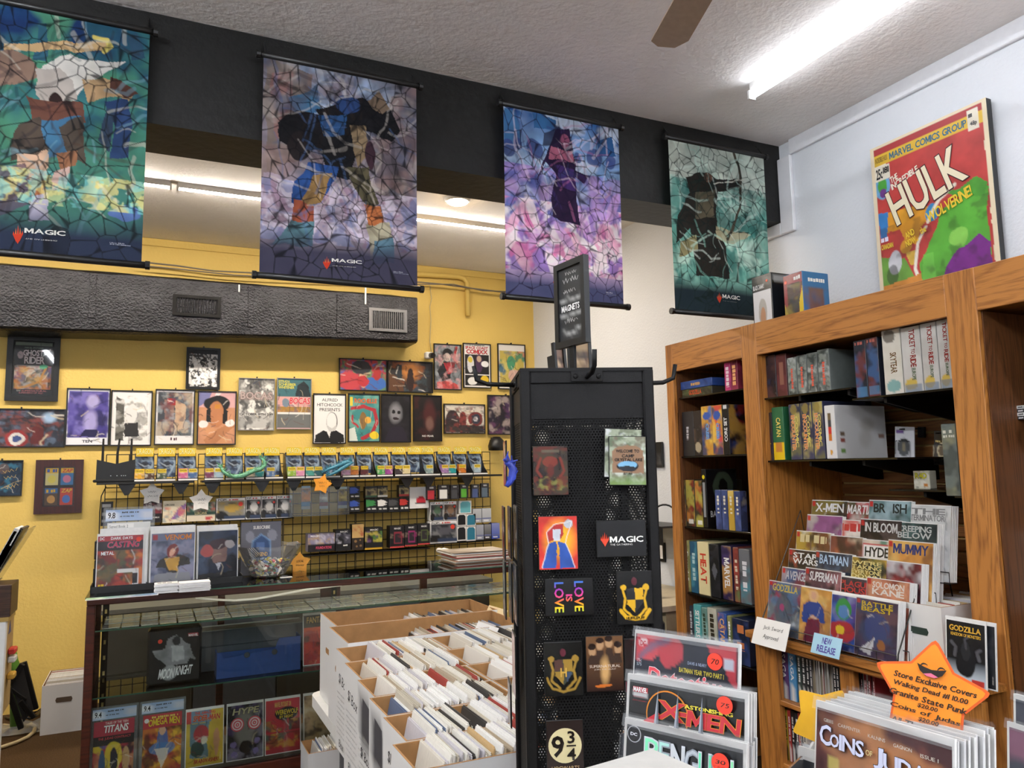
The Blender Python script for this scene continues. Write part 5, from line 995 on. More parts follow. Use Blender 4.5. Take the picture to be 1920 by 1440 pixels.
for (cx_, cy_, a0) in ((hx-rr, hy-rr, 0), (-hx+rr, hy-rr, 90), (-hx+rr, -hy+rr, 180), (hx-rr, -hy+rr, 270)):
    for k in range(7): a_ = radians(a0+15*k); pts.append((cx_+rr*cos(a_), cy_+rr*sin(a_)))
B().prismz(pts, TT-.045, TT).build('table_top', TABM, tb)
for sx in (-1, 1):
    for sy in (-1, 1): B().tube([(sx*(hx-.12), sy*(hy-.1), TT-.045), (sx*(hx-.12), sy*(hy-.1), 0)], .014, 8).build('leg', GREYM, tb)
    B().tube([(sx*(hx-.12), -(hy-.1), .15), (sx*(hx-.12), hy-.1, .15)], .01, 8).build('crossbar', GREYM, tb)
BOXW = mat('white_box_card', '#e6e4e0', .6, var=.03, scale=6)
def open_box(name, x0, x1, y0, y1, z0, z1, label, group='white comic boxes on the table', handle=True):
    t = .004; e = empty(name, ((x0+x1)/2, (y0+y1)/2, z0), 0, label, 'comic box', group); w, d, h = (x1-x0)/2, (y1-y0)/2, z1-z0
    b = B(); b.box(-w, w, -d, -d+t, 0, h).box(-w, w, d-t, d, 0, h).box(-w, -w+t, -d+t, d-t, 0, h).box(w-t, w, -d+t, d-t, 0, h).box(-w+t, w-t, -d+t, d-t, 0, t); b.build('outer_walls', BOXW, e)
    b = B(); g = .0006; i = t+g
    for (a0, a1, b0, b1) in ((-w+t, w-t, -d+t, -d+i), (-w+t, w-t, d-i, d-t), (-w+t, -w+i, -d+i, d-i), (w-i, w-t, -d+i, d-i)): b.box(a0, a1, b0, b1, t, h+.0005)
    b.box(-w, w, -d, -d+t, h, h+.0006).box(-w, w, d-t, d, h, h+.0006).box(-w, -w+t, -d+t, d-t, h, h+.0006).box(w-t, w, -d+t, d-t, h, h+.0006); b.build('brown_inside', KRAFT, e)
    if handle: B().prism([(-.035*cos(0), -.011), (.035, -.011), (.042, 0), (.035, .011), (-.035, .011), (-.042, 0)], -.0012, 0).build('handle_hole', KRAFT, e, (-w-.0004, 0, h*.62), (0, 0, -pi/2))
    return e
FILE_COLS = [('#e8e4da', 26), ('#dcd6c8', 16), ('#f0eeea', 22), ('#c8c0ae', 8), ('#b8a890', 5), ('#a04038', 2), ('#3a3836', 2), ('#d0ccd0', 8), ('#5a6a86', 2), ('#c8a878', 3)]
FM = [mat('filed_'+c, c, .45, var=.08, scale=50) for c, n in FILE_COLS]; FW = [i for i, (c, n) in enumerate(FILE_COLS) for _ in range(n)]
fme = []
for m in FM:
    q = B().box(0, .0042, -.5, .5, 0, .262); q.box(.0012, .003, -.485, .485, .262, .266); o = q.build('f', m); fme.append(o.data); bpy.data.objects.remove(o)
def fill(x0, x1, y0, y1, z, label, group, single, dark=0., lean=.28, low=.0, step=.0056, seed=1):
    random.seed(seed); x = x0+.005; n = 0; V = B(); cols = []; ln = lean; w = (y1-y0)-.016; yc = (y0+y1)/2
    while x < x1-.262*sin(lean+.06)-.005:
        if random.random() < .06: ln = lean+random.uniform(-.08, .08)
        if random.random() < .04: x += .006
        mi = random.choice(FW) if random.random() > dark else random.choice((5, 6, 8, 6, 7, 4))
        h = random.uniform(.95, 1.03)-low; a_ = ln+random.uniform(-.02, .02); dy = random.uniform(-.003, .003)
        if single and n < 70:
            o = place('filed_comic', fme[mi], None, (x, yc+dy, z), (0, a_, random.uniform(-.015, .015))); o.scale = (1, w, h); tag(o, label, 'comic', group)
        else:
            c_, s_ = cos(a_), sin(a_); H = .264*h; T = .0042
            pv = [(0, -w/2, 0), (T, -w/2, 0), (T, w/2, 0), (0, w/2, 0), (0, -w/2, H), (T, -w/2, H), (T, w/2, H), (0, w/2, H)]
            V.add([(x+px_*c_+pz_*s_, yc+dy+py_, z-px_*s_+pz_*c_) for px_, py_, pz_ in pv], [(0, 3, 2, 1), (4, 5, 6, 7), (0, 1, 5, 4), (1, 2, 6, 5), (2, 3, 7, 6), (3, 0, 4, 7)]); cols += [lin(FILE_COLS[mi][0])]*8
        x += step*random.uniform(.8, 1.25); n += 1
    if V.v: tag(mesh('filed_comics', V.v, V.f, PRINT, None, cols=cols), label.replace('comic standing', 'comics standing'), 'comics', group, 'stuff')
nth = ['farthest', 'second farthest', 'third from the back', 'fourth from the back', 'fifth from the back', 'sixth from the back', 'seventh from the back', 'nearest']
z0 = TT+.0006
for i in range(8):
    g = .003; y0, y1 = YS[i+1]+g, YS[i]-g; x0 = XS[i]
    tall = BZT+(.012 if i < 2 else 0); x1 = XE[i] if i >= 2 else x0+.68
    if i >= 6: x1 = x0+.42
    bx = open_box('comic_box', x0, x1, y0, y1, z0, tall, ('long white comic box, %s on the table' if i < 2 else 'short white comic box, %s in the left column') % nth[i], handle=i < 2)
    s = x0+((.3, .26)[i] if i < 2 else (.05, .0, .0, .0, .0, .0)[i-2])
    fill(s, x1, y0, y1, BZT-.25-(.035 if i < 2 else .0), 'bagged comic standing in the %s box of the left column' % nth[i], 'comics in the %s left box' % nth[i], i >= 3, .45 if i < 2 else .06, .22, seed=i+3)
    # lettering on the end of the box
    w = y1-y0; h = tall-z0; a = Art(w-.004, h-.004, '#e6e4e0', 3, 5, i)
    if i in (4, 5): a.rect(30, 12, 75, 46, '#4a4a4c').shape([(34, 10), (78, 14), (78, 44), (34, 40)], '#46464a')
    if i >= 2:
        a.text('$1 Box', 22, (20, 20, 52, 52, 18, 18)[i-2], 80, (32, 32, 62, 62, 28, 28)[i-2], '#26262a', 'n', .1, rot=-.1)
        if i in (2, 3, 4):
            for k in range(9): a.text('^comics bagged and boarded', 12+(k % 3)*3, 40+k*5, 84-(k % 2)*8, 42.4+k*5, '#6a6a6c', 'n')
        a.text('Box', 34, 86, 66, 94, '#26262a', 'n', .1)
    ep = a.put('end_print', PRINT, bx, (0, 0, 0), (0, 0, -pi/2)); ep.location = (-(x1-x0)/2-.0012, 0, .002)
    if i >= 2:      # second column, running on behind the magnet rack
        xa = x1+.006
        if xa < tx1-.25:
            open_box('comic_box', xa, min(xa+.42, tx1-.01), y0, y1, z0, BZT, 'short white comic box, %s in the right column' % nth[i], handle=False)
            fill(xa+.005, min(xa+.42, tx1-.01), y0, y1, BZT-.25, 'bagged comic standing in the %s box of the right column' % nth[i], 'comics in the %s right box' % nth[i], False, .04, .22, seed=i+31)
# sample comics clipped at the ends of the two long boxes
for (px, py, l, c, t) in ((925, 1140, 'cream divider card rising at the end of the farthest long box', '#e8d0a0', ''), (905, 1172, 'white handwritten tag at the end of the second long box', '#eceae8', '^2 for 5')):
    p = onZ(px, py, BZT+.02); o = tag(box('divider_card', -.08, .08, 0, .0015, 0, .05, mat('div_'+c, c, .6), None, (p[0], p[1], BZT-.025), (-.5, 0, -pi/2+.1)), l, 'divider card')
    if t:
        a = Art(.15, .045, c, 2, 2); a.text(t, 14, 25, 80, 75, '#333', 'n', .2); a.put('lettering', PRINT, o, (0, -.0008, .002))
# box on the floor before the counter, seen under the table edge
p = onY(596, 1398, 3.75)
open_box('comic_box', p[0]-.06, p[0]+.34, 3.66, 3.85, 0.001, p[2], 'open comic box on the floor between counter and table', None, False)
fill(p[0]-.05, p[0]+.34, 3.665, 3.845, max(.006, p[2]-.255), 'bagged comic standing in the floor box before the counter', 'comics in the floor box', False, .05, .12, seed=77)
# ------------------------------------------------------------------ revolving magnet rack
def perforated(name, col, s=.0052, r=.25):
    m, nt, b, out = _new(name); N = nt.nodes.new; LK = nt.links.new
    tc = N('ShaderNodeTexCoord'); sp = N('ShaderNodeSeparateXYZ'); LK(tc.outputs['Object'], sp.inputs[0])
    def M(op, a, c=None):
        n = N('ShaderNodeMath'); n.operation = op
        for i, k in enumerate((a, c)):
            if k is None: continue
            if isinstance(k, (int, float)): n.inputs[i].default_value = k
            else: LK(k, n.inputs[i])
        return n.outputs[0]
    ds = []
    for o in (0., .5):
        u = M('SUBTRACT', M('FRACT', M('ADD', M('DIVIDE', sp.outputs['X'], s), 50+o)), .5)
        v = M('MULTIPLY', M('SUBTRACT', M('FRACT', M('ADD', M('DIVIDE', sp.outputs['Z'], s*1.732), 50+o)), .5), 1.732)
        ds.append(M('SQRT', M('ADD', M('MULTIPLY', u, u), M('MULTIPLY', v, v))))
    hole = M('LESS_THAN', M('MINIMUM', ds[0], ds[1]), r)
    b.inputs['Base Color'].default_value = (*lin(col), 1); b.inputs['Roughness'].default_value = .6; b.inputs['Specular IOR Level'].default_value = .2
    tr = N('ShaderNodeBsdfTransparent'); mx = N('ShaderNodeMixShader'); LK(hole, mx.inputs[0]); LK(b.outputs[0], mx.inputs[1]); LK(tr.outputs[0], mx.inputs[2]); LK(mx.outputs[0], out.inputs[0])
    MATS[name] = m; return m
PERF = perforated('perforated_black_steel', '#0d0d0d')
RZ = -radians(20.5); RW = .232; RT = 1.72
RC = np.array([.708, 1.228, 0.]); ax, ay = np.array([cos(RZ), sin(RZ), 0]), np.array([-sin(RZ), cos(RZ), 0])
rack = empty('magnet_rack', RC, RZ, 'tall black perforated metal spinner rack covered in magnets', 'display rack')
h = RW/2; pt = .019
for sx in (-1, 1):
    for sy in (-1, 1): B().cbox(sx*h-(pt if sx > 0 else 0), sx*h+(0 if sx > 0 else pt), sy*h-(pt if sy > 0 else 0), sy*h+(0 if sy > 0 else pt), .12, RT, .003).build('corner_post', BLKMETAL, rack)
box('top_cap', -h+.001, h-.001, -h+.001, h-.001, RT-.004, RT+.002, BLKMETAL, rack); box('bottom_cap', -h, h, -h, h, .1, .12, BLKMETAL, rack)
B().lathe([(.0, .0), (.2, .0), (.2, .02), (.05, .03), (.04, .1), (.0, .1)], 32).build('turntable_base', BLKMETAL, rack, smooth=False)
for k in range(4):
    a_ = k*pi/2; c_ = np.array([sin(a_), -cos(a_)])*(h-.006); R_ = (0, 0, a_)
    rl = B().cbox(-h+pt, h-pt, -.003, .003, RT-.024, RT-.001, .001).build('top_rail', BLKMETAL, rack, (c_[0], c_[1], 0), R_)
    box('solid_panel', -h+pt, h-pt, -.001, .001, RT-.085, RT-.024, BLKMETAL, rack, (c_[0]*.985, c_[1]*.985, 0), R_)
    b = B(); b.add([(-h+pt, 0, .12), (h-pt, 0, .12), (h-pt, 0, RT-.085), (-h+pt, 0, RT-.085)], [(0, 1, 2, 3)]).build('perforated_panel', PERF, rack, (c_[0]*.985, c_[1]*.985, 0), R_)
    pl = B().cbox(-.028, .028, -.0055, -.003, RT-.022, RT-.003, .0008).build('hook_plate', BLKMETAL, rl)
    for sx in (-.02, .02): B().lathe([(0, .003), (.003, .0025), (.0045, 0)], 10).build('bolt', BLKMETAL, rl, (sx, -.0056, RT-.013), (pi/2, 0, 0))
    B().tube([(0, -.004, RT-.014), (0, -.055, RT-.012), (0, -.075, RT-.004), (0, -.08, RT+.022)], .0042, 8).build('hook', BLKMETAL, rl, smooth=True)
# inner drum seen through the holes
B().lathe([(.05, .12), (.05, RT-.1)], 16).build('inner_column', BLKMETAL, rack)
FP = RC-ay*(h+.0015); FN = ay          # front face plane
def magnet(r, label, bg, paint, side='front', seed=0, tilt=0., t=.003, nx=36, lift=0.):
    """flat magnet; r is its outline as seen in the photograph (left, top, right, bottom)"""
    if side == 'front': P0, Nn, rz, xa = FP-ay*lift, FN, RZ, ax
    else: P0, Nn, rz, xa = RC-ax*(h+.0015+lift), ax, RZ-pi/2, -ay
    mx, my = (r[0]+r[2])/2, (r[1]+r[3])/2
    a, b = hit(r[0], my, P0, Nn), hit(r[2], my, P0, Nn); c, d = hit(mx, r[1], P0, Nn), hit(mx, r[3], P0, Nn)
    w, hh = np.linalg.norm(b-a), c[2]-d[2]; p = (a+b)/2
    if side != 'front': w = min(w, .068)
    o = tag(box('magnet', -w/2, w/2, -t, 0, 0, hh, BLACK, None, (p[0], p[1], d[2]), (0, tilt, rz), c=.0008), label, 'magnet', 'magnets on the spinner rack')
    A = Art(w-.002, hh-.002, bg, nx, None, seed, .05); paint(A); A.put('face_print', printmat('magnet_gloss', .2), o, (0, -t-.0005, .001))
    return o
magnet((999, 836, 1065, 929), 'dark magnet with a faint red horned pattern', '#2c2018', lambda a: a.blot(['#1c120e', '#5a241a', '#3a3020'], 5, .9).ell(50, 32, 22, 12, '#7a2c20', .8).line([(22, 24), (10, 50), (22, 62)], 7, '#7a2c20', .8).line([(78, 24), (90, 50), (78, 62)], 7, '#7a2c20', .8).ell(50, 50, 10, 12, '#5a2018', .8).blot(['#8a8a40', '#6a2418'], 10, .6, 3, 62, 92).rect(24, 8, 76, 13, '#5a5040'))
for k, (dx, dy) in enumerate(((-4, -14), (6, 0))):
    magnet((1134+dx, 818+dy, 1204+dx, 910+dy), ('tilted photo magnet mostly hidden behind the wooden-sign one', 'photo magnet of a wooden camp welcome sign with a lake')[k], '#9aa28a', (lambda a: a.blot(['#d8d8d8', '#3a4034', '#6a705a'], 7, .8)) if k == 0 else (lambda a: (a.blot(['#4a5a40', '#c8ccc0', '#6a6050'], 6, .8), a.fade('#6a8a40', 78, 96, .8), a.poly([(8, 30), (26, 20), (50, 17), (76, 20), (94, 30), (94, 76), (8, 76)], '#8a6a50'), a.ell(50, 62, 30, 11, '#1c1c20'), a.ell(50, 59, 26, 8, '#7ab0d0'), a.ell(50, 66, 24, 5, '#20242a'), a.text('WELCOME TO', 18, 27, 82, 33, '#241a14'), a.text('CAMP', 34, 37, 68, 43, '#241a14'), a.text('CRYSTAL LAKE', 14, 45, 90, 51, '#241a14'), a.text('EST. 1935', 38, 75, 62, 79, '#241a14'))), lift=.001+.005*k, tilt=.05-.03*k, seed=4+k, nx=48)
magnet((1009, 967, 1083, 1068), 'red and yellow magnet with a blue and red block robot shape', '#c8342c', lambda a: (a.ell(55, 45, 36, 34, '#f0b428', .9, .9), a.poly([(20, 30), (40, 14), (62, 14), (66, 34), (58, 44), (40, 44), (24, 48)], '#a82c2c'), a.ell(78, 14, 12, 9, '#b8bcc4'), a.poly([(36, 24), (58, 24), (56, 46), (38, 46)], '#c8ccd4'), a.poly([(24, 50), (46, 48), (44, 98), (8, 98)], '#2c50a0'), a.poly([(50, 48), (70, 50), (92, 98), (54, 98)], '#2c50a0'), a.shade(.3), a.line([(8, 98), (24, 50), (20, 30), (40, 14), (88, 8), (70, 50), (92, 98)], 1.5, '#f0eee8')), seed=8, nx=48)
def mg(a): a.text('MAGIC', 26, 44, 94, 60, '#f2efe8', 'b', sp=.1); a.text('THE GATHERING', 26, 64, 72, 69, '#d8d5ce', 'n'); [a.shape([(x-1.6, 52), (x, y), (x+1.6, 52), (15, 70)], '#d8442a') for x, y in ((8, 42), (11.5, 36), (15, 30), (18.5, 36), (22, 42))]; a.shape([(7, 50), (23, 50), (15, 72)], '#d8442a')
magnet((1118, 975, 1211, 1044), 'black magnet with white lettering and a red flame mark', '#131314', mg)
def lv(a):
    for (x0, x1, y0, y1, t) in ((18, 38, 8, 92, 'LOVE'), (42, 56, 42, 62, 'IS'), (60, 80, 6, 90, 'LOVE')):
        v, f = lay(t, 'b'); mn, mxx = v.min(0), v.max(0); k = (v-mn)/(mxx-mn)
        xy = np.c_[(x0+k[:, 1]*(x1-x0))/100*a.w, (1-(y0+k[:, 0]*(y1-y0))/100)*a.h]
        n0 = a.nt; a._poly(xy, f, lin('#fff')); c = 1-xy[:, 1]/a.h
        stops = [lin(q) for q in ('#2a8ad8', '#5a3ab0', '#d8389a', '#f06030', '#f0d028', '#5ac04a')]; cc = []
        for q in c: i = min(4, int(q*5)); g = q*5-i; cc.append(stops[i]*(1-g)+stops[i+1]*g)
        a.tc[-1] = np.array(cc)
magnet((1022, 1084, 1112, 1154), 'black magnet with rainbow sideways LOVE IS LOVE', '#121213', lv)
def crest(a, c1, c2, word=None):
    a.line([(14, 30), (22, 50), (18, 70), (40, 86)], 6, c1); a.line([(86, 30), (78, 50), (82, 70), (60, 86)], 6, c1); a.ell(18, 30, 9, 6, c1); a.ell(82, 30, 9, 6, c1)
    a.poly([(26, 32), (74, 32), (74, 60), (50, 80), (26, 60)], c2); a.poly([(50, 32), (74, 32), (74, 54), (50, 54)], c1); a.poly([(26, 54), (50, 54), (50, 80), (26, 62)], c1); a.ell(50, 18, 8, 8, '#5a2430')
    if word: a.line([(10, 74), (24, 88), (50, 90), (76, 88), (90, 74)], 11, c1); a.text(word, 24, 86.5, 76, 91.5, '#1a1408', 'b')
magnet((1156, 1070, 1223, 1170), 'black magnet with a bright yellow and black crest', '#141414', lambda a: crest(a, '#d8a828', '#2a2a2c', 'HUFFLEPUFF'), nx=52)
magnet((1020, 1203, 1092, 1305), 'black magnet with a dull gold shield crest and banner', '#131312', lambda a: (crest(a, '#9a7a34', '#3a4038'), a.poly([(26, 32), (48, 32), (48, 52), (26, 52)], '#5a3430', .7), a.poly([(52, 56), (74, 56), (60, 74)], '#3a4a6a', .8), a.line([(6, 66), (20, 86), (50, 92), (80, 86), (94, 66)], 6, '#9a7a34'), a.text('H', 42, 48, 58, 64, '#c8a048')), nx=52)
magnet((1098, 1191, 1169, 1296), 'brown magnet with four sepia faces and a glowing horizon', '#4a2f20', lambda a: (a.grad('#6a4a30', '#2a1612', 10, 100), [a.ell(x, y, 10, 9, '#b8906a', .9, .4) for x, y in ((16, 26), (38, 16), (62, 13), (86, 24))], [a.ell(x, y-8, 11, 6, '#2a1a14') for x, y in ((16, 26), (38, 16), (62, 13), (86, 24))], [a.poly([(x-14, 50), (x-8, y+9), (x+8, y+9), (x+14, 50)], '#3a2a22') for x, y in ((18, 24), (38, 16), (62, 14), (84, 22))], a.ell(50, 62, 12, 22, '#e0b070', .8, .9), a.ell(45, 90, 24, 3, '#d8742a', .8), a.text('SUPERNATURAL', 8, 52, 92, 57, '#d8c8b8', 'n'), a.text('JOIN THE HUNT', 20, 59, 80, 62, '#c8b8a8', 'n')), seed=3, nx=48)
magnet((1170, 1196, 1240, 1296), 'dark magnet with red lines half hidden by the comics', '#1a1414', lambda a: a.blot(['#2c1818', '#6a2430'], 6, .7), seed=6)
magnet((1024, 1349, 1094, 1462), 'dark brown magnet reading 9 3/4 in a cream disc', '#2a1f1c', lambda a: (a.disc(50, 42, 46, '#e0d2a0', 32), a.text('9', 14, 26, 46, 60, '#1a1410'), a.text('3', 58, 18, 76, 38, '#1a1410'), a.shape([(54, 41), (80, 41), (80, 43.5), (54, 43.5)], '#1a1410'), a.text('4', 56, 47, 78, 66, '#1a1410'), a.text('HOGWARTS', 12, 76, 88, 83, '#c8a878', 'n'), a.text('EXPRESS', 20, 88, 80, 94, '#c8a878', 'n')))
# magnets on the left face, seen edge-on
for (r, l, c, sd) in (((942, 826, 957, 912), 'pink magnet high on the left face of the rack', '#b84a5a', 1), ((941, 950, 952, 1046), 'dark red magnet, first of a leaning row on the left face', '#7a2c20', 2), ((953, 950, 962, 1044), 'maroon magnet, second of the leaning row on the left face', '#4a2428', 3), ((964, 948, 975, 1048), 'black and gold magnet, third of the leaning row', '#3a3424', 4), ((943, 1052, 953, 1155), 'silver grey magnet, first of the lower left-face row', '#6a7470', 5), ((955, 1055, 964, 1160), 'slate magnet, second of the lower left-face row', '#3a424a', 6), ((964, 1058, 974, 1166), 'navy magnet, third of the lower left-face row', '#26304a', 7), ((960, 1190, 974, 1300), 'pale pink magnet low on the left face', '#c8a8a4', 8), ((951, 1280, 965, 1355), 'grey pink magnet lowest on the left face', '#8a7a7c', 9)):
    magnet(r, l, c, lambda a: a.blot([c, '#2a2a2c', '#d8d0c8'], 4, .5), 'left', sd, lift=.001*(sd % 3))
p = hit(957, 885, RC-ax*(h+.02), ax); toy('toy_dragon', [(948, 866), (956, 870), (962, 880), (960, 895), (955, 905), (950, 912)], p[1]-.02, '#2c3c9a', 'small glossy blue toy dragon on the left face of the rack', 3, .4)
# chalkboard and two picture frames standing on the rack top
o = empty('chalkboard_sign', (RC[0]-.005, RC[1]+.01, RT+.002), RZ-radians(64), 'tall black framed chalkboard sign on top of the rack', 'chalkboard')
q0 = [onY(x, y, RC[1]) for x, y in ((1041, 642), (1091, 600))]
CH = .165; CWD = .1; CB0 = .058
b = B(); b.box(-CWD/2, CWD/2, 0, .012, CB0, CB0+.012).box(-CWD/2, CWD/2, 0, .012, CB0+CH-.012, CB0+CH).box(-CWD/2, -CWD/2+.012, 0, .012, CB0+.012, CB0+CH-.012).box(CWD/2-.012, CWD/2, 0, .012, CB0+.012, CB0+CH-.012); b.build('frame', BLACK, o)
a = Art(CWD-.022, CH-.022, '#232425', 10, 20, 2); a.text('^This', 30, 6, 75, 12, '#d8d8d4', 'n').text('^WEEK', 20, 14, 82, 22, '#d8d8d4', 'n').text('^All new', 22, 30, 78, 36, '#d8d8d4', 'n').text('MAGNETS', 14, 52, 88, 60, '#e8e6e2', 'b').text('^5 each', 26, 70, 76, 77, '#d8d8d4', 'n').line([(10, 46), (40, 42), (70, 47), (92, 43)], 3, '#b8b8b4').line([(10, 64), (40, 68), (70, 63), (92, 66)], 3, '#b8b8b4').line([(16, 86), (50, 92), (86, 84)], 3, '#b8b8b4'); a.put('slate', PRINT, o, (0, .004, CB0+.011))
box('post', -.007, .007, .003, .009, 0, CB0+.01, BLKMETAL, o); box('foot_plate', -.03, .03, -.02, .03, 0, .003, BLKMETAL, o)
for (px0, px1, py0, rz, dy, l, c) in ((1041, 1066, 642, radians(10), .07, 'small black framed picture left of the rack sign', '#8a6a58'), (1068, 1108, 622, radians(-18), .075, 'black framed picture with tan print on the rack top', '#a88a64')):
    Yp = RC[1]+dy; x0, x1 = onY(px0, 660, Yp)[0], onY(px1, 660, Yp)[0]; zt = onY((px0+px1)/2, py0, Yp)[2]-RT-.002; w = x1-x0
    o = empty('picture_frame', ((x0+x1)/2, Yp, RT+.0025), rz, l, 'picture frame', rx=-.1); b = B(); f_ = .006
    b.box(-w/2, w/2, 0, .008, 0, f_).box(-w/2, w/2, 0, .008, zt-f_, zt).box(-w/2, -w/2+f_, 0, .008, f_, zt-f_).box(w/2-f_, w/2, 0, .008, f_, zt-f_); b.build('frame', BLACK, o)
    a = Art(w-2*f_, zt-2*f_, c, 8, 10, 5, .06); a.blot(['#5a3a2c', '#d8b890', '#2a201c', '#a05a48'], 5, .8, 3, 40, 100); a.put('print', PRINT, o, (0, .004, f_)); box('back_prop', -.01, .01, .008, .03, 0, zt*.7, BLACK, o)
# ------------------------------------------------------------------ oak bookcases along the right wall
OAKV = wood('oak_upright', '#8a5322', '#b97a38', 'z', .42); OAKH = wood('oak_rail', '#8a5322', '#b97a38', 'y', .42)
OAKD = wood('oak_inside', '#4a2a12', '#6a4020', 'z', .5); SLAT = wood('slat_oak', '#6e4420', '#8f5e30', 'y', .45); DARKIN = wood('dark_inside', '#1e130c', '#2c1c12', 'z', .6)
FX, WX = 2.5, 3.1; TOPZ, OPZ = 2.205, 2.055; S1A, S1B = 2.77, 2.67; S2A, S2B = 1.735, 1.625; ENDY = 3.36; NEARY = .35
def unit(name, ya, yb, label, sta, stb, back):
    """one case between y=ya (far) and y=yb (near): face frame, sides, back"""
    e = empty(name, (FX, (ya+yb)/2, 0), 0, label, 'bookcase', 'oak bookcases along the right wall'); o = (ya+yb)/2
    def bb(n, x0, x1, y0, y1, z0, z1, m, c=.002): return box(n, x0-FX, x1-FX, y0-o, y1-o, z0, z1, m, e, c=c)
    bb('stile', FX, FX+.022, ya-sta, ya, 0, TOPZ, OAKV); 
    if stb: bb('stile', FX, FX+.022, yb, yb+stb, 0, TOPZ, OAKV)
    bb('top_rail', FX, FX+.022, yb+stb, ya-sta, OPZ, TOPZ, OAKH)
    bb('side_panel', FX+.022, WX, ya-.02, ya, 0, TOPZ, OAKV)
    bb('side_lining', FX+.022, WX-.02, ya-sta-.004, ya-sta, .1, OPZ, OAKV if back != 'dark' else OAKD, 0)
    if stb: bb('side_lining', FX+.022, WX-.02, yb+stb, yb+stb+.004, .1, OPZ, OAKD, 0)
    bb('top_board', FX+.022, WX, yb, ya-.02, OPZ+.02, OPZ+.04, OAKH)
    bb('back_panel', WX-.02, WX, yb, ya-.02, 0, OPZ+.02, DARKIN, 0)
    return e, bb
u1, b1 = unit('bookcase', ENDY, S1A, 'narrow oak bookcase of board games beside the white wall', .06, 0., 'dark')
u2, b2 = unit('bookcase', S1A, S2A, 'wide oak bookcase with slatted back and comic rack', S1A-S1B, 0., 'slat')
u3, b3 = unit('bookcase', S2A, NEARY, 'nearest oak bookcase with dark inside, cut by the frame', S2A-S2B, .1, 'dark')
SX = 2.98
ns = 22; zlo, zhi = .86, OPZ
for k in range(ns):
    z0 = zlo+(zhi-zlo)*k/ns; b2('slat', SX, SX+.015, S2A+.004, S1B-.006, z0+.005, z0+(zhi-zlo)/ns-.004, SLAT, .003)
b2('slat_backing', SX+.0155, SX+.02, S2A, S1B, zlo, zhi, mat('slat_groove', '#b89a60', .6), 0)
# ledge and base shelves of the wide unit
LX = 2.34; LZT = float(onX(1400, 1184, LX)[2]); LY0, LY1 = S2A-.1, float(onX(1392, 1182, LX)[1])
b = B(); b.prismz([(LX, LY0+.03), (LX+.02, LY0), (FX-.001, LY0), (FX-.001, S2A+.001), (2.975, S2A+.001), (2.975, S1B-.006), (FX-.001, S1B-.006), (FX-.001, LY1), (LX+.015, LY1), (LX, LY1-.02)], LZT-.022, LZT)
ld = b.build('ledge', OAKH, u2, (-FX, -(S1A+S2A)/2, 0)); b2('ledge_moulding', LX+.018, LX+.05, LY0+.02, LY1-.02, LZT-.05, LZT-.022, OAKH, .006)
BF = 2.4
yl0, yl1 = float(onX(1418, 1250, BF)[1]), float(onX(1458, 1260, BF)[1]); ym0, ym1 = float(onX(1576, 1300, BF)[1]), float(onX(1602, 1300, BF)[1]); yr0 = float(onX(1865, 1400, BF)[1])
b2('base_stile', BF, BF+.03, yl1, yl0, 0, LZT-.022, OAKV); b2('base_stile', BF, BF+.03, ym1, ym0, 0, LZT-.05, OAKV); b2('base_stile', BF, BF+.03, LY0+.02, LY0+.12, 0, LZT-.05, OAKV)
bs = [float(onX(1500, 1327, BF)[2]), float(onX(1480, 1437, BF)[2])]
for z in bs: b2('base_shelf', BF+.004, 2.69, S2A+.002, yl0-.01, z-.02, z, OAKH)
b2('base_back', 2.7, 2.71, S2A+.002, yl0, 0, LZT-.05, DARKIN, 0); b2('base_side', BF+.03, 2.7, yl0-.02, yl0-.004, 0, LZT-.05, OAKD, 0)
# ------------------------------------------------------------------ boxed games and books with their backs to the room
def rectX(r, X):
    mx, my = (r[0]+r[2])/2, (r[1]+r[3])/2
    return onX(r[0], my, X)[1], onX(r[2], my, X)[1], onX(mx, r[3], X)[2], onX(mx, r[1], X)[2]
def game(label, r, col, paint=None, X=2.54, d=.26, z=None, side=None, name='board_game', cat='board game', group=None, nx=12, m=None, yaw=0., c=.002):
    """r: outline of the spine in the photograph; side: what the cover shows towards the camera"""
    ya, yb, z0, z1 = rectX(r, X); w = (ya-yb)*.97
    h = z1-z0
    if z is not None: z0 = z; 
    o = tag(box(name, -w/2, w/2, 0, d, 0, h, mat('game_'+col, col, .35), None, (X, (ya+yb)/2, z0), (0, 0, -pi/2+yaw), c=min(c, w*.1)), label, cat, group)
    if paint:
        a = Art(w*.98, h*.985, col, nx, None, int(r[0]) % 53, .05); paint(a); a.put('spine_print', m or GLOSSY, o, (0, -.0009, h*.008))
    if side:
        a = Art(d*.98, h*.985, col, 34, None, int(r[0]) % 53+7, .06); side(a); a.put('cover_print', m or GLOSSY, o, (w/2+.0009, d/2, h*.008), (0, 0, pi/2))
    return o
def case_shelf(label, ya, yb, z, x0=2.528, x1=2.98, m=None, br=(), t=.008):
    par = u1 if yb >= S1A else (u2 if yb >= S2A else u3)
    e = box('shelf', 0, x1-x0, -(ya-yb)/2, (ya-yb)/2, -t, 0, m or SMOKE, par, (x0-par.location.x, (ya+yb)/2-par.location.y, z), c=.001)
    for y in br: B().prism([(.02, -t), (x1-x0, -t), (x1-x0, -t-.085), (x1-x0-.04, -t-.085), (.02, -t-.02)], y-.006-(ya+yb)/2, y+.006-(ya+yb)/2).build('bracket', BLKMETAL, e)
    return e
SMOKE = mat('dark_glass_shelf', '#14110f', .15)
def zz(px, py, X=2.54): return float(onX(px, py, X)[2])
yA, yB = ENDY-.066, S1A+.002
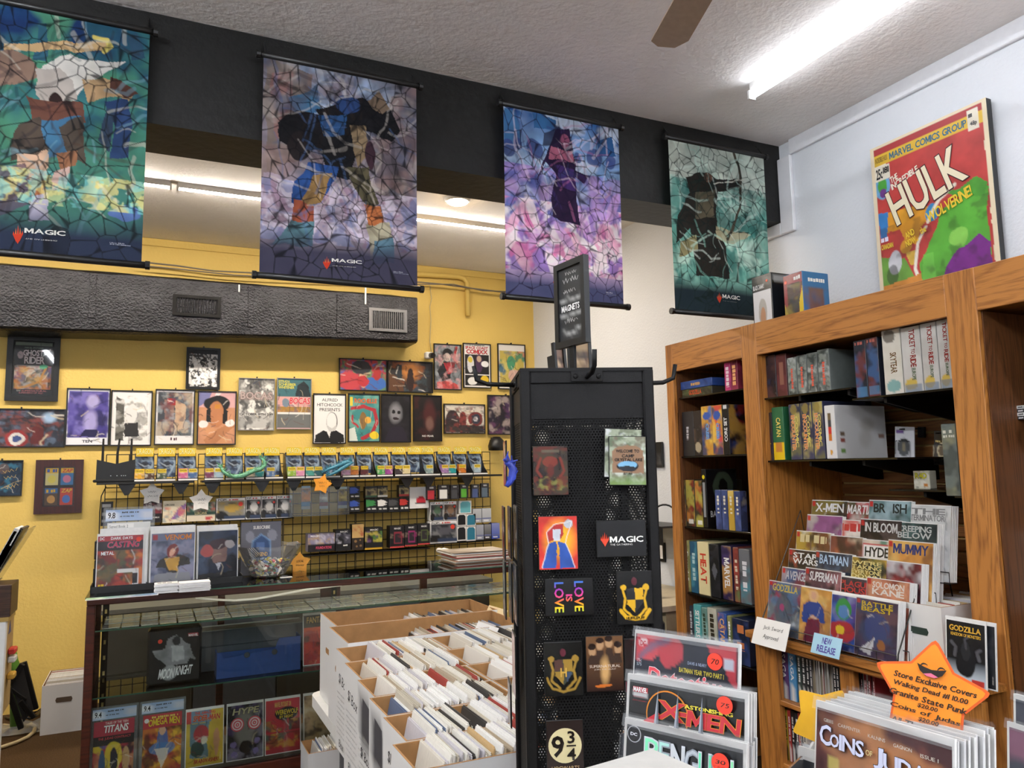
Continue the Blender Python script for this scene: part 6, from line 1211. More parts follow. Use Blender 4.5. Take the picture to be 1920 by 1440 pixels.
L1 = zz(1330, 738); L2 = zz(1330, 854); L3 = zz(1335, 991); L4 = zz(1345, 1121); L5 = zz(1340, 1230)
for k, z in enumerate((L1, L2, L3, L4, L5)): case_shelf('dark shelf panel in the narrow bookcase, ' , yA, yB, z-.0006, x1=3.05)
def V(t, c, bg2=None, x0=20, x1=80, y0=15, y1=88, up=False): return lambda a: ((a.blot(bg2, 3, .8) if bg2 else a), a.vtext(t, x0, y0, x1, y1, c, 'b', up=up))
# narrow bookcase, top shelf
o = game('blue lidded game box lying on top of a dark one', (1275, 712, 1336, 727), '#2c4a8a', lambda a: a.blot(['#4a6ab0', '#1c2c58'], 4, .6).text('~BLOOD', 34, 30, 64, 70, '#c89a5a'), z=zz(1305, 727)); 
game('dark green boxed game lying below the blue box', (1278, 728, 1336, 742), '#3a3a2c', lambda a: a.blot(['#5a6a40', '#241c14'], 4, .6).text('GODZILLA', 24, 20, 66, 80, '#c8502a'), z=L1)
game('pink-spined boxed game on the narrow top shelf', (1359, 684, 1370, 737), '#b83a70', V('~TENTACLE', '#e8d0d8', ['#8a2a58']), z=L1)
game('dark pink boxed game on the narrow top shelf, rightmost', (1371, 681, 1383, 736), '#8a3048', V('~SUSHI GO', '#e8a870', ['#5a2030']), z=L1, side=lambda a: a.blot(['#2a1418', '#6a2838'], 4, .8))
# second shelf
for k, (r, l) in enumerate((((1257, 772, 1279, 854), 'first of two black boxed games with silver emblem'), ((1280, 770, 1301, 854), 'second of two black boxed games with silver emblem'))):
    game(l+' on the narrow shelf', r, '#2a2a2c', lambda a: a.vtext('~CULTS', 34, 34, 58, 64, '#b8b8bc', 'n'), z=L2)
game('black boxed game with pale ship art left of the bright twin boxes', (1301, 768, 1316, 853), '#2c2624', lambda a: a.ell(50, 82, 40, 12, '#a89a80').blot(['#5a4438'], 4, .6), z=L2)
for k, r in enumerate(((1316, 760, 1336, 853), (1336, 759, 1355, 853))):
    game('bright orange and blue boxed game, %s of the twins' % ('left', 'right')[k], r, '#c8923a', lambda a: (a.blot(['#3a6ab0', '#d84a38', '#e8c050', '#2a3a60'], 4, .9), a.ell(50, 20, 36, 9, '#3a5aa8'), a.vtext('CRISIS', 40, 36, 66, 68, '#3a8ad0', out='#f4f2ec'), a.vtext('PROTOCOL', 68, 38, 84, 66, '#2a4a90')), z=L2)
game('black boxed game with bold white spine letters on the second narrow shelf', (1355, 757, 1367, 852), '#131315', lambda a: (a.vtext('CORE SET', 26, 26, 74, 74, '#e8e6e2', up=True), a.rect(20, 3, 80, 7, '#d8d8d8')), z=L2, side=lambda a: a.blot(['#7a2424', '#2a3a6a', '#a8843a', '#1c1416'], 4, .9))
# third shelf
for k, (r, c, t) in enumerate((((1270, 903, 1286, 989), '#4a3a22', 'orange and green illustrated book at the left end'), ((1287, 902, 1303, 990), '#3a3428', 'first brown illustrated twin book'), ((1304, 902, 1319, 990), '#3a3428', 'second brown illustrated twin book'))):
    game(t+' of the third narrow shelf', r, c, lambda a: (a.blot(['#c8823a', '#2a4a30', '#7a2a24', '#a8a048'], 4, .85), a.rect(20, 88, 80, 93, '#d8d4cc')), z=L3, name='book', cat='book')
game('tall black book with yellow disc and dim green cover', (1317, 882, 1325, 992), '#131315', lambda a: (a.disc(50, 13, 34, '#d8c020', 16), a.rect(20, 24, 80, 80, '#8a8a8c')), z=L3, name='book', cat='book', d=.2, side=lambda a: (a.ell(55, 30, 34, 26, '#3a4434', .9), a.ell(55, 30, 14, 14, '#10120f'), a.text('BATMAN', 10, 72, 70, 82, '#c8c6c2')))
for k, (r, c, l) in enumerate((((1342, 922, 1353, 996), '#3a4a7a', 'first navy small book'), ((1354, 922, 1365, 997), '#3a4a7a', 'second navy small book'), ((1366, 923, 1377, 998), '#b8963a', 'gold small book between navy ones'), ((1378, 924, 1389, 999), '#3a4a7a', 'third navy small book'))):
    game(l+' in front of the black book', r, c, lambda a: (a.blot(['#5a6aa0', '#26305a'] if k != 2 else ['#d8c070', '#8a6a20'], 3, .6), a.vtext('~LEGENDS', 30, 14, 70, 60, '#d8d4c0', 'n')), X=2.53, z=L3, d=.04, name='book', cat='book', side=lambda a: a.blot(['#2a3040', '#8a8a80'], 4, .7))
# fourth shelf
for (r, c, t, tc, pal, l) in (((1284, 1014, 1294, 1110), '#8a8a58', 'Everdell', '#f0eed8', ['#b8b070', '#4a5a30'], 'green-gold boxed game at the left of the fourth narrow shelf'), ((1295, 1016, 1308, 1112), '#2a5a74', '~CLANK', '#a8c8c8', ['#1c3a50', '#4a8a98'], 'blue boxed game second from left on the fourth narrow shelf'), ((1309, 1017, 1330, 1116), '#e0d2a0', 'HEAT', '#c8402c', [], 'cream boxed game with big red letters down its spine'), ((1331, 1020, 1349, 1119), '#1e1e20', '', '#888', ['#2c2c30'], 'black boxed game with grey diamond emblem'), ((1354, 1023, 1373, 1124), '#33284a', 'MARVEL', '#e8e6e2', ['#8a5a3a', '#4a3a6a', '#b88a48'], 'dark purple boxed game with gold figures'), ((1376, 1024, 1386, 1126), '#7a3a34', '~ROOT', '#d8c8b0', ['#a84a3c', '#5a7a4a'], 'red and green slim boxed game'), ((1387, 1026, 1407, 1128), '#6a6c70', '~GUILD', '#d8d8dc', ['#4a8a98', '#3a3c40'], 'grey boxed game at the right end of the fourth shelf')):
    game(l, r, c, lambda a: (a.blot(pal, 3, .8), a.vtext(t, 24, 22, 76, 78, tc, 'b') if t else a.poly([(50, 34), (80, 50), (50, 68), (20, 50)], '#5a5a60')), z=L4)
# fifth shelf
for (r, c, t, tc, pal, l) in (((1270, 1140, 1282, 1222), '#24468a', 'CLUE', '#e8e8f0', [], 'blue boxed game with white letters'), ((1283, 1142, 1292, 1222), '#2c3a70', '~JENGA', '#d8884a', ['#b8502c'], 'blue and orange slim boxed game'), ((1293, 1144, 1301, 1224), '#3a4048', '~RISK', '#d8d8d8', [], 'dark grey slim boxed game'), ((1302, 1140, 1316, 1226), '#5aa8a8', 'SETTLERS', '#f0f4f0', ['#3a8a8a'], 'teal boxed game with white letters'), ((1317, 1144, 1327, 1228), '#8ab0a8', '~SEA', '#3a4a3a', ['#4a6a60'], 'pale teal slim boxed game'), ((1328, 1142, 1345, 1230), '#b8b8a8', '~GUSTER', '#3a3428', ['#8a9080', '#d8d4c4'], 'pale grey boxed game with plane art'), ((1347, 1146, 1363, 1231), '#3a5aa0', 'CATAN', '#e8b070', ['#c8803a'], 'blue boxed game with orange panel'), ((1365, 1148, 1372, 1232), '#8a8a5a', '~AZUL', '#eee', ['#4a6a3a'], 'olive slim boxed game'), ((1374, 1152, 1405, 1236), '#26304a', '~TALES', '#c87a4a', ['#3a4a80', '#1a1a1c'], 'dark blue boxed game at the right end')):
    game(l+' on the fifth narrow shelf', r, c, lambda a: (a.blot(pal, 3, .7), a.vtext(t, 24, 12, 76, 70, tc, 'b')), z=L5)
# wide bookcase, upper shelves
def zz2(px, py): return zz(px, py, 2.55)
GX = 2.55
zA = zz2(1500, 739); zB = zz2(1500, 862); zA2 = zz2(1690, 738); zC = zz2(1730, 920)
case_shelf('dark shelf panel under the brown books, left upper', S1B-.004, float(onX(1603, 735, GX)[1]), zA-.0006, br=(float(onX(1500, 740, GX)[1]), float(onX(1592, 735, GX)[1])))
case_shelf('dark shelf panel under the TICKET TO RIDE boxes', float(onX(1604, 740, GX)[1]), S2A+.002, zA2-.0006, br=(float(onX(1660, 740, GX)[1]), ))
case_shelf('dark shelf panel under CATAN and the white box', S1B-.004, float(onX(1690, 860, GX)[1]), zB-.0006, br=(float(onX(1520, 862, GX)[1]), float(onX(1620, 862, GX)[1])))
case_shelf('small clear shelf panel holding one yellow deck', float(onX(1630, 920, GX)[1]), S2A+.002, zC-.0006, x0=2.66, br=(float(onX(1690, 920, GX)[1]), ))
case_shelf('low dark shelf holding the tall grey box by the upright', float(onX(1772, 930, GX)[1]), S2A+.002, zz2(1785, 930)-.0006, x0=2.6, br=(float(onX(1782, 930, GX)[1]), ))
for (r, c, t, tc, pal, l) in (((1434, 662, 1455, 742), '#33242a', '', '#888', ['#2a3a5a', '#5a3a34', '#1c1618'], 'dark mottled boxed game at the left of the upper shelf'), ((1456, 661, 1475, 741), '#5a2c2e', '', '#c8a888', ['#6a3438'], 'maroon boxed game with small framed panels')):
    game(l, r, c, lambda a: (a.blot(pal, 3, .8), [a.rect(30, y, 70, y+12, '#8a5a4c') for y in (22, 40, 58)] if 'maroon' in l else 0), X=GX, z=zA)
for k, r in enumerate(((1477, 668, 1494, 739), (1495, 665, 1513, 738), (1514, 662, 1533, 737), (1534, 657, 1556, 736))):
    game('grey speckled boxed game on the upper shelf, %s of four' % ('leftmost', 'second', 'third', 'rightmost')[k], r, '#6a706c', lambda a: (a.blot(['#a8aca8', '#3a403e', '#8a9088'], 7, .9), a.vtext('~UNMATCHED', 36, 30, 62, 86, '#d8604a', out='#f0eee8')), X=GX, z=zA)
game('dark boxed game with a red banner cover turned to the camera', (1557, 662, 1567, 732), '#2c2826', lambda a: a.blot(['#4a3430'], 3, .7), X=2.6, z=zA, d=.2, side=lambda a: (a.blot(['#6a4a3a', '#3a3430', '#8a8070', '#4a2420'], 5, .9), a.poly([(5, 8), (60, 4), (64, 26), (8, 32)], '#a83a34'), a.text('~Tales', 12, 12, 54, 24, '#e8d8c8')))
for k, r in enumerate(((1603, 636, 1625, 745), (1626, 632, 1648, 744))):
    game('tall dark boxed game with blue glow, %s of two' % ('left', 'right')[k], r, '#252a36', lambda a: (a.blot(['#1a1c22', '#3a5a86', '#6a3430'], 4, .85), a.text('~BLOOD RAGE', 10, 2, 90, 8, '#a85a50'), a.rect(10, 84, 90, 96, '#4a80a8', .6)), X=GX, z=zA2)
game('white boxed game with teal foot left of the red-lettered ones', (1656, 617, 1691, 740), '#d8d2c4', lambda a: (a.blot(['#c8c0ae'], 3, .5), a.ell(40, 10, 34, 10, '#4a4038', .8), a.ell(50, 88, 40, 10, '#5a9a98', .8), a.vtext('SKYTEAR', 40, 36, 74, 68, '#6a4a24')), X=GX, z=zA2)
for k, r in enumerate(((1692, 613, 1728, 737), (1729, 607, 1759, 735), (1760, 601, 1786, 732))):
    game('pale boxed game with red spine lettering, %s of three' % ('leftmost', 'middle', 'rightmost')[k], r, '#c4c0ba', lambda a: (a.blot(['#d8d4cc', '#aaa69e'], 3, .5), a.ell(40, 88, 34, 9, '#c8a83a', .9), a.rect(10, 90, 90, 98, '#4a6a8a', .6), a.vtext('TICKET', 44, 4, 74, 32, '#8a2c28'), a.vtext('TO', 50, 34, 70, 42, '#8a2c28'), a.vtext('RIDE', 44, 44, 74, 62, '#8a2c28'), a.vtext('EUROPE', 48, 64, 68, 82, '#5a6a50')), X=GX, z=zA2)
game('slim dark boxed game left of the green and yellow one', (1436, 772, 1448, 862), '#2c2430', lambda a: (a.blot(['#4a3a20', '#2a2438'], 3, .6), a.vtext('Splendor', 30, 28, 76, 72, '#d8b83a', up=True)), X=GX, z=zB)
game('green and yellow boxed game on the white box shelf', (1449, 762, 1470, 862), '#2f6a44', lambda a: (a.fade('#e8c020', 66, 68), a.vtext('CATAN', 36, 20, 74, 56, '#e8d46a'), a.rect(24, 70, 76, 84, '#c8803a')), X=GX, z=zB)
for k, r in enumerate(((1481, 757, 1502, 862), (1503, 755, 1524, 862), (1525, 753, 1545, 862))):
    game('violet and gold boxed game with orange letters, %s of three' % ('leftmost', 'middle', 'rightmost')[k], r, '#3a3c58', lambda a: (a.blot(['#6a6a48', '#2a2c40', '#b8a860'], 4, .8), a.ell(45, 10, 30, 10, '#8a7a40', .8), a.vtext('ENCOUNTER', 18, 20, 50, 84, '#d8843a', out='#f0ead8'), a.vtext('COSMIC', 54, 22, 80, 78, '#d8c86a')), X=GX, z=zB)
game('large white boxed game with small picture squares on its spine', (1548, 760, 1567, 861), '#dcdad8', lambda a: (a.rect(30, 16, 62, 26, '#6a5a40'), a.rect(30, 29, 62, 38, '#3a3c44'), a.rect(30, 42, 62, 52, '#c8302c'), a.rect(30, 55, 62, 64, '#c8702c'), a.ell(46, 88, 14, 5, '#c8903a')), X=GX, z=zB, d=.3, side=lambda a: (a.fade('#b8b4b0', 0, 100, .6), a.ell(62, 36, 14, 12, '#9a9488', .5, .8), a.ell(58, 62, 12, 18, '#a8a298', .5, .8), [a.rect(8, y, 16, y+7, c) for y, c in ((50, '#6a5a4a'), (64, '#8a4a40'), (82, '#6a8a4a'))], a.rect(84, 54, 94, 62, '#8a6a5a')))
# hanging blister packs, small deck, tall box
def blister(r, label, c, paint, X=2.86):
    ya, yb, z0, z1 = rectX(r, X); w, h = ya-yb, z1-z0
    o = tag(box('blister_pack', -w/2, w/2, 0, .004, 0, h, mat('blister_'+c, c, .4), None, (X, (ya+yb)/2, z0), (0, .08, -pi/2)), label, 'blister pack')
    a = Art(w*.96, h*.97, c, 12, None, 3, .03); paint(a); a.put('card_print', GLOSSY, o, (0, -.0008, .002))
    B().cbox(-w*.36, w*.36, -.025, -.002, h*.1, h*.62, .006).build('clear_bubble', glass('bubble', '#ffffff', .8, .05, .04), o)
    B().tube([(0, -.03, h*.93), (0, .1, h*.95)], .003, 6).build('peg_hook', BLKMETAL, o); box('hook_plate', -.015, .015, .1, .112, h*.7, h*1.0, BLACK, o)
    return o
blister((1676, 800, 1712, 868), 'white blister pack with black oval hanging on a peg', '#e6e4e6', lambda a: (a.ell(46, 56, 34, 26, '#22241f'), a.ell(46, 56, 10, 12, '#8a7a4a'), a.rect(10, 8, 40, 14, '#7a5a98'), a.blot(['#a86a4a'], 5, .6, 2, 86, 98)))
blister((1749, 808, 1775, 872), 'black blister pack with cream disc hanging beside the tall box', '#26201c', lambda a: (a.ell(56, 58, 34, 24, '#d8c8a0'), a.ell(56, 58, 24, 16, '#4a3a2c'), a.text('~THE FOREST', 10, 26, 90, 34, '#c8b070')))
game('small yellow lettered deck box alone on a clear shelf', (1713, 886, 1744, 920), '#d0ccb8', lambda a: (a.blot(['#3a3a34', '#e8e4d8'], 5, .7), a.text('R4D', 12, 12, 84, 42, '#d8d02c', 'b', out='#2a2a20'), a.ell(74, 80, 14, 10, '#c8803a')), X=2.72, z=zC, d=.04, name='deck_box', cat='deck box', nx=12)
game('tall grey-green shrink-wrapped box beside the right upright', (1769, 794, 1797, 930), '#4a5250', lambda a: (a.blot(['#2a3030', '#8a8a70', '#6a7470'], 4, .85), a.text('~NEMESIS', 10, 8, 92, 13, '#c8c8b8'), a.text('~LOCKDOWN', 10, 15, 92, 19, '#c8c8b8')), X=GX, z=zz2(1785, 930))
# ------------------------------------------------------------------ stepped wire rack of new comics
RX = [2.61, 2.575, 2.54, 2.5, 2.455, 2.405]
ROWS = [[(1523, 937), (1581, 940), (1630, 937), (1696, 945)], [(1514, 964), (1568, 973), (1614, 972), (1673, 977)], [(1494, 994), (1548, 1002), (1606, 1009), (1666, 1011)], [(1480, 1028), (1530, 1032), (1588, 1041), (1646, 1048)], [(1467, 1062), (1511, 1063), (1567, 1078), (1626, 1081)], [(1443, 1087), (1495, 1097), (1548, 1110), (1606, 1118)]]
NEW = [[('X-MEN', '#e8e6e4', '#2c2422', ['#5a3428', '#8a7a3a'], 0), ('MARTIAN', '#e8e4e2', '#b83a48', ['#d8d0c8', '#3a5a3a'], .1), ('BR  ISH', '#26302c', '#6a8a8c', ['#3a4c44', '#a8c0c8'], 0), ('THE TERMINATOR', '#8a8a8a', '#d8d8d6', ['#c8c8c8'], 0)],
       [('', '#6a5a60', '#9a5a90', ['#c8c0b8', '#6a3a6a'], 0), ('~FLA', '#c83a3a', '#e6dcd4', ['#c84a48', '#f0ece6'], .1), ('IN BLOOM', '#dcdad6', '#3a2c2c', ['#1c1414', '#5a4a48'], 0), ('CREEPING BELOW', '#c8ccc8', '#2a3a3c', ['#4a6a68', '#141c1e'], 0)],
       [('~GODZ', '#e0d0a0', '#b8983a', ['#6a2c28', '#e0d8c0', '#2a2620'], 0), ('', '#e8c8b0', '#8a4a3c', ['#d87a48', '#f0dcc0', '#3a2220'], 0), ('HYDE', '#1c1c1e', '#d8c8b8', ['#4a8a70', '#e8dcc8'], 0), ('MUMMY', '#2a3a78', '#d89a4a', ['#8a5a34', '#e8c070'], 0)],
       [('STAR WARS', '#efeeec', '#2a2220', ['#b85a40', '#4a3430'], 0), ('BATMAN', '#b8d4ee', '#2c3a52', ['#4a6280', '#141c2c'], 0), ("WE'RE TAKING EVERYONE DOWN", '#e8d890', '#2a2c24', ['#3a5a3a', '#d8b048'], 0), ('', '#e8d8d8', '#6a2430', ['#c8343c', '#2a1c22', '#d8d8dc'], 0)],
       [('AVENGERS', '#c8c8d0', '#5a4a60', ['#b8a8b0', '#3a5a8a', '#8a3a48'], .1), ('SUPERMAN', '#e8e4e6', '#5a3a48', ['#2a2024', '#b87a80'], .1), ('PLAGUE HOUSE', '#c83a3c', '#4a3a4a', ['#2a222c', '#6a5a68'], 0), ('SOLOMON KANE', '#f0e6dc', '#b86a54', ['#8a4038', '#d89a78'], 0)],
       [('GODZILLA', '#d8c060', '#7a8288', ['#c8d0d8', '#3a3c40', '#a83a58', '#5a7aa0'], 0), ('', '#fff', '#d8a050', ['#e8c070', '#b87a50'], 0), ('', '#fff', '#3a3a78', ['#6a4aa0', '#2a5ab0', '#8a90b8'], 0), ('BATTLE BEAST', '#d8b82a', '#4a3a5a', ['#2a2a44', '#6a4a58', '#3a4a70'], 0)]]
LOOK = [['dark brown', 'red and white', 'teal-grey', 'pale grey'], ['purple', 'cream and red', 'near-black', 'dark teal'], ['gold and maroon', 'orange-brown', 'cream with red title box', 'orange and blue'], ['black and orange', 'navy and pale blue', 'dark green text-filled', 'crimson'], ['violet-grey', 'plum with white title', 'grey with red title', 'salmon'], ['silver-grey', 'golden blue-and-red figure', 'indigo with green and red discs', 'dark violet with yellow title']]
rk = empty('comic_rack', (2.42, (S1B+S2A)/2+.1, LZT), 0, 'black stepped wire rack of new comics standing on the ledge', 'wire rack')
rl = lambda p: (p[0]-2.42, p[1]-((S1B+S2A)/2+.1), p[2]-LZT)
CWB = .18
for i, row in enumerate(ROWS):
    X = RX[i]; tilt = .16; H = .272
    for j, (px, py) in enumerate(row):
        p = onX(px, py, X); t, tc, bg, pal, sh = NEW[i][j]; zt = p[2]; zb = max(zt-H*cos(tilt), LZT+.012)
        w = CWB*(1+.012*(5-i)); hh = min(H, (zt-zb)/cos(tilt))
        def pt(a, i=i, j=j, t=t, tc=tc, bg=bg, pal=pal, sh=sh):
            a.blot(pal, 4, .85, i*4+j); a.shade(.25, 8)
            if i == 5 and j == 0: a.ell(50, 55, 26, 32, '#5a6068', .7).ell(45, 48, 7, 7, '#c84a80', .8)
            if i == 5 and j == 1: a.ell(50, 14, 14, 13, '#e8c088').ell(50, 12, 7, 8, '#e0b090').poly([(22, 34), (40, 24), (62, 24), (80, 34), (84, 62), (70, 60), (66, 52), (38, 52), (34, 66), (18, 66)], '#2c4a98').poly([(34, 56), (68, 56), (76, 100), (26, 100)], '#7a2440').ell(50, 53, 10, 4, '#d8a888')
            if i == 5 and j == 2: a.ell(50, 24, 20, 20, '#3a9a48').ell(50, 30, 14, 12, '#5a8ac0').ell(48, 66, 34, 20, '#b82c34').ell(44, 64, 12, 9, '#e8c82c')
            if i == 5 and j == 3: a.ell(52, 48, 30, 26, '#3a4a80', .9).poly([(48, 64), (10, 92), (40, 96)], '#d8d8dc').ell(64, 76, 10, 10, '#a86a3a')
            if t:
                ws = t.split(' ') if t != 'BR  ISH' else [t]
                if t == 'HYDE': a.rect(16, 6, 88, 28, '#c82c34'); a.rect(19, 8, 85, 26, '#f0ece6')
                if len(ws) > 1 and len(t) > 8:
                    for k, q in enumerate(ws): a.text(q, 14, 4+k*(9 if len(ws) < 3 else 6.5), 88, 12+k*(9 if len(ws) < 3 else 6.5)-(0 if len(ws) < 3 else 2.5), tc, 'b', sh)
                else: a.text(t, 12 if t != 'HYDE' else 23, 4 if t != 'HYDE' else 10, 90 if t != 'HYDE' else 81, 17 if t != 'HYDE' else 23, tc, 'b', sh)
            a.rect(2, 2, 9, 8, '#c8302c')
        lb = '%s comic, %s in the %s of the stepped rack' % (LOOK[i][j], ('leftmost', 'second', 'third', 'rightmost')[j], ('back row', 'second row', 'third row', 'fourth row', 'fifth row', 'front row')[i])
        def mk(loc): return comic(lb, loc, bg, pt, rz=-pi/2, tilt=tilt, w=w, h=hh, seed=i*4+j, bag=True, nx=36, ink=10, border=.0012, top=.002, name='new_comic', group='new comics in the stepped rack')
        cxy = (X-(zt-zb)*tan_ if False else X, p[1]-w/2, zb); o = mk((X-(hh*sin(tilt)), p[1]-w/2, zb))
        for k in range(2 if j < 3 else 4):
            q = place('new_comic', _bk.setdefault(('rk', i), box('b', -w/2, w/2, 0, .003, 0, hh*.99, PAPER).data) if ('rk', i) not in _bk else _bk[('rk', i)], None, (X-(hh*sin(tilt))+.005*(k+1), p[1]-w/2-.003*(k+1), zb), (-tilt, 0, -pi/2)); tag(q, 'spare copy behind the %s comic, %s of the rack' % (LOOK[i][j], ('back row', 'second row', 'third row', 'fourth row', 'fifth row', 'front row')[i]), 'comic', 'spare copies in the stepped rack')
    ya, yb = onX(*row[0], X)[1]+.01, onX(*row[3], X)[1]-CWB-.02; zb = max(onX(*row[1], X)[2]-H*cos(.16), LZT+.012)
    xf = X-H*sin(.16)-.012
    B().tube([rl((xf, ya, zb+.035)), rl((xf, yb, zb+.035))], .002, 5).build('front_wire', GRIDM, rk); B().tube([rl((xf, ya, zb-.004)), rl((xf, yb, zb-.004))], .002, 5).build('bottom_wire', GRIDM, rk)
    for k in range(9):
        y = ya+(yb-ya)*k/8; B().tube([rl((xf, y, zb+.035)), rl((xf, y, zb-.004)), rl((xf+.04, y, zb-.004))], .0016, 4).build('upright_wire', GRIDM, rk)
for y in (onX(*ROWS[5][0], 2.4)[1]+.02, onX(*ROWS[5][3], 2.4)[1]-.195):
    B().tube([rl((2.352, y, LZT+.004)), rl((2.36, y, LZT+.05)), rl((2.62, y, onX(1600, 940, 2.6)[2]-.05)), rl((2.7, y, LZT+.004)), rl((2.352, y, LZT+.004))], .0028, 6).build('side_wire', GRIDM, rk)
for q in [o for o in list(CO.objects) if o.name.startswith('b') and o.parent is None and o.name.split('.')[0] == 'b']: bpy.data.objects.remove(q)
# signs, white box and monster comic on the ledge
def card_sign(label, px, py, X, w, h, col, lines, tilt, tc='#33302c', yaw=0., wt='n', shear=.15, z=None):
    p = onX(px, py, X)
    o = tag(box('paper_sign', -w/2, w/2, 0, .001, -h, 0, mat('sign_'+col, col, .6), None, p, (tilt, 0, -pi/2+yaw)), label, 'sign')
    a = Art(w, h, col, 2, 2)
    for (t, x0, y0, x1, y1) in lines: a.text(t, x0, y0, x1, y1, tc, wt, shear)
    a.put('lettering', PRINT, o, (0, -.0008, -h)); return o
card_sign('white handwritten approval sign hanging over the ledge', 1450, 1163, 2.33, .19, .11, '#f2f0ec', [('Jack Sword', 26, 24, 82, 42), ('Approved', 30, 56, 74, 76)], -.35)
card_sign('light blue sign reading NEW RELEASE clipped to the rack', 1553, 1192, 2.33, .135, .075, '#a8d4e8', [('NEW', 34, 14, 66, 44), ('RELEASE', 20, 54, 84, 86)], -.35, '#4a3a9a', wt='b', shear=0)
X0 = 2.44; pa, pb = onX(1678, 1125, X0), onX(1764, 1140, X0); zt = (pa[2]+pb[2])/2
yb0, yb1 = pb[1], pa[1]
e = open_box('comic_box', X0, X0+.4, yb0, yb1, LZT+.0006, zt, 'white comic box with handle hole on the bookcase ledge', None, False)
B().prism([(-.034, -.012), (.03, -.012), (.036, 0), (.03, .012), (-.034, .012)], -.0015, 0).build('handle_hole', mat('handle_dark', '#2a3a30', .7), e, (-.2-.0003, 0, (zt-LZT)*.58), (0, 0, -pi/2))
random.seed(3)
for k in range(26):
    x = X0+.03+k*.0135; o = place('filed_comic', fme[random.choice(FW)], None, (x, (yb0+yb1)/2, zt-.262), (0, .1, 0)); o.scale = (1, yb1-yb0-.015, random.uniform(.97, 1.02)); tag(o, 'bagged comic standing in the white ledge box', 'comic', 'comics in the ledge box')
p = onX(1776, 1152, 2.4); q = onX(1852, 1167, 2.4); w = p[1]-q[1]; hh = (p[2]+q[2])/2-LZT
comic('black comic with gold title leaning at the ledge corner', (2.4-.03, (p[1]+q[1])/2, LZT+.001), '#17181c', lambda a: (a.fade('#c8d4e0', 62, 90, .9), a.ell(50, 62, 26, 28, '#1a1c20'), a.ell(50, 48, 12, 16, '#24262a'), a.line([(12, 36), (24, 44), (20, 56)], 8, '#5a5a60', .8), a.line([(52, 44), (46, 30), (58, 22)], 6, '#4a4a50', .8), a.line([(88, 40), (80, 46), (84, 58)], 8, '#5a5a60', .8), a.text('GODZILLA', 8, 7, 90, 16, '#d8a83a', 'b', out='#3a2a10'), a.text('KINGDOM OF MONSTERS', 12, 19, 90, 24, '#d8a83a'), a.rect(66, 90, 96, 98, '#b83a34')), rz=-pi/2, tilt=.1, w=w, h=hh*1.0, seed=7, nx=44, bag=False, ink=0)
comic('second dark comic tucked behind the gold-titled black one', (2.4-.012, (p[1]+q[1])/2-.02, LZT+.001), '#26282c', lambda a: a.blot(['#4a4a50'], 3, .5), rz=-pi/2, tilt=.1, w=w, h=hh*.99, seed=9, bag=False)
# ------------------------------------------------------------------ rows of trade paperbacks in the base
def bookrow(px0, px1, py0, py1, X, z, cols, label, group, n, d=.17, hvar=.03, titles=(), names=(), seed=1):
    ya, yb = onX(px0, (py0+py1)/2, X)[1], onX(px1, (py0+py1)/2, X)[1]; h = onX((px0+px1)/2, py0, X)[2]-z; random.seed(seed)
    ws = [random.uniform(.6, 1.4) for _ in range(n)]; s = (ya-yb)/sum(ws); y = ya
    for k in range(n):
        w = ws[k]*s; c = cols[k % len(cols)]; H = h*random.uniform(1-hvar, 1)
        o = tag(box('paperback', -w*.48, w*.48, 0, d, 0, H, mat('book_'+c, c, .4), None, (X+random.uniform(0, .008), y-w/2, z), (0, 0, -pi/2), c=min(.0015, w*.1)), label % names[k] if names else label, 'book', group)
        a = Art(w*.94, H*.99, c, 2, 8, k); lightc = '#e8e6e0' if lin(c).sum() < .9 else '#2a2826'
        if w > .009: a.vtext(titles[k] if titles else '~VOLUME', 28, 12, 72, 60, lightc, 'b')
        else: a.rect(0, 10, 100, 16, lightc).rect(0, 40, 100, 62, lightc, .5)
        a.rect(20, 86, 80, 92, lightc); a.put('spine_print', PRINT, o, (0, -.0009, H*.005)); y -= w
BX2 = 2.44
bookrow(1436, 1492, 1213, 1327, BX2, bs[0], ['#3a5a7a', '#8a2a3a', '#5a3a6a', '#4a8ab8'], '%s thick book spine at the left of the base shelf', 'thick books in the base shelf', 4, titles=['~INVINCIBLE', '~THE RED BOOK', 'SAGA', 'SAGA'], names=['slate blue', 'crimson', 'purple', 'light blue'], seed=4, hvar=.01)
bookrow(1494, 1522, 1222, 1330, BX2, bs[0], ['#3a4a44', '#2a2a2c', '#1c1c1e', '#46464a'], 'dark paperback spine between the thick and thin books', 'dark books in the base shelf', 4, seed=6)
bookrow(1523, 1560, 1232, 1352, BX2, bs[0], ['#c8c4b8', '#a89a80', '#8a3a30', '#d8d4c8', '#6a6458', '#b8b0a0', '#3a3834'], 'thin pale comic volume in the tightly packed base row', 'thin volumes in the base shelf', 18, seed=8)
bookrow(1561, 1574, 1238, 1352, BX2, bs[0], ['#1a1a1c', '#26262a'], 'black book at the end of the packed base row', 'black books in the base shelf', 2, seed=9)
bookrow(1606, 1640, 1262, 1345, BX2, bs[0], ['#8a2c30', '#c8c0b8', '#7a2428', '#d8d0c8'], 'red and white manga volume right of the divider', 'manga volumes in the base shelf', 9, seed=10)
bookrow(1770, 1800, 1310, 1370, BX2, bs[0], ['#2a2a2c', '#c8c0a0', '#3a3c40', '#e0dcd0'], 'dark or cream book behind the orange star', 'books behind the star', 4, seed=13)
bookrow(1442, 1512, 1330, 1440, BX2, bs[1], ['#26262a', '#c8442e', '#3a3a3c', '#e0d8cc', '#8a2a24', '#2a3a34', '#d8c040', '#b83a34', '#1c1c1e'], 'slim book on the lowest base shelf', 'slim books on the lowest base shelf', 13, seed=15)
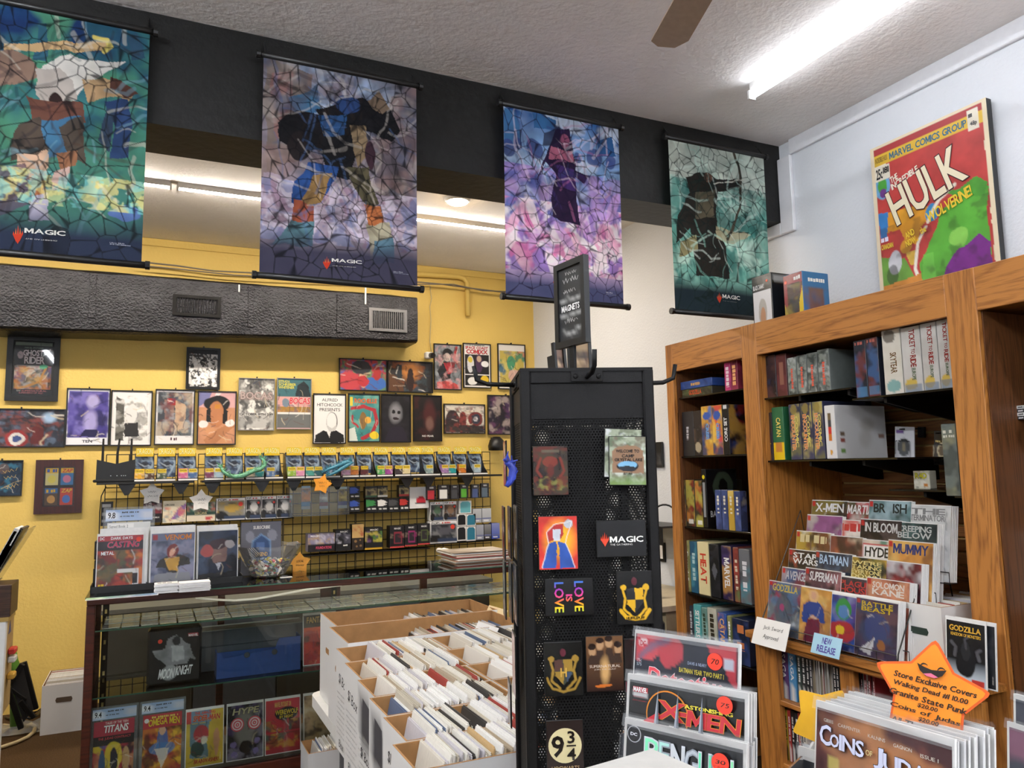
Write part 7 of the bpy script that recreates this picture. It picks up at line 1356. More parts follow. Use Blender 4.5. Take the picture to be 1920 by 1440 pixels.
# ------------------------------------------------------------------ on top of the cases
o = empty('canvas_print', (3.085, 2.205, TOPZ-.11), 0, 'large red canvas print of an old comic cover above the bookcase', 'canvas')
pa, pb = onX(1631, 282, 3.085), onX(1848, 181, 3.085); w = pa[1]-pb[1]; yc = (pa[1]+pb[1])/2; zt = (pa[2]+pb[2])/2; zb = TOPZ-.11; h = zt-zb
o.location = (3.085, yc, OPZ+.041); h = zt-OPZ-.041
B().cbox(-w/2, w/2, .002, .036, 0, h, .003).build('stretcher', BLACK, o, None, (0, 0, -pi/2))
A = Art(w, h, '#e8d8b8', 130, 180, 5, .05, [(1631, 282), (1848, 181), (1869, 560), (1637, 640)])
A.poly([(1637, 298), (1843, 200), (1858, 520), (1640, 590)], '#b8403c').poly([(1637, 290), (1843, 192), (1844, 207), (1637, 303)], '#e0b83a')
A.poly([(1636, 298), (1661, 290), (1661, 312), (1637, 318)], '#e8e0cc').ell(1653, 346, 16, 22, '#6aa0c8').ell(1653, 345, 9, 16, '#4a9a3a').ell(1653, 358, 7, 8, '#6a3a80')
A.poly([(1762, 380), (1800, 350), (1830, 320), (1848, 330), (1845, 370), (1850, 440), (1810, 470), (1770, 490), (1745, 500), (1722, 520), (1718, 480), (1735, 440), (1750, 410)], '#5aa83a').poly([(1790, 340), (1825, 316), (1846, 322), (1840, 345), (1800, 352), (1775, 345), (1770, 335)], '#4f9a36')
A.poly([(1756, 500), (1790, 440), (1830, 410), (1848, 420), (1852, 500), (1800, 520)], '#7a2c88').poly([(1725, 460), (1745, 450), (1748, 510), (1722, 518)], '#6ab848').ell(1790, 420, 18, 16, '#8ac858', .8)
A.poly([(1650, 400), (1685, 385), (1720, 370), (1742, 375), (1735, 395), (1720, 410), (1718, 440), (1695, 440), (1680, 420), (1655, 430)], '#d8962c').ell(1686, 398, 12, 13, '#e0a030').ell(1692, 446, 12, 14, '#d89a2c').ell(1744, 385, 14, 16, '#3a8ac0').poly([(1640, 400), (1660, 395), (1655, 435), (1642, 440)], '#3a7ab8').poly([(1692, 460), (1712, 450), (1712, 480), (1700, 482)], '#d8b04a')
A.line([(1730, 410), (1715, 440), (1710, 490), (1716, 512)], 2.6, '#f0e8d8').line([(1735, 400), (1760, 360), (1790, 330)], 3.2, '#f0e4d0')
A.poly([(1638, 470), (1690, 470), (1715, 520), (1640, 590)], '#6a9a40').ell(1670, 480, 14, 24, '#c8c8cc').ell(1664, 505, 12, 20, '#2a2a2c', .6).poly([(1640, 530), (1720, 500), (1730, 540), (1640, 580)], '#c8843a')
A.ink(40, ('#1c1614', '#1c1614', '#f0e6d0'), 45, 98, .75).shade(.3, 14).blot(['#2a2420'], 16, .4, 4, 42, 100, 9)
A.rect(1631, 700, 1640, 100, '#e8d8b8')
A.text('MARVEL COMICS GROUP', 12, 3.2, 82, 7, '#2a6a8a') if False else None
A.H = None
A.rect(0, 0, 3.4, 100, '#e4d4b4').rect(96.6, 0, 100, 100, '#e4d4b4').rect(0, 0, 100, 1.6, '#e4d4b4')
A.rect(3.4, 1.6, 96.6, 5, '#a8383a').rect(3.4, 5, 96.6, 10, '#e0b83a')
A.text('MARVEL COMICS GROUP', 18, 5.9, 84, 9.2, '#2a6a8a').text('INCREDIBLE HULK', 4.5, 6, 16, 8.6, '#8a6a30').rect(85, 2.5, 93, 12, '#e8e0cc').text('~CODE', 86, 4, 92, 6, '#4a4a4a').text('48p', 87, 8, 92, 10.4, '#4a4a4a')
A.rect(4, 11, 17, 18, '#e8e0cc').text('25c', 4.6, 12, 10.5, 17, '#222').text('181', 11.5, 12, 16.5, 15, '#222')
A.text('THE', 18, 18.5, 25, 21.5, '#f0e8d4', 'b', .1, rot=.3).text('INCREDIBLE', 18.5, 22, 44, 25, '#f0e8d4', 'b', .1, rot=.3)
A.text('HULK', 21, 25.5, 84, 43, '#ece0c0', 'b', .0, out='#3a1a20', sp=.1, rot=.3)
A.text('AND', 28, 48, 36, 51, '#e8c83a', rot=.25).text('NOW...', 28, 52, 39, 55, '#e8c83a', rot=.25).text('the', 41, 48, 46, 51, '#e8c83a', rot=.25).text('WOLVERINE!', 48, 42, 86, 47, '#e8c83a', 'b', .1, rot=.28)
A.text('~HEY MAN', 5, 47, 14, 49.5, '#e8e0f0').text('CANADIAN', 5, 50.5, 16, 53, '#e8d040').rect(20, 90, 58, 96, '#e08a3a').text('~A BATTLE UNLIKE ANY YOU HAVE SEEN', 22, 91, 56, 93, '#4a2418', 'n')
A.put('cover_print', PRINT, o, (0, 0, 0), (0, 0, -pi/2))
def figbox(label, r, X, d, col, front, side, sp=None):
    ya, yb, z0, z1 = rectX(r, X); w = ya-yb; z0 = OPZ+.041; h = z1-z0
    o = tag(box('statue_box', -w/2, w/2, 0, d, 0, h, mat('fig_'+col, col, .35), None, (X, (ya+yb)/2, z0), (0, 0, -pi/2+.0), c=.002), label, 'figure box')
    a = Art(w*.98, h*.99, col, 40, None, 4, .05); front(a); a.put('front_print', GLOSSY, o, (0, -.0009, .001))
    a = Art(d*.98, h*.99, col, 12, None, 6, .05); side(a); a.put('side_print', GLOSSY, o, (w/2+.0009, d/2, .001), (0, 0, pi/2)); return o
figbox('white and black statue box standing on the bookcase', (1411, 515, 1448, 600), 2.6, .2, '#16171a', lambda a: (a.rect(4, 22, 96, 100, '#e2e0de'), a.ell(50, 52, 22, 20, '#b8b2a8'), a.ell(50, 58, 14, 14, '#b88a6a'), a.poly([(25, 72), (80, 68), (86, 100), (22, 100)], '#1c1c1f'), a.text('BLACK CANARY', 6, 12, 64, 18, '#e8e6e2'), a.disc(78, 9, 5, '#e2502c')), lambda a: (a.rect(6, 6, 80, 10, '#8a8a8a'),))
figbox('red, yellow and blue window box beside the white statue box', (1470, 512, 1506, 590), 2.62, .16, '#3a6a9a', lambda a: (a.rect(0, 0, 100, 100, '#8a2430'), a.poly([(0, 40), (22, 60), (22, 100), (0, 100)], '#e0c02c'), a.rect(20, 14, 86, 92, '#3a2620'), a.blot(['#5a3a2c', '#8a7a3a', '#24303a'], 5, .8, 3, 14, 92), a.poly([(80, 40), (100, 20), (100, 60), (80, 70)], '#e0c02c'), a.disc(12, 10, 7, '#e2402c'), a.text('~SUPER', 56, 4, 94, 10, '#e8e6e2')), lambda a: (a.rect(25, 24, 80, 94, '#6a4a44'), a.blot(['#3a5a80', '#7a5a50'], 4, .5, 2, 24, 94), a.text('~COLLECTOR', 20, 8, 86, 14, '#e8e6e2')))
# right edge: contents of the nearest case
yy0, yy1 = S2B-.004, NEARY+.1
for (py, l) in ((688, 'highest dark shelf in the nearest bookcase'), (786, 'second dark shelf in the nearest bookcase'), (965, 'third dark shelf in the nearest bookcase'), (1148, 'fourth dark shelf in the nearest bookcase'), (1312, 'lowest oak shelf in the nearest bookcase')):
    z = zz(1905, py, 2.62); case_shelf(l, yy0-.06, yy1, z-.0006, x0=2.62, x1=3.07, m=OAKH if py == 1312 else SMOKE)
zs = zz(1905, 1312, 2.62)
for k, (c, t) in enumerate((('#26302c', 'black-green'), ('#3a8a6a', 'sea green'), ('#c8c4b8', 'cream'), ('#b8b0a4', 'grey-beige'), ('#8a2a34', 'dark red'))):
    p0 = onX(1882+k*9, 1250, 2.62)[1]; p1 = onX(1890+k*9, 1250, 2.62)[1]; hh = zz(1895, 1195, 2.62)-zs
    o = tag(box('paperback', -(p0-p1)/2, (p0-p1)/2, 0, .17, 0, hh, mat('book_'+c, c, .4), None, (2.63, (p0+p1)/2, zs), (0, 0, -pi/2), c=.001), '%s book spine at the right edge' % t, 'book', 'books at the right edge')
    a = Art((p0-p1)*.96, hh*.99, c, 2, 6); a.vtext('~'+t, 30, 8, 70, 70, '#e8e4dc' if k in (0, 1, 4) else '#33302c'); a.put('spine_print', PRINT, o, (0, -.0009, .001))
p = onX(1900, 1010, 2.72); comic('black and white line-art comic at the right edge', (2.68, p[1]-.09, zz(1905, 1148, 2.62)), '#e2e0da', lambda a: (a.blot(['#8a8a86', '#f4f2ee', '#c8c6c0'], 9, .7), a.text('DC', 4, 3, 24, 9, '#333')), rz=-pi/2, tilt=.1, w=.18, h=.275, bag=False, seed=3)
p = onX(1898, 880, 2.72); comic('red and black comic high at the right edge', (2.7, p[1]-.09, zz(1905, 965, 2.62)), '#26242a', lambda a: a.blot(['#a83a34', '#d8d4d0', '#3a3a44'], 4, .8), rz=-pi/2, tilt=.1, w=.17, h=.2, bag=False, seed=5)
for k in range(4):
    z = zz(1905, 786, 2.62)+k*.012; o = tag(box('boxed_set', -.09, .09, 0, .12, 0, .0115, mat('set_'+('#26262a', '#d8d6d2')[k % 2], ('#26262a', '#d8d6d2')[k % 2], .4), None, (2.66, onX(1912, 770, 2.66)[1]-.07, z), (0, 0, -pi/2)), 'flat %s case in the small pile at the right edge, %s' % (('black', 'white')[k % 2], ('lowest', 'second lowest', 'second highest', 'topmost')[k]), 'case')
    a = Art(.17, .009, '#3a3a3c' if k % 2 == 0 else '#c8c6c2', 2, 1); a.text('~DISC SET', 6, 20, 60, 80, '#e8e6e2' if k % 2 == 0 else '#333'); a.put('edge_print', PRINT, o, (0, -.0008, .001))
# ------------------------------------------------------------------ nearest displays
def top_edge(a, b, w):
    """a, b: upper corners of a level sheet in the photograph; returns them at the distance where it is w wide"""
    pa, pb = onZ(*a, EYE[2]-1), onZ(*b, EYE[2]-1); k = w/np.linalg.norm(pb-pa); return EYE+(pa-EYE)*k, EYE+(pb-EYE)*k
def near_comic(label, a, b, w, H, tilt, bg, paint, n_back=0, step=.0055, border=.004, top=.003, back_label='', group=None, seed=0, nx=44, ink=0):
    pa, pb = top_edge(a, b, w); d = (pb-pa)/w; rz = atan2(d[1], d[0]); yd = np.array([-d[1], d[0], 0]); up = yd*sin(tilt)+np.array([0, 0, cos(tilt)])
    loc = (pa+pb)/2-up*H
    o = comic(label, loc, bg, paint, rz=rz, tilt=tilt, w=w, h=H, border=border, top=top, nx=nx, seed=seed, ink=ink)
    c = mesh('bag_flap', [(-w/2-.002, -.0045, H-.009), (w/2+.002, -.0045, H-.01), (w/2+.002, -.002, H+.005), (w*.1, -.004, H+.003), (-w*.2, -.002, H+.005), (-w/2-.002, -.002, H+.005)], [(0, 1, 2, 3, 4, 5)], glass('bag_flap', '#ffffff', 1.0, .06, .1), o)
    for k in range(n_back):
        random.seed(k+seed*9); q = box('comic_book', -w/2, w/2, 0, .0034, 0, H, mat('edge_'+('#e9e7e4', '#dcdcdc', '#f0eeea')[k % 3], ('#e9e7e4', '#dcdcdc', '#f0eeea')[k % 3], .5), None, loc+yd*step*(k+1)+d*random.uniform(-.002, .003)+np.array([0, 0, random.uniform(-.006, .0)]), (-tilt, 0, rz))
        box('polybag', -w/2-.0015, w/2+.0015, -.0008, -.0004, 0, H+.006, BAG, q); tag(q, back_label, 'comic', group)
    return o, loc, rz, d, yd
W9 = .16
def det(a):
    a.ys = .55
    a.poly([(0, 22), (45, 0), (100, 0), (100, 100), (0, 100)], '#1e2433').poly([(0, 0), (40, 0), (20, 24), (0, 30)], '#d8525c').ell(36, 13, 13, 14, '#c84450').ell(8, 9, 8.5, 5.4, '#d8404c').ell(8, 9, 5, 3.2, '#f0d8da')
    a.poly([(70, 0), (100, 0), (100, 40), (86, 18)], '#c8404c').blot(['#2c3850', '#141823'], 4, .6, 3, 22, 100).line([(6, 24), (18, 12), (32, 4)], 5, '#5a6a8a', .7)
    a.text('DC', 5.5, 6.5, 11, 11.5, '#c83440').text('DAVIS & NEARY', 54, 20, 72, 23, '#b8c8e8', 'n').text('BATMAN YEAR TWO PART 1', 46, 27, 88, 31.5, '#e0d048').text('75c', 3, 25, 8, 28, '#b8c0cc', 'n').text('575', 3, 29, 8, 32, '#b8c0cc', 'n')
    a.text('Detective', 15, 32, 88, 50, '#d84a54', 'b', .12, out='#f0e6e6').disc(80, 16, 7, '#e8402c', 24).text('70', 76.5, 13.5, 83.5, 18.5, '#2a1410', 'n', .2).rect(88, 14, 95, 21, '#c8ccd8').shade(.15, 9)
o, l1, r1, d1, y1 = near_comic('bagged navy and red comic with a red 70 price dot', (1191, 1180), (1387, 1208), W9, .25, .16, '#1e2433', det, 1, back_label='spare bagged comic behind the 70 price dot comic', group='spare copies in the clear stand', seed=2, border=.002)
def xm(a):
    a.ys = .45
    a.text('MARVEL', 4, 7, 17, 12, '#f0eeee', 'b').shape([(3.5, 6.5), (17.5, 6.5), (17.5, 12.6), (3.5, 12.6)], '#c83a44').text('MARVEL', 4.2, 7, 16.8, 12, '#f4f2f2').rect(4, 13, 17, 15, '#d8d8d8').text('JOSS WHEDON', 4, 17, 15, 18.5, '#a83a40', 'n').text('JOHN CASSADAY', 4, 21, 17, 22.5, '#a83a40', 'n')
    a.disc(36, 32, 19, '#c87a2a', 32).disc(36, 32, 17.8, '#161617', 32)
    a.shape([(12, 45), (28, 30), (30, 32), (26, 45)], '#b83038'); a.text('X', 28, 17, 50, 36, '#b83038', 'b', .1, out='#d88a2a').text('-', 48, 26, 55, 29, '#b83038', 'b', out='#d88a2a').text('MEN', 54, 22, 97, 38, '#b83038', 'b', .1, out='#d88a2a').text('ASTONISHING', 52, 16, 92, 20, '#d8c83a', 'b')
    for x in (27, 45, 66): a.shape([(x-2, 50), (x+1.4, 5), (x+3, 50)], '#9aa0aa').shape([(x+.6, 50), (x+1.4, 6), (x+3, 50)], '#5a606a')
    a.disc(86, 9, 6.6, '#e8402c', 24).text('75', 82.5, 6.8, 89.5, 11.4, '#2a1410', 'n', .2)
o, l2, r2, d2, y2 = near_comic('bagged black comic with red letters and a 75 price dot', (1177, 1262), (1403, 1300), W9, .25, .16, '#161617', xm, 4, back_label='spare bagged comic behind the 75 price dot comic', group='spare copies in the clear stand', seed=3)
def pg(a):
    a.ys = .45
    a.blot(['#20242c', '#14161b'], 3, .6); a.disc(7, 9, 6.5, '#d8d8dc', 24).disc(7, 9, 5.7, '#17181d', 24).text('DC', 4, 7.4, 10, 10.6, '#e8e8ec')
    for k, (ch, x) in enumerate((('P', 18), ('E', 31), ('N', 42), ('G', 54), ('U', 66), ('I', 78), ('N', 84))):
        a.text(ch, x, 10+k*.5, x+(12, 9, 11, 11, 10, 4, 10)[k], 36+k*.5, ('#7fe0b0', '#a8d8d0', '#c8ccd0', '#b0b8c0', '#6ad8a8', '#c8d0d0', '#80e0a0')[k], 'n', out='#c8ccd2' if k % 2 == 0 else '#8a9098')
    a.disc(84, 17, 7, '#e8402c', 24).text('30', 80, 14, 88, 18, '#2a1410', 'n', .2).text('^Proof', 79, 19.4, 88, 22, '#2a1410', 'n', .2)
o, l3, r3, d3, y3 = near_comic('bagged black comic with holographic silver letters and 30 price dot', (1172, 1345), (1400, 1395), W9, .25, .16, '#17181d', pg, 5, back_label='spare bagged comic behind the holographic lettered comic', group='spare copies in the clear stand', seed=4)
# clear three-step stand
TBL = .965
e = empty('acrylic_stand', (l2[0], l2[1], TBL+.0006), r2, 'clear three-step acrylic stand holding the nearest bagged comics', 'acrylic stand')
ACR2 = glass('stand_acrylic', '#f6fafa', 1.3, .02, .05)
def loc2(p): q = p-np.array([l2[0], l2[1], TBL+.0006]); return np.array([q @ d2, q @ y2, q[2]])
q1, q2, q3 = loc2(l1), loc2(l2), loc2(l3)
yb_, yf_ = q1[1]+.04, q3[1]-.02
for sx in (-.105, .118):
    cxm = (q1[0]+q2[0]+q3[0])/3
    pts = [(yf_, 0), (yb_, 0), (yb_, q1[2]+.12), (q1[1]-.02, q1[2]+.12), (q1[1]-.03, q2[2]+.11), (q2[1]-.02, q2[2]+.11), (q2[1]-.028, q3[2]+.1), (q3[1]-.012, q3[2]+.1), (yf_, q3[2]+.08)]
    x = cxm+sx; b = B(); n = len(pts); b.add([(x, y, z) for y, z in pts]+[(x+.0025, y, z) for y, z in pts], [tuple(range(n)), tuple(range(2*n-1, n-1, -1))]+[(k, n+k, n+(k+1) % n, (k+1) % n) for k in range(n)]); b.build('side_panel', ACR2, e)
for q, nb in ((q1, .03), (q2, .04), (q3, .04)):
    box('step', cxm-.1, cxm+.115, q[1]-.012, q[1]+nb, q[2]-.004, q[2]-.001, ACR2, e); box('front_lip', cxm-.1, cxm+.115, q[1]-.014, q[1]-.012, q[2]-.004, q[2]+.09, ACR2, e)
box('base', cxm-.105, cxm+.12, yf_, yb_, 0, .003, ACR2, e)
# table that carries the near displays (below the picture)
dt = empty('display_table', (.78, .62, 0), 0, 'low white display table under the nearest comic stands', 'table')
box('top', -.36, .36, -.38, .4, TBL-.03, TBL, TABM, dt, c=.004)
for sx in (-.32, .32):
    for sy in (-.34, .36): box('leg', sx-.02, sx+.02, sy-.02, sy+.02, 0, TBL-.03, TABM, dt)
# white lidded box whose corner rises into the picture
zl = 1.255; P = onZ(1222, 1404, zl); g1 = onZ(1090, 1442, zl)-P; g2 = onZ(1290, 1442, zl)-P; rzb = atan2(g1[1], g1[0])
e = empty('lidded_box', P, rzb, 'white lidded comic box, only its pale corner showing at the bottom', 'comic box')
sgn = 1 if (g1[0]*g2[1]-g1[1]*g2[0]) > 0 else -1
ya_, yb2 = (0, .2) if sgn > 0 else (-.2, 0)
box('lid', -.002, .3, ya_-.002, yb2+.002, -.06, 0, mat('grey_white_lid', '#b4b1ab', .7), e, c=.002); box('body', .002, .296, ya_+.002, yb2-.002, TBL-zl+.001, -.06, PAPER, e)
# COINS OF JUDAS stack
def cj(a):
    a.ys = .58
    a.blot(['#6a3a38', '#a85a48', '#4a2c30', '#c88a58'], 4, .85, 4).blot(['#d8c070', '#7a6a50'], 5, .6, 9, 30, 80).fade('#b8a878', 34, 60, .5).ell(16, 44, 5, 9, '#d8c870', .8).shade(.25, 10)
    for t, x0, x1, y in (('GIBBS', 6, 14, 7), ('CARPENTER', 18, 36, 7.6), ('KALNINS', 42, 55, 8.6), ('GAGNON', 61, 74, 9.6), ('ISSUE 1', 80, 92, 11)): a.text(t, x0, y, x1, y+2.6, '#d8cfc0', 'n')
    for k, (t, x0, x1, y0, y1) in enumerate((('C', 4, 13, 12, 27), ('O', 13, 20, 17, 26.5), ('INS', 21, 40, 15.5, 27), ('OF', 42, 47, 20, 24), ('J', 49, 55, 16, 31), ('U', 56, 66, 18.5, 30), ('D', 67, 76, 18.5, 30.5), ('A', 77, 86, 19, 31), ('S', 87, 95, 19, 31.5))):
        a.text(t, x0, y0, x1, y1, '#c4c6dc' if t != 'OF' else '#c8b078', 'b', out='#24202a')
o, lc, rc, dc, yc9 = near_comic('bagged brown comic with lilac title letters before the orange star', (1530, 1312), (1790, 1387), .165, .255, .14, '#5a3436', cj, 13, .0058, .0025, .005, back_label='spare bagged copy behind the brown lilac-lettered comic', group='copies behind the brown comic', seed=5)
o, lf, rf, df, yf9 = near_comic('bagged grey comic in the lowest front tier', (1497, 1398), (1745, 1478), .165, .255, .14, '#3a3e46', lambda a: a.blot(['#5a606a', '#262a32'], 3, .6), 7, .0058, .002, .012, back_label='spare bagged copy in the lowest front tier', group='copies in the lowest front tier', seed=6)
e = empty('acrylic_stand', (lc[0], lc[1], TBL+.0006), rc, 'clear acrylic stand under the brown lilac-lettered comics', 'acrylic stand')
def loc3(p): q = p-np.array([lc[0], lc[1], TBL+.0006]); return np.array([q @ dc, q @ yc9, q[2]])
for p in (lc, lf):
    q = loc3(p); box('step', q[0]-.09, q[0]+.09, q[1]-.008, q[1]+.09, q[2]-.004, q[2]-.001, ACR2, e); box('front_lip', q[0]-.09, q[0]+.09, q[1]-.012, q[1]-.009, max(0, q[2]-.004), q[2]+.05, ACR2, e)
qa, qb = loc3(lc), loc3(lf)
for sx in (-.092, .092): box('side_panel', qa[0]+sx-.001, qa[0]+sx+.001, qb[1]-.012, qa[1]+.1, 0, qa[2]+.06, ACR2, e)
box('base', qa[0]-.092, qa[0]+.092, qb[1]-.012, qa[1]+.1, 0, .003, ACR2, e)
# orange smiling price star on a stick behind them
C = EYE+ray(1742, 1302)/np.linalg.norm(ray(1742, 1302))*1.02; r = .061
def rstar(r, bulge=.6, soft=.16):
    P_ = [((r if k % 2 == 0 else r*bulge)*sin(pi*k/5), (r if k % 2 == 0 else r*bulge)*cos(pi*k/5)) for k in range(10)]; out = []
    for i in range(10):
        a_, b_, c_ = np.array(P_[i-1]), np.array(P_[i]), np.array(P_[(i+1) % 10])
        if i % 2 == 0: s0, s1 = b_+(a_-b_)*soft, b_+(c_-b_)*soft; out += [s0, (s0+2*b_+s1)/4, s1]
        else: out.append(b_)
    return [tuple(q) for q in out]
stz = -radians(62)
o = tag(B().prism(rstar(r)[::-1], 0, .002).build('star_sign', mat('star_rim', '#d85a1c', .4), None, C, (-.15, radians(9), stz)), 'orange smiling star sign listing Store Exclusive Covers prices', 'sign')
B().prism(rstar(r*.93)[::-1], -.0008, -.0003).build('face', mat('star_orange', '#ee8a1e', .35), o)
a = Art(2*r, 2*r, '#ee8a1e', 1, 1)
for (t, x0, y0, x1, y1) in (('Store Exclusive Covers', 20, 37, 86, 42), ('Walking Dead #1 10.00', 20, 45, 80, 50.5), ('Granite State Punk', 18, 53, 80, 58), ('$20.00', 42, 59.5, 58, 63.5), ('Coins of Judas', 20, 65, 76, 70), ('$20.00', 44, 71, 60, 75), ('All Three: $45.00', 22, 77, 80, 83)): a.text(t, x0, y0, x1, y1, '#241408', 'b', .15)
a.text('(', 40, 19, 42.5, 25, '#241408', rot=-1.2); a.text('(', 54, 19, 56.5, 25, '#241408', rot=-1.2)
a.shape([(38, 25), (44, 27), (50, 28), (56, 27), (62, 25), (59, 31), (54, 34.5), (46, 34.5), (41, 31)], '#1e120a').shape([(44, 33), (50, 31), (56, 33), (53, 34.4), (47, 34.4)], '#e06a8a')
v = np.vstack(a.tv)-[r, .0012, r]; T = np.vstack(a.tt); cl = np.vstack(a.tc); me = mesh('lettering', v, [tuple(q) for q in T], PRINT, o, cols=cl)
B().tube([(0, .004, -r*.4), (0, .02, -.3)], .003, 6).build('stick', WHITEPL, o)
C2 = EYE+ray(1548, 1352)/np.linalg.norm(ray(1548, 1352))*1.12
o = tag(B().prism(rstar(.046, .66)[::-1], 0, .002).build('star_sign', mat('star_yellow', '#e6b02a', .4), None, C2, (-.1, .5, stz)), 'yellow star sign half hidden behind the brown lilac-lettered comics', 'sign'); B().tube([(0, .004, -.03), (0, .02, -.25)], .003, 6).build('stick', WHITEPL, o)
# bagged comics in a clear pocket at the right edge
for k, (ax_, ay_, bx, by, l) in enumerate(((1888, 1352, 2110, 1420, 'bagged grey comic in the clear pocket at the right edge, front'), (1900, 1300, 2120, 1360, 'bagged grey comic at the right edge, standing taller behind'))):
    near_comic(l, (ax_, ay_), (bx, by), .16, .25, .12, '#5a5c66', lambda a: a.blot(['#8a8c98', '#3a3c46', '#a8748a'], 3, .7), 2, back_label='spare bagged comic in the clear pocket at the right edge', group='spare copies at the right edge', seed=11+k)
# ------------------------------------------------------------------ left edge of the picture
WALN = wood('walnut_board', '#2c1a10', '#4a3020', 'x', .4)
Yc = 4.45; xr = float(onY(18, 1130, Yc)[0]); zt_ = float(onY(10, 1097, Yc)[2]); zm = float(onY(5, 1158, Yc)[2])
e = empty('side_cabinet', (xr-.4, Yc, 0), 0, 'white cabinet with a dark walnut top board at the left edge', 'cabinet')
TAN = mat('tan_board', '#b89a62', .7)
B().cbox(-.4, .405, 0, .22, zm, zt_, .003).build('top_board', WALN, e); box('gold_strip', -.4, .4, -.002, .2, zm-.02, zm, mat('gold_trim', '#a88a4a', .4), e)
B().cbox(-.4, .39, .0, .05, .06, zm-.02, .003).build('front_panel', PAPER, e); B().cbox(-.4, .385, .05, .28, .42, zm-.02, .003).build('body', TAN, e); box('plinth', -.4, .37, .01, .2, 0, .06, BLACK, e); box('rear_support', -.4, .3, .05, .25, .06, .42, TAN, e)
A = Art(.12, .26, '#d8d6d6', 10, 20, 3, .06); A.blot(['#3a2a44', '#c8b8c8', '#6a5a70'], 5, .85); A.put('side_poster', PRINT, e, (.32, -.0012, .12))
B().add([(.3865, .12, zm-.1), (.3865, .2, zm-.1), (.3865, .16, zm-.04), (.385, .12, zm-.1), (.385, .2, zm-.1), (.385, .16, zm-.04)], [(0, 1, 2), (3, 5, 4), (0, 3, 4, 1), (1, 4, 5, 2), (2, 5, 3, 0)]).build('sticker', mat('sticker_blue', '#2c3a78', .4), e)
for c, z in (('#c83a30', .2), ('#d8d6d0', .24), ('#c89a3a', .32)): B().cbox(.386, .42, .12, .19, zm-z, zm-z+.03, .006).build('small_tool', mat('tool_'+c, c, .4), e)
o = tag(B().tube([onY(20, 1218, 5.75), onY(24, 1240, 5.75), onY(29, 1252, 5.75), np.array([onY(33, 1290, 5.75)[0], 5.75, .03])], .03, 12).build('green_tube', mat('green_plastic', '#5a8a2c', .5), smooth=True), 'slim green plastic tube standing behind the black metal stand', 'tube')
# leaning magazines in a clear holder on the cabinet
for k, (px, py, c, l) in enumerate(((41, 990, '#3a3428', 'dark backed magazine, rearmost of the leaning left group'), (34, 992, '#dcdad6', 'white-edged magazine leaning at the left edge, second'), (29, 996, '#c8c6c2', 'grey-edged magazine leaning at the left edge, third'), (16, 1022, '#e4e2de', 'white-edged magazine leaning at the left edge, nearest'))):
    t = onY(px, py, Yc+.06); h = .3-(.08 if k == 3 else 0)
    tk = (.006, .016, .008, .012)[k]; o = tag(box('magazine', -tk, tk, 0, .22, -h, 0, mat('mag_'+c, c, .5), None, t, (0, radians(24), 0), c=.001), l, 'magazine', 'leaning magazines at the left edge')
    box('cover', tk+.0002, tk+.0008, .003, .217, -h+.003, -.003, mat('magcov_%d' % k, ('#26241e', '#6a4a5a', '#3a4a6a', '#8a5a4a')[k], .3), o); box('cover', -tk-.0008, -tk-.0002, .003, .217, -h+.003, -.003, mat('magcov_%d' % k, '#444', .3), o)
tcl = onY(52, 992, Yc+.04); e = empty('magazine_holder', (tcl[0]-.12, Yc+.05, zt_+.0006), 0, 'clear slanted magazine holder on the walnut board', 'holder')
hh_ = tcl[2]-zt_
B().add([(-.02, 0, 0), (.12, 0, hh_), (.125, 0, hh_), (-.015, 0, 0), (-.02, .25, 0), (.12, .25, hh_), (.125, .25, hh_), (-.015, .25, 0)], [(0, 1, 2, 3), (4, 7, 6, 5), (0, 4, 5, 1), (3, 2, 6, 7), (1, 5, 6, 2), (0, 3, 7, 4)]).build('back_panel', ACR, e); box('foot', -.16, -.01, 0, .25, 0, .003, ACR, e); box('front_lip', -.165, -.16, 0, .25, 0, .08, ACR, e)
# folded black stand, cables, plastic on the carpet
Ys = 5.58
def fl(px, py): return onY(px, py, Ys)
e = empty('metal_stand', (float(fl(40, 1360)[0]), Ys, 0), 0, 'folded black metal stand leaning on the floor', 'stand'); E0 = np.array([float(fl(40, 1360)[0]), Ys, 0])
def bar(n, a_, b_, wd=.03, dy=0.):
    pa, pb = fl(*a_)-E0, fl(*b_)-E0; pa[2] = max(pa[2], .012); pb[2] = max(pb[2], .012); d = pb-pa; L_ = np.linalg.norm(d); an = atan2(d[0], d[2])
    return box(n, -wd/2, wd/2, -.015, .015, 0, L_, BLKMETAL, e, tuple(pa+[0, dy, 0]), (0, an, 0), c=.003)
bar('side_rail', (40, 1366), (14, 1288)); bar('side_rail', (63, 1338), (40, 1248), .03, .1); bar('top_rail', (14, 1288), (40, 1248), .03, .05); bar('brace', (36, 1318), (62, 1350), .025, .05); bar('brace', (14, 1295), (46, 1318), .02, .07)
B().prism([(p_[0], p_[2]) for p_ in (fl(18, 1290)-E0, fl(40, 1254)-E0, fl(60, 1336)-E0, fl(41, 1360)-E0)][::-1], .06, .065).build('back_plate', mat('dark_grey_plate', '#26282a', .5), e)
pz = [onZ(x, y, .012) for x, y in ((-30, 1412), (0, 1402), (30, 1392), (52, 1382), (64, 1372), (66, 1362), (58, 1358), (50, 1360))]
tag(B().tube(pz, .011, 8).build('power_cord', mat('beige_cord', '#c8b48a', .5), smooth=True), 'beige power cord curving over the brown carpet', 'cable')
pz = [onZ(x, y, .01+.004*k) for k, (x, y) in enumerate(((10, 1345), (30, 1352), (50, 1340), (66, 1335), (76, 1330), (70, 1342), (56, 1348), (40, 1340), (24, 1334)))]
tag(B().tube(pz, .007, 6).build('power_cord', BLACK, smooth=True), 'tangled black power cord beside the floor box', 'cable')
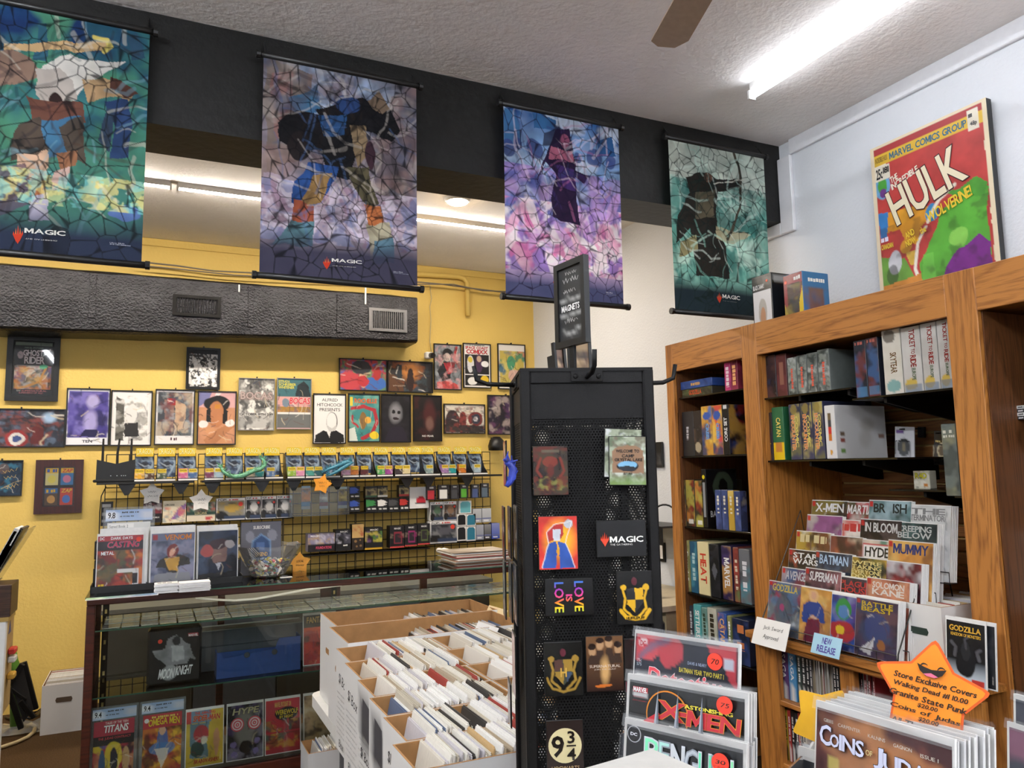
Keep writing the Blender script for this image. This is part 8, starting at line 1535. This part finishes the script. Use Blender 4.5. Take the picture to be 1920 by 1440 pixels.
random.seed(6); v = []; f = []; n = 9; o0 = onZ(30, 1375, 0)
for i in range(n):
    for j in range(5): v.append((o0[0]-.18+i*.05+random.uniform(-.012, .012), o0[1]-.06+j*.06+random.uniform(-.015, .015), .004+random.uniform(0, .045)*(1 if 0 < j < 4 else .2)))
for i in range(n-1):
    for j in range(4): f.append((i*5+j, (i+1)*5+j, (i+1)*5+j+1, i*5+j+1))
tag(mesh('plastic_wrap', v, f, glass('wrap_film', '#f4f6f4', 2.0, .15, .22)), 'crumpled clear plastic wrap on the carpet at the left', 'plastic wrap')
# open comic box standing on the carpet by the yellow wall
pa, pb = onY(80, 1300, 5.6), onY(160, 1300, 5.6); zt3 = float(onY(82, 1287, 5.6)[2])
fb = empty('comic_box', ((pa[0]+pb[0])/2, 5.6, 0.001), 0, 'open white comic box on the carpet by the yellow wall', 'comic box'); w_ = (pb[0]-pa[0])/2+.005; D_ = .42; t_ = .004
b = B(); b.box(-w_, w_, 0, t_, 0, zt3).box(-w_, w_, D_-t_, D_, 0, zt3).box(-w_, -w_+t_, t_, D_-t_, 0, zt3).box(w_-t_, w_, t_, D_-t_, 0, zt3).box(-w_+t_, w_-t_, t_, D_-t_, 0, t_); b.build('outer_walls', BOXW, fb)
b = B(); g_ = .0006; b.box(-w_+t_, w_-t_, D_-t_-g_, D_-t_, t_, zt3+.0005).box(-w_+t_, -w_+t_+g_, t_, D_-t_, t_, zt3+.0005).box(w_-t_-g_, w_-t_, t_, D_-t_, t_, zt3+.0005).box(-w_+t_, w_-t_, t_, t_+g_, t_, zt3+.0005); b.build('brown_inside', KRAFT, fb)
B().prism([(-.04, -.015), (.04, -.015), (.046, 0), (.04, .015), (-.04, .015), (-.046, 0)], -.0012, 0).build('handle_hole', mat('handle_brown', '#5a4a3a', .8), fb, (0, -.0004, zt3*.68))
random.seed(9)
for k in range(40):
    o = place('filed_comic', fme[random.choice(FW)], None, (fb.location.x, 5.612+k*.0088, zt3-.268), (0, .14, pi/2)); o.scale = (1, 2*w_-.02, random.uniform(.98, 1.04)); tag(o, 'bagged comic standing in the floor box by the yellow wall', 'comic', 'comics in the yellow wall box')
# ------------------------------------------------------------------ glimpse between the magnet rack and the bookcase
def wx(px, py, X): return onX(px, py, X)
p0, p1 = wx(1212, 850, 3.12), wx(1241, 850, 3.12); zt4, zb4 = float(wx(1232, 829, 3.12)[2]), float(wx(1232, 876, 3.12)[2]); wd = p0[1]-p1[1]
o = tag(box('wall_picture', -wd/2, wd/2, 0, .015, 0, zt4-zb4, BLACK, None, (3.12, (p0[1]+p1[1])/2, zb4), (0, 0, -pi/2), c=.002), 'dark wall picture peeking out behind the rack', 'picture')
A = Art(wd*.92, (zt4-zb4)*.94, '#1c1c1e', 8, None, 3, .05); A.blot(['#5a5a5e', '#0e0e10'], 3, .7, 2, 50, 90); A.put('print', PRINT, o, (0, -.0008, .004))
ys0, ys1 = float(wx(1205, 1000, 3.0)[1]), float(wx(1270, 1000, 3.0)[1]); zs_ = float(wx(1250, 984, 3.0)[2]); zs2 = float(wx(1250, 1016, 3.0)[2])
e = empty('wall_shelf', (3.0, (ys0+ys1)/2, zs2), 0, 'black wall shelf with headphones beyond the rack', 'shelf'); hw = (ys0-ys1)/2
box('board', -.12, .138, -hw, hw, zs_-zs2-.012, zs_-zs2, BLACK, e); box('front_panel', -.12, -.11, -hw, hw, 0, zs_-zs2-.012, BLACK, e)
q = wx(1247, 975, 2.96); e = empty('headphones', (2.96, q[1], zs_+.001), .6, 'black over-ear headphones lying on the wall shelf', 'headphones')
B().tube([(.0, .09*cos(t), .03+.1*sin(t)) for t in np.linspace(0, pi, 14)], .006, 6).build('headband', BLACK, e, smooth=True)
for sy in (-1, 1): B().lathe([(0, -.02), (.035, -.018), (.042, 0), (.035, .018), (0, .02)], 16).build('ear_cup', BLACK, e, (0, sy*.085, .042), (pi/2, 0, 0), smooth=True)
p0, p1 = wx(1215, 1035, 3.125), wx(1246, 1035, 3.125); zt4, zb4 = float(wx(1240, 1017, 3.125)[2]), float(wx(1240, 1053, 3.125)[2]); wd = p0[1]-p1[1]
o = tag(box('wall_picture', -wd/2, wd/2, 0, .012, 0, zt4-zb4, BLACK, None, (3.125, (p0[1]+p1[1])/2, zb4), (0, 0, -pi/2), c=.001), 'white paper in a black frame below the wall shelf', 'picture'); box('paper', -wd/2+.02, wd/2-.02, -.001, -.0002, .02, zt4-zb4-.02, PAPER, o)
zc4 = float(wx(1255, 1115, 2.9)[2]); yc4 = float(wx(1250, 1115, 2.9)[1])
e = empty('work_desk', (2.85, yc4, 0), 0, 'cream desk with clutter seen beyond the rack', 'desk'); box('top', -.25, .27, -.35, .35, zc4-.03, zc4, mat('cream_top', '#c8bca0', .6), e); box('drawers', -.2, .25, -.33, .33, .25, zc4-.03, mat('cream_body', '#a89a7c', .6), e)
for sy in (-.3, .3): box('leg', -.2, -.16, sy-.02, sy+.02, 0, .25, BLACK, e)
e = empty('desk_cup', (2.75, yc4-.06, zc4+.0006), 0, 'clear cup and red tape roll on the cream desk', 'cup'); B().lathe([(0, 0), (.035, .0), (.042, .08), (.039, .08), (.033, .004)], 18).build('cup', ACR, e); B().lathe([(.02, .085), (.035, .085), (.035, .11), (.02, .11), (.02, .085)], 18).build('tape_roll', mat('red_tape', '#a82c20', .4), e)
zk = float(wx(1255, 1146, 2.7)[2]); yk = float(wx(1250, 1146, 2.7)[1])
e = empty('office_chair', (2.5, yk, 0), 0, 'black office chair back beyond the rack', 'chair'); B().cbox(-.04, .04, -.22, .22, .5, zk, .02).build('backrest', BLACK, e); B().cbox(-.45, .02, -.23, .23, .42, .49, .02).build('seat', BLACK, e); B().tube([(-.2, 0, .06), (-.2, 0, .42)], .03, 10).build('column', BLACK, e)
for k in range(5): B().tube([(-.2, 0, .08), (-.2+.27*cos(k*2*pi/5), .27*sin(k*2*pi/5), .03)], .018, 6).build('foot', BLACK, e)
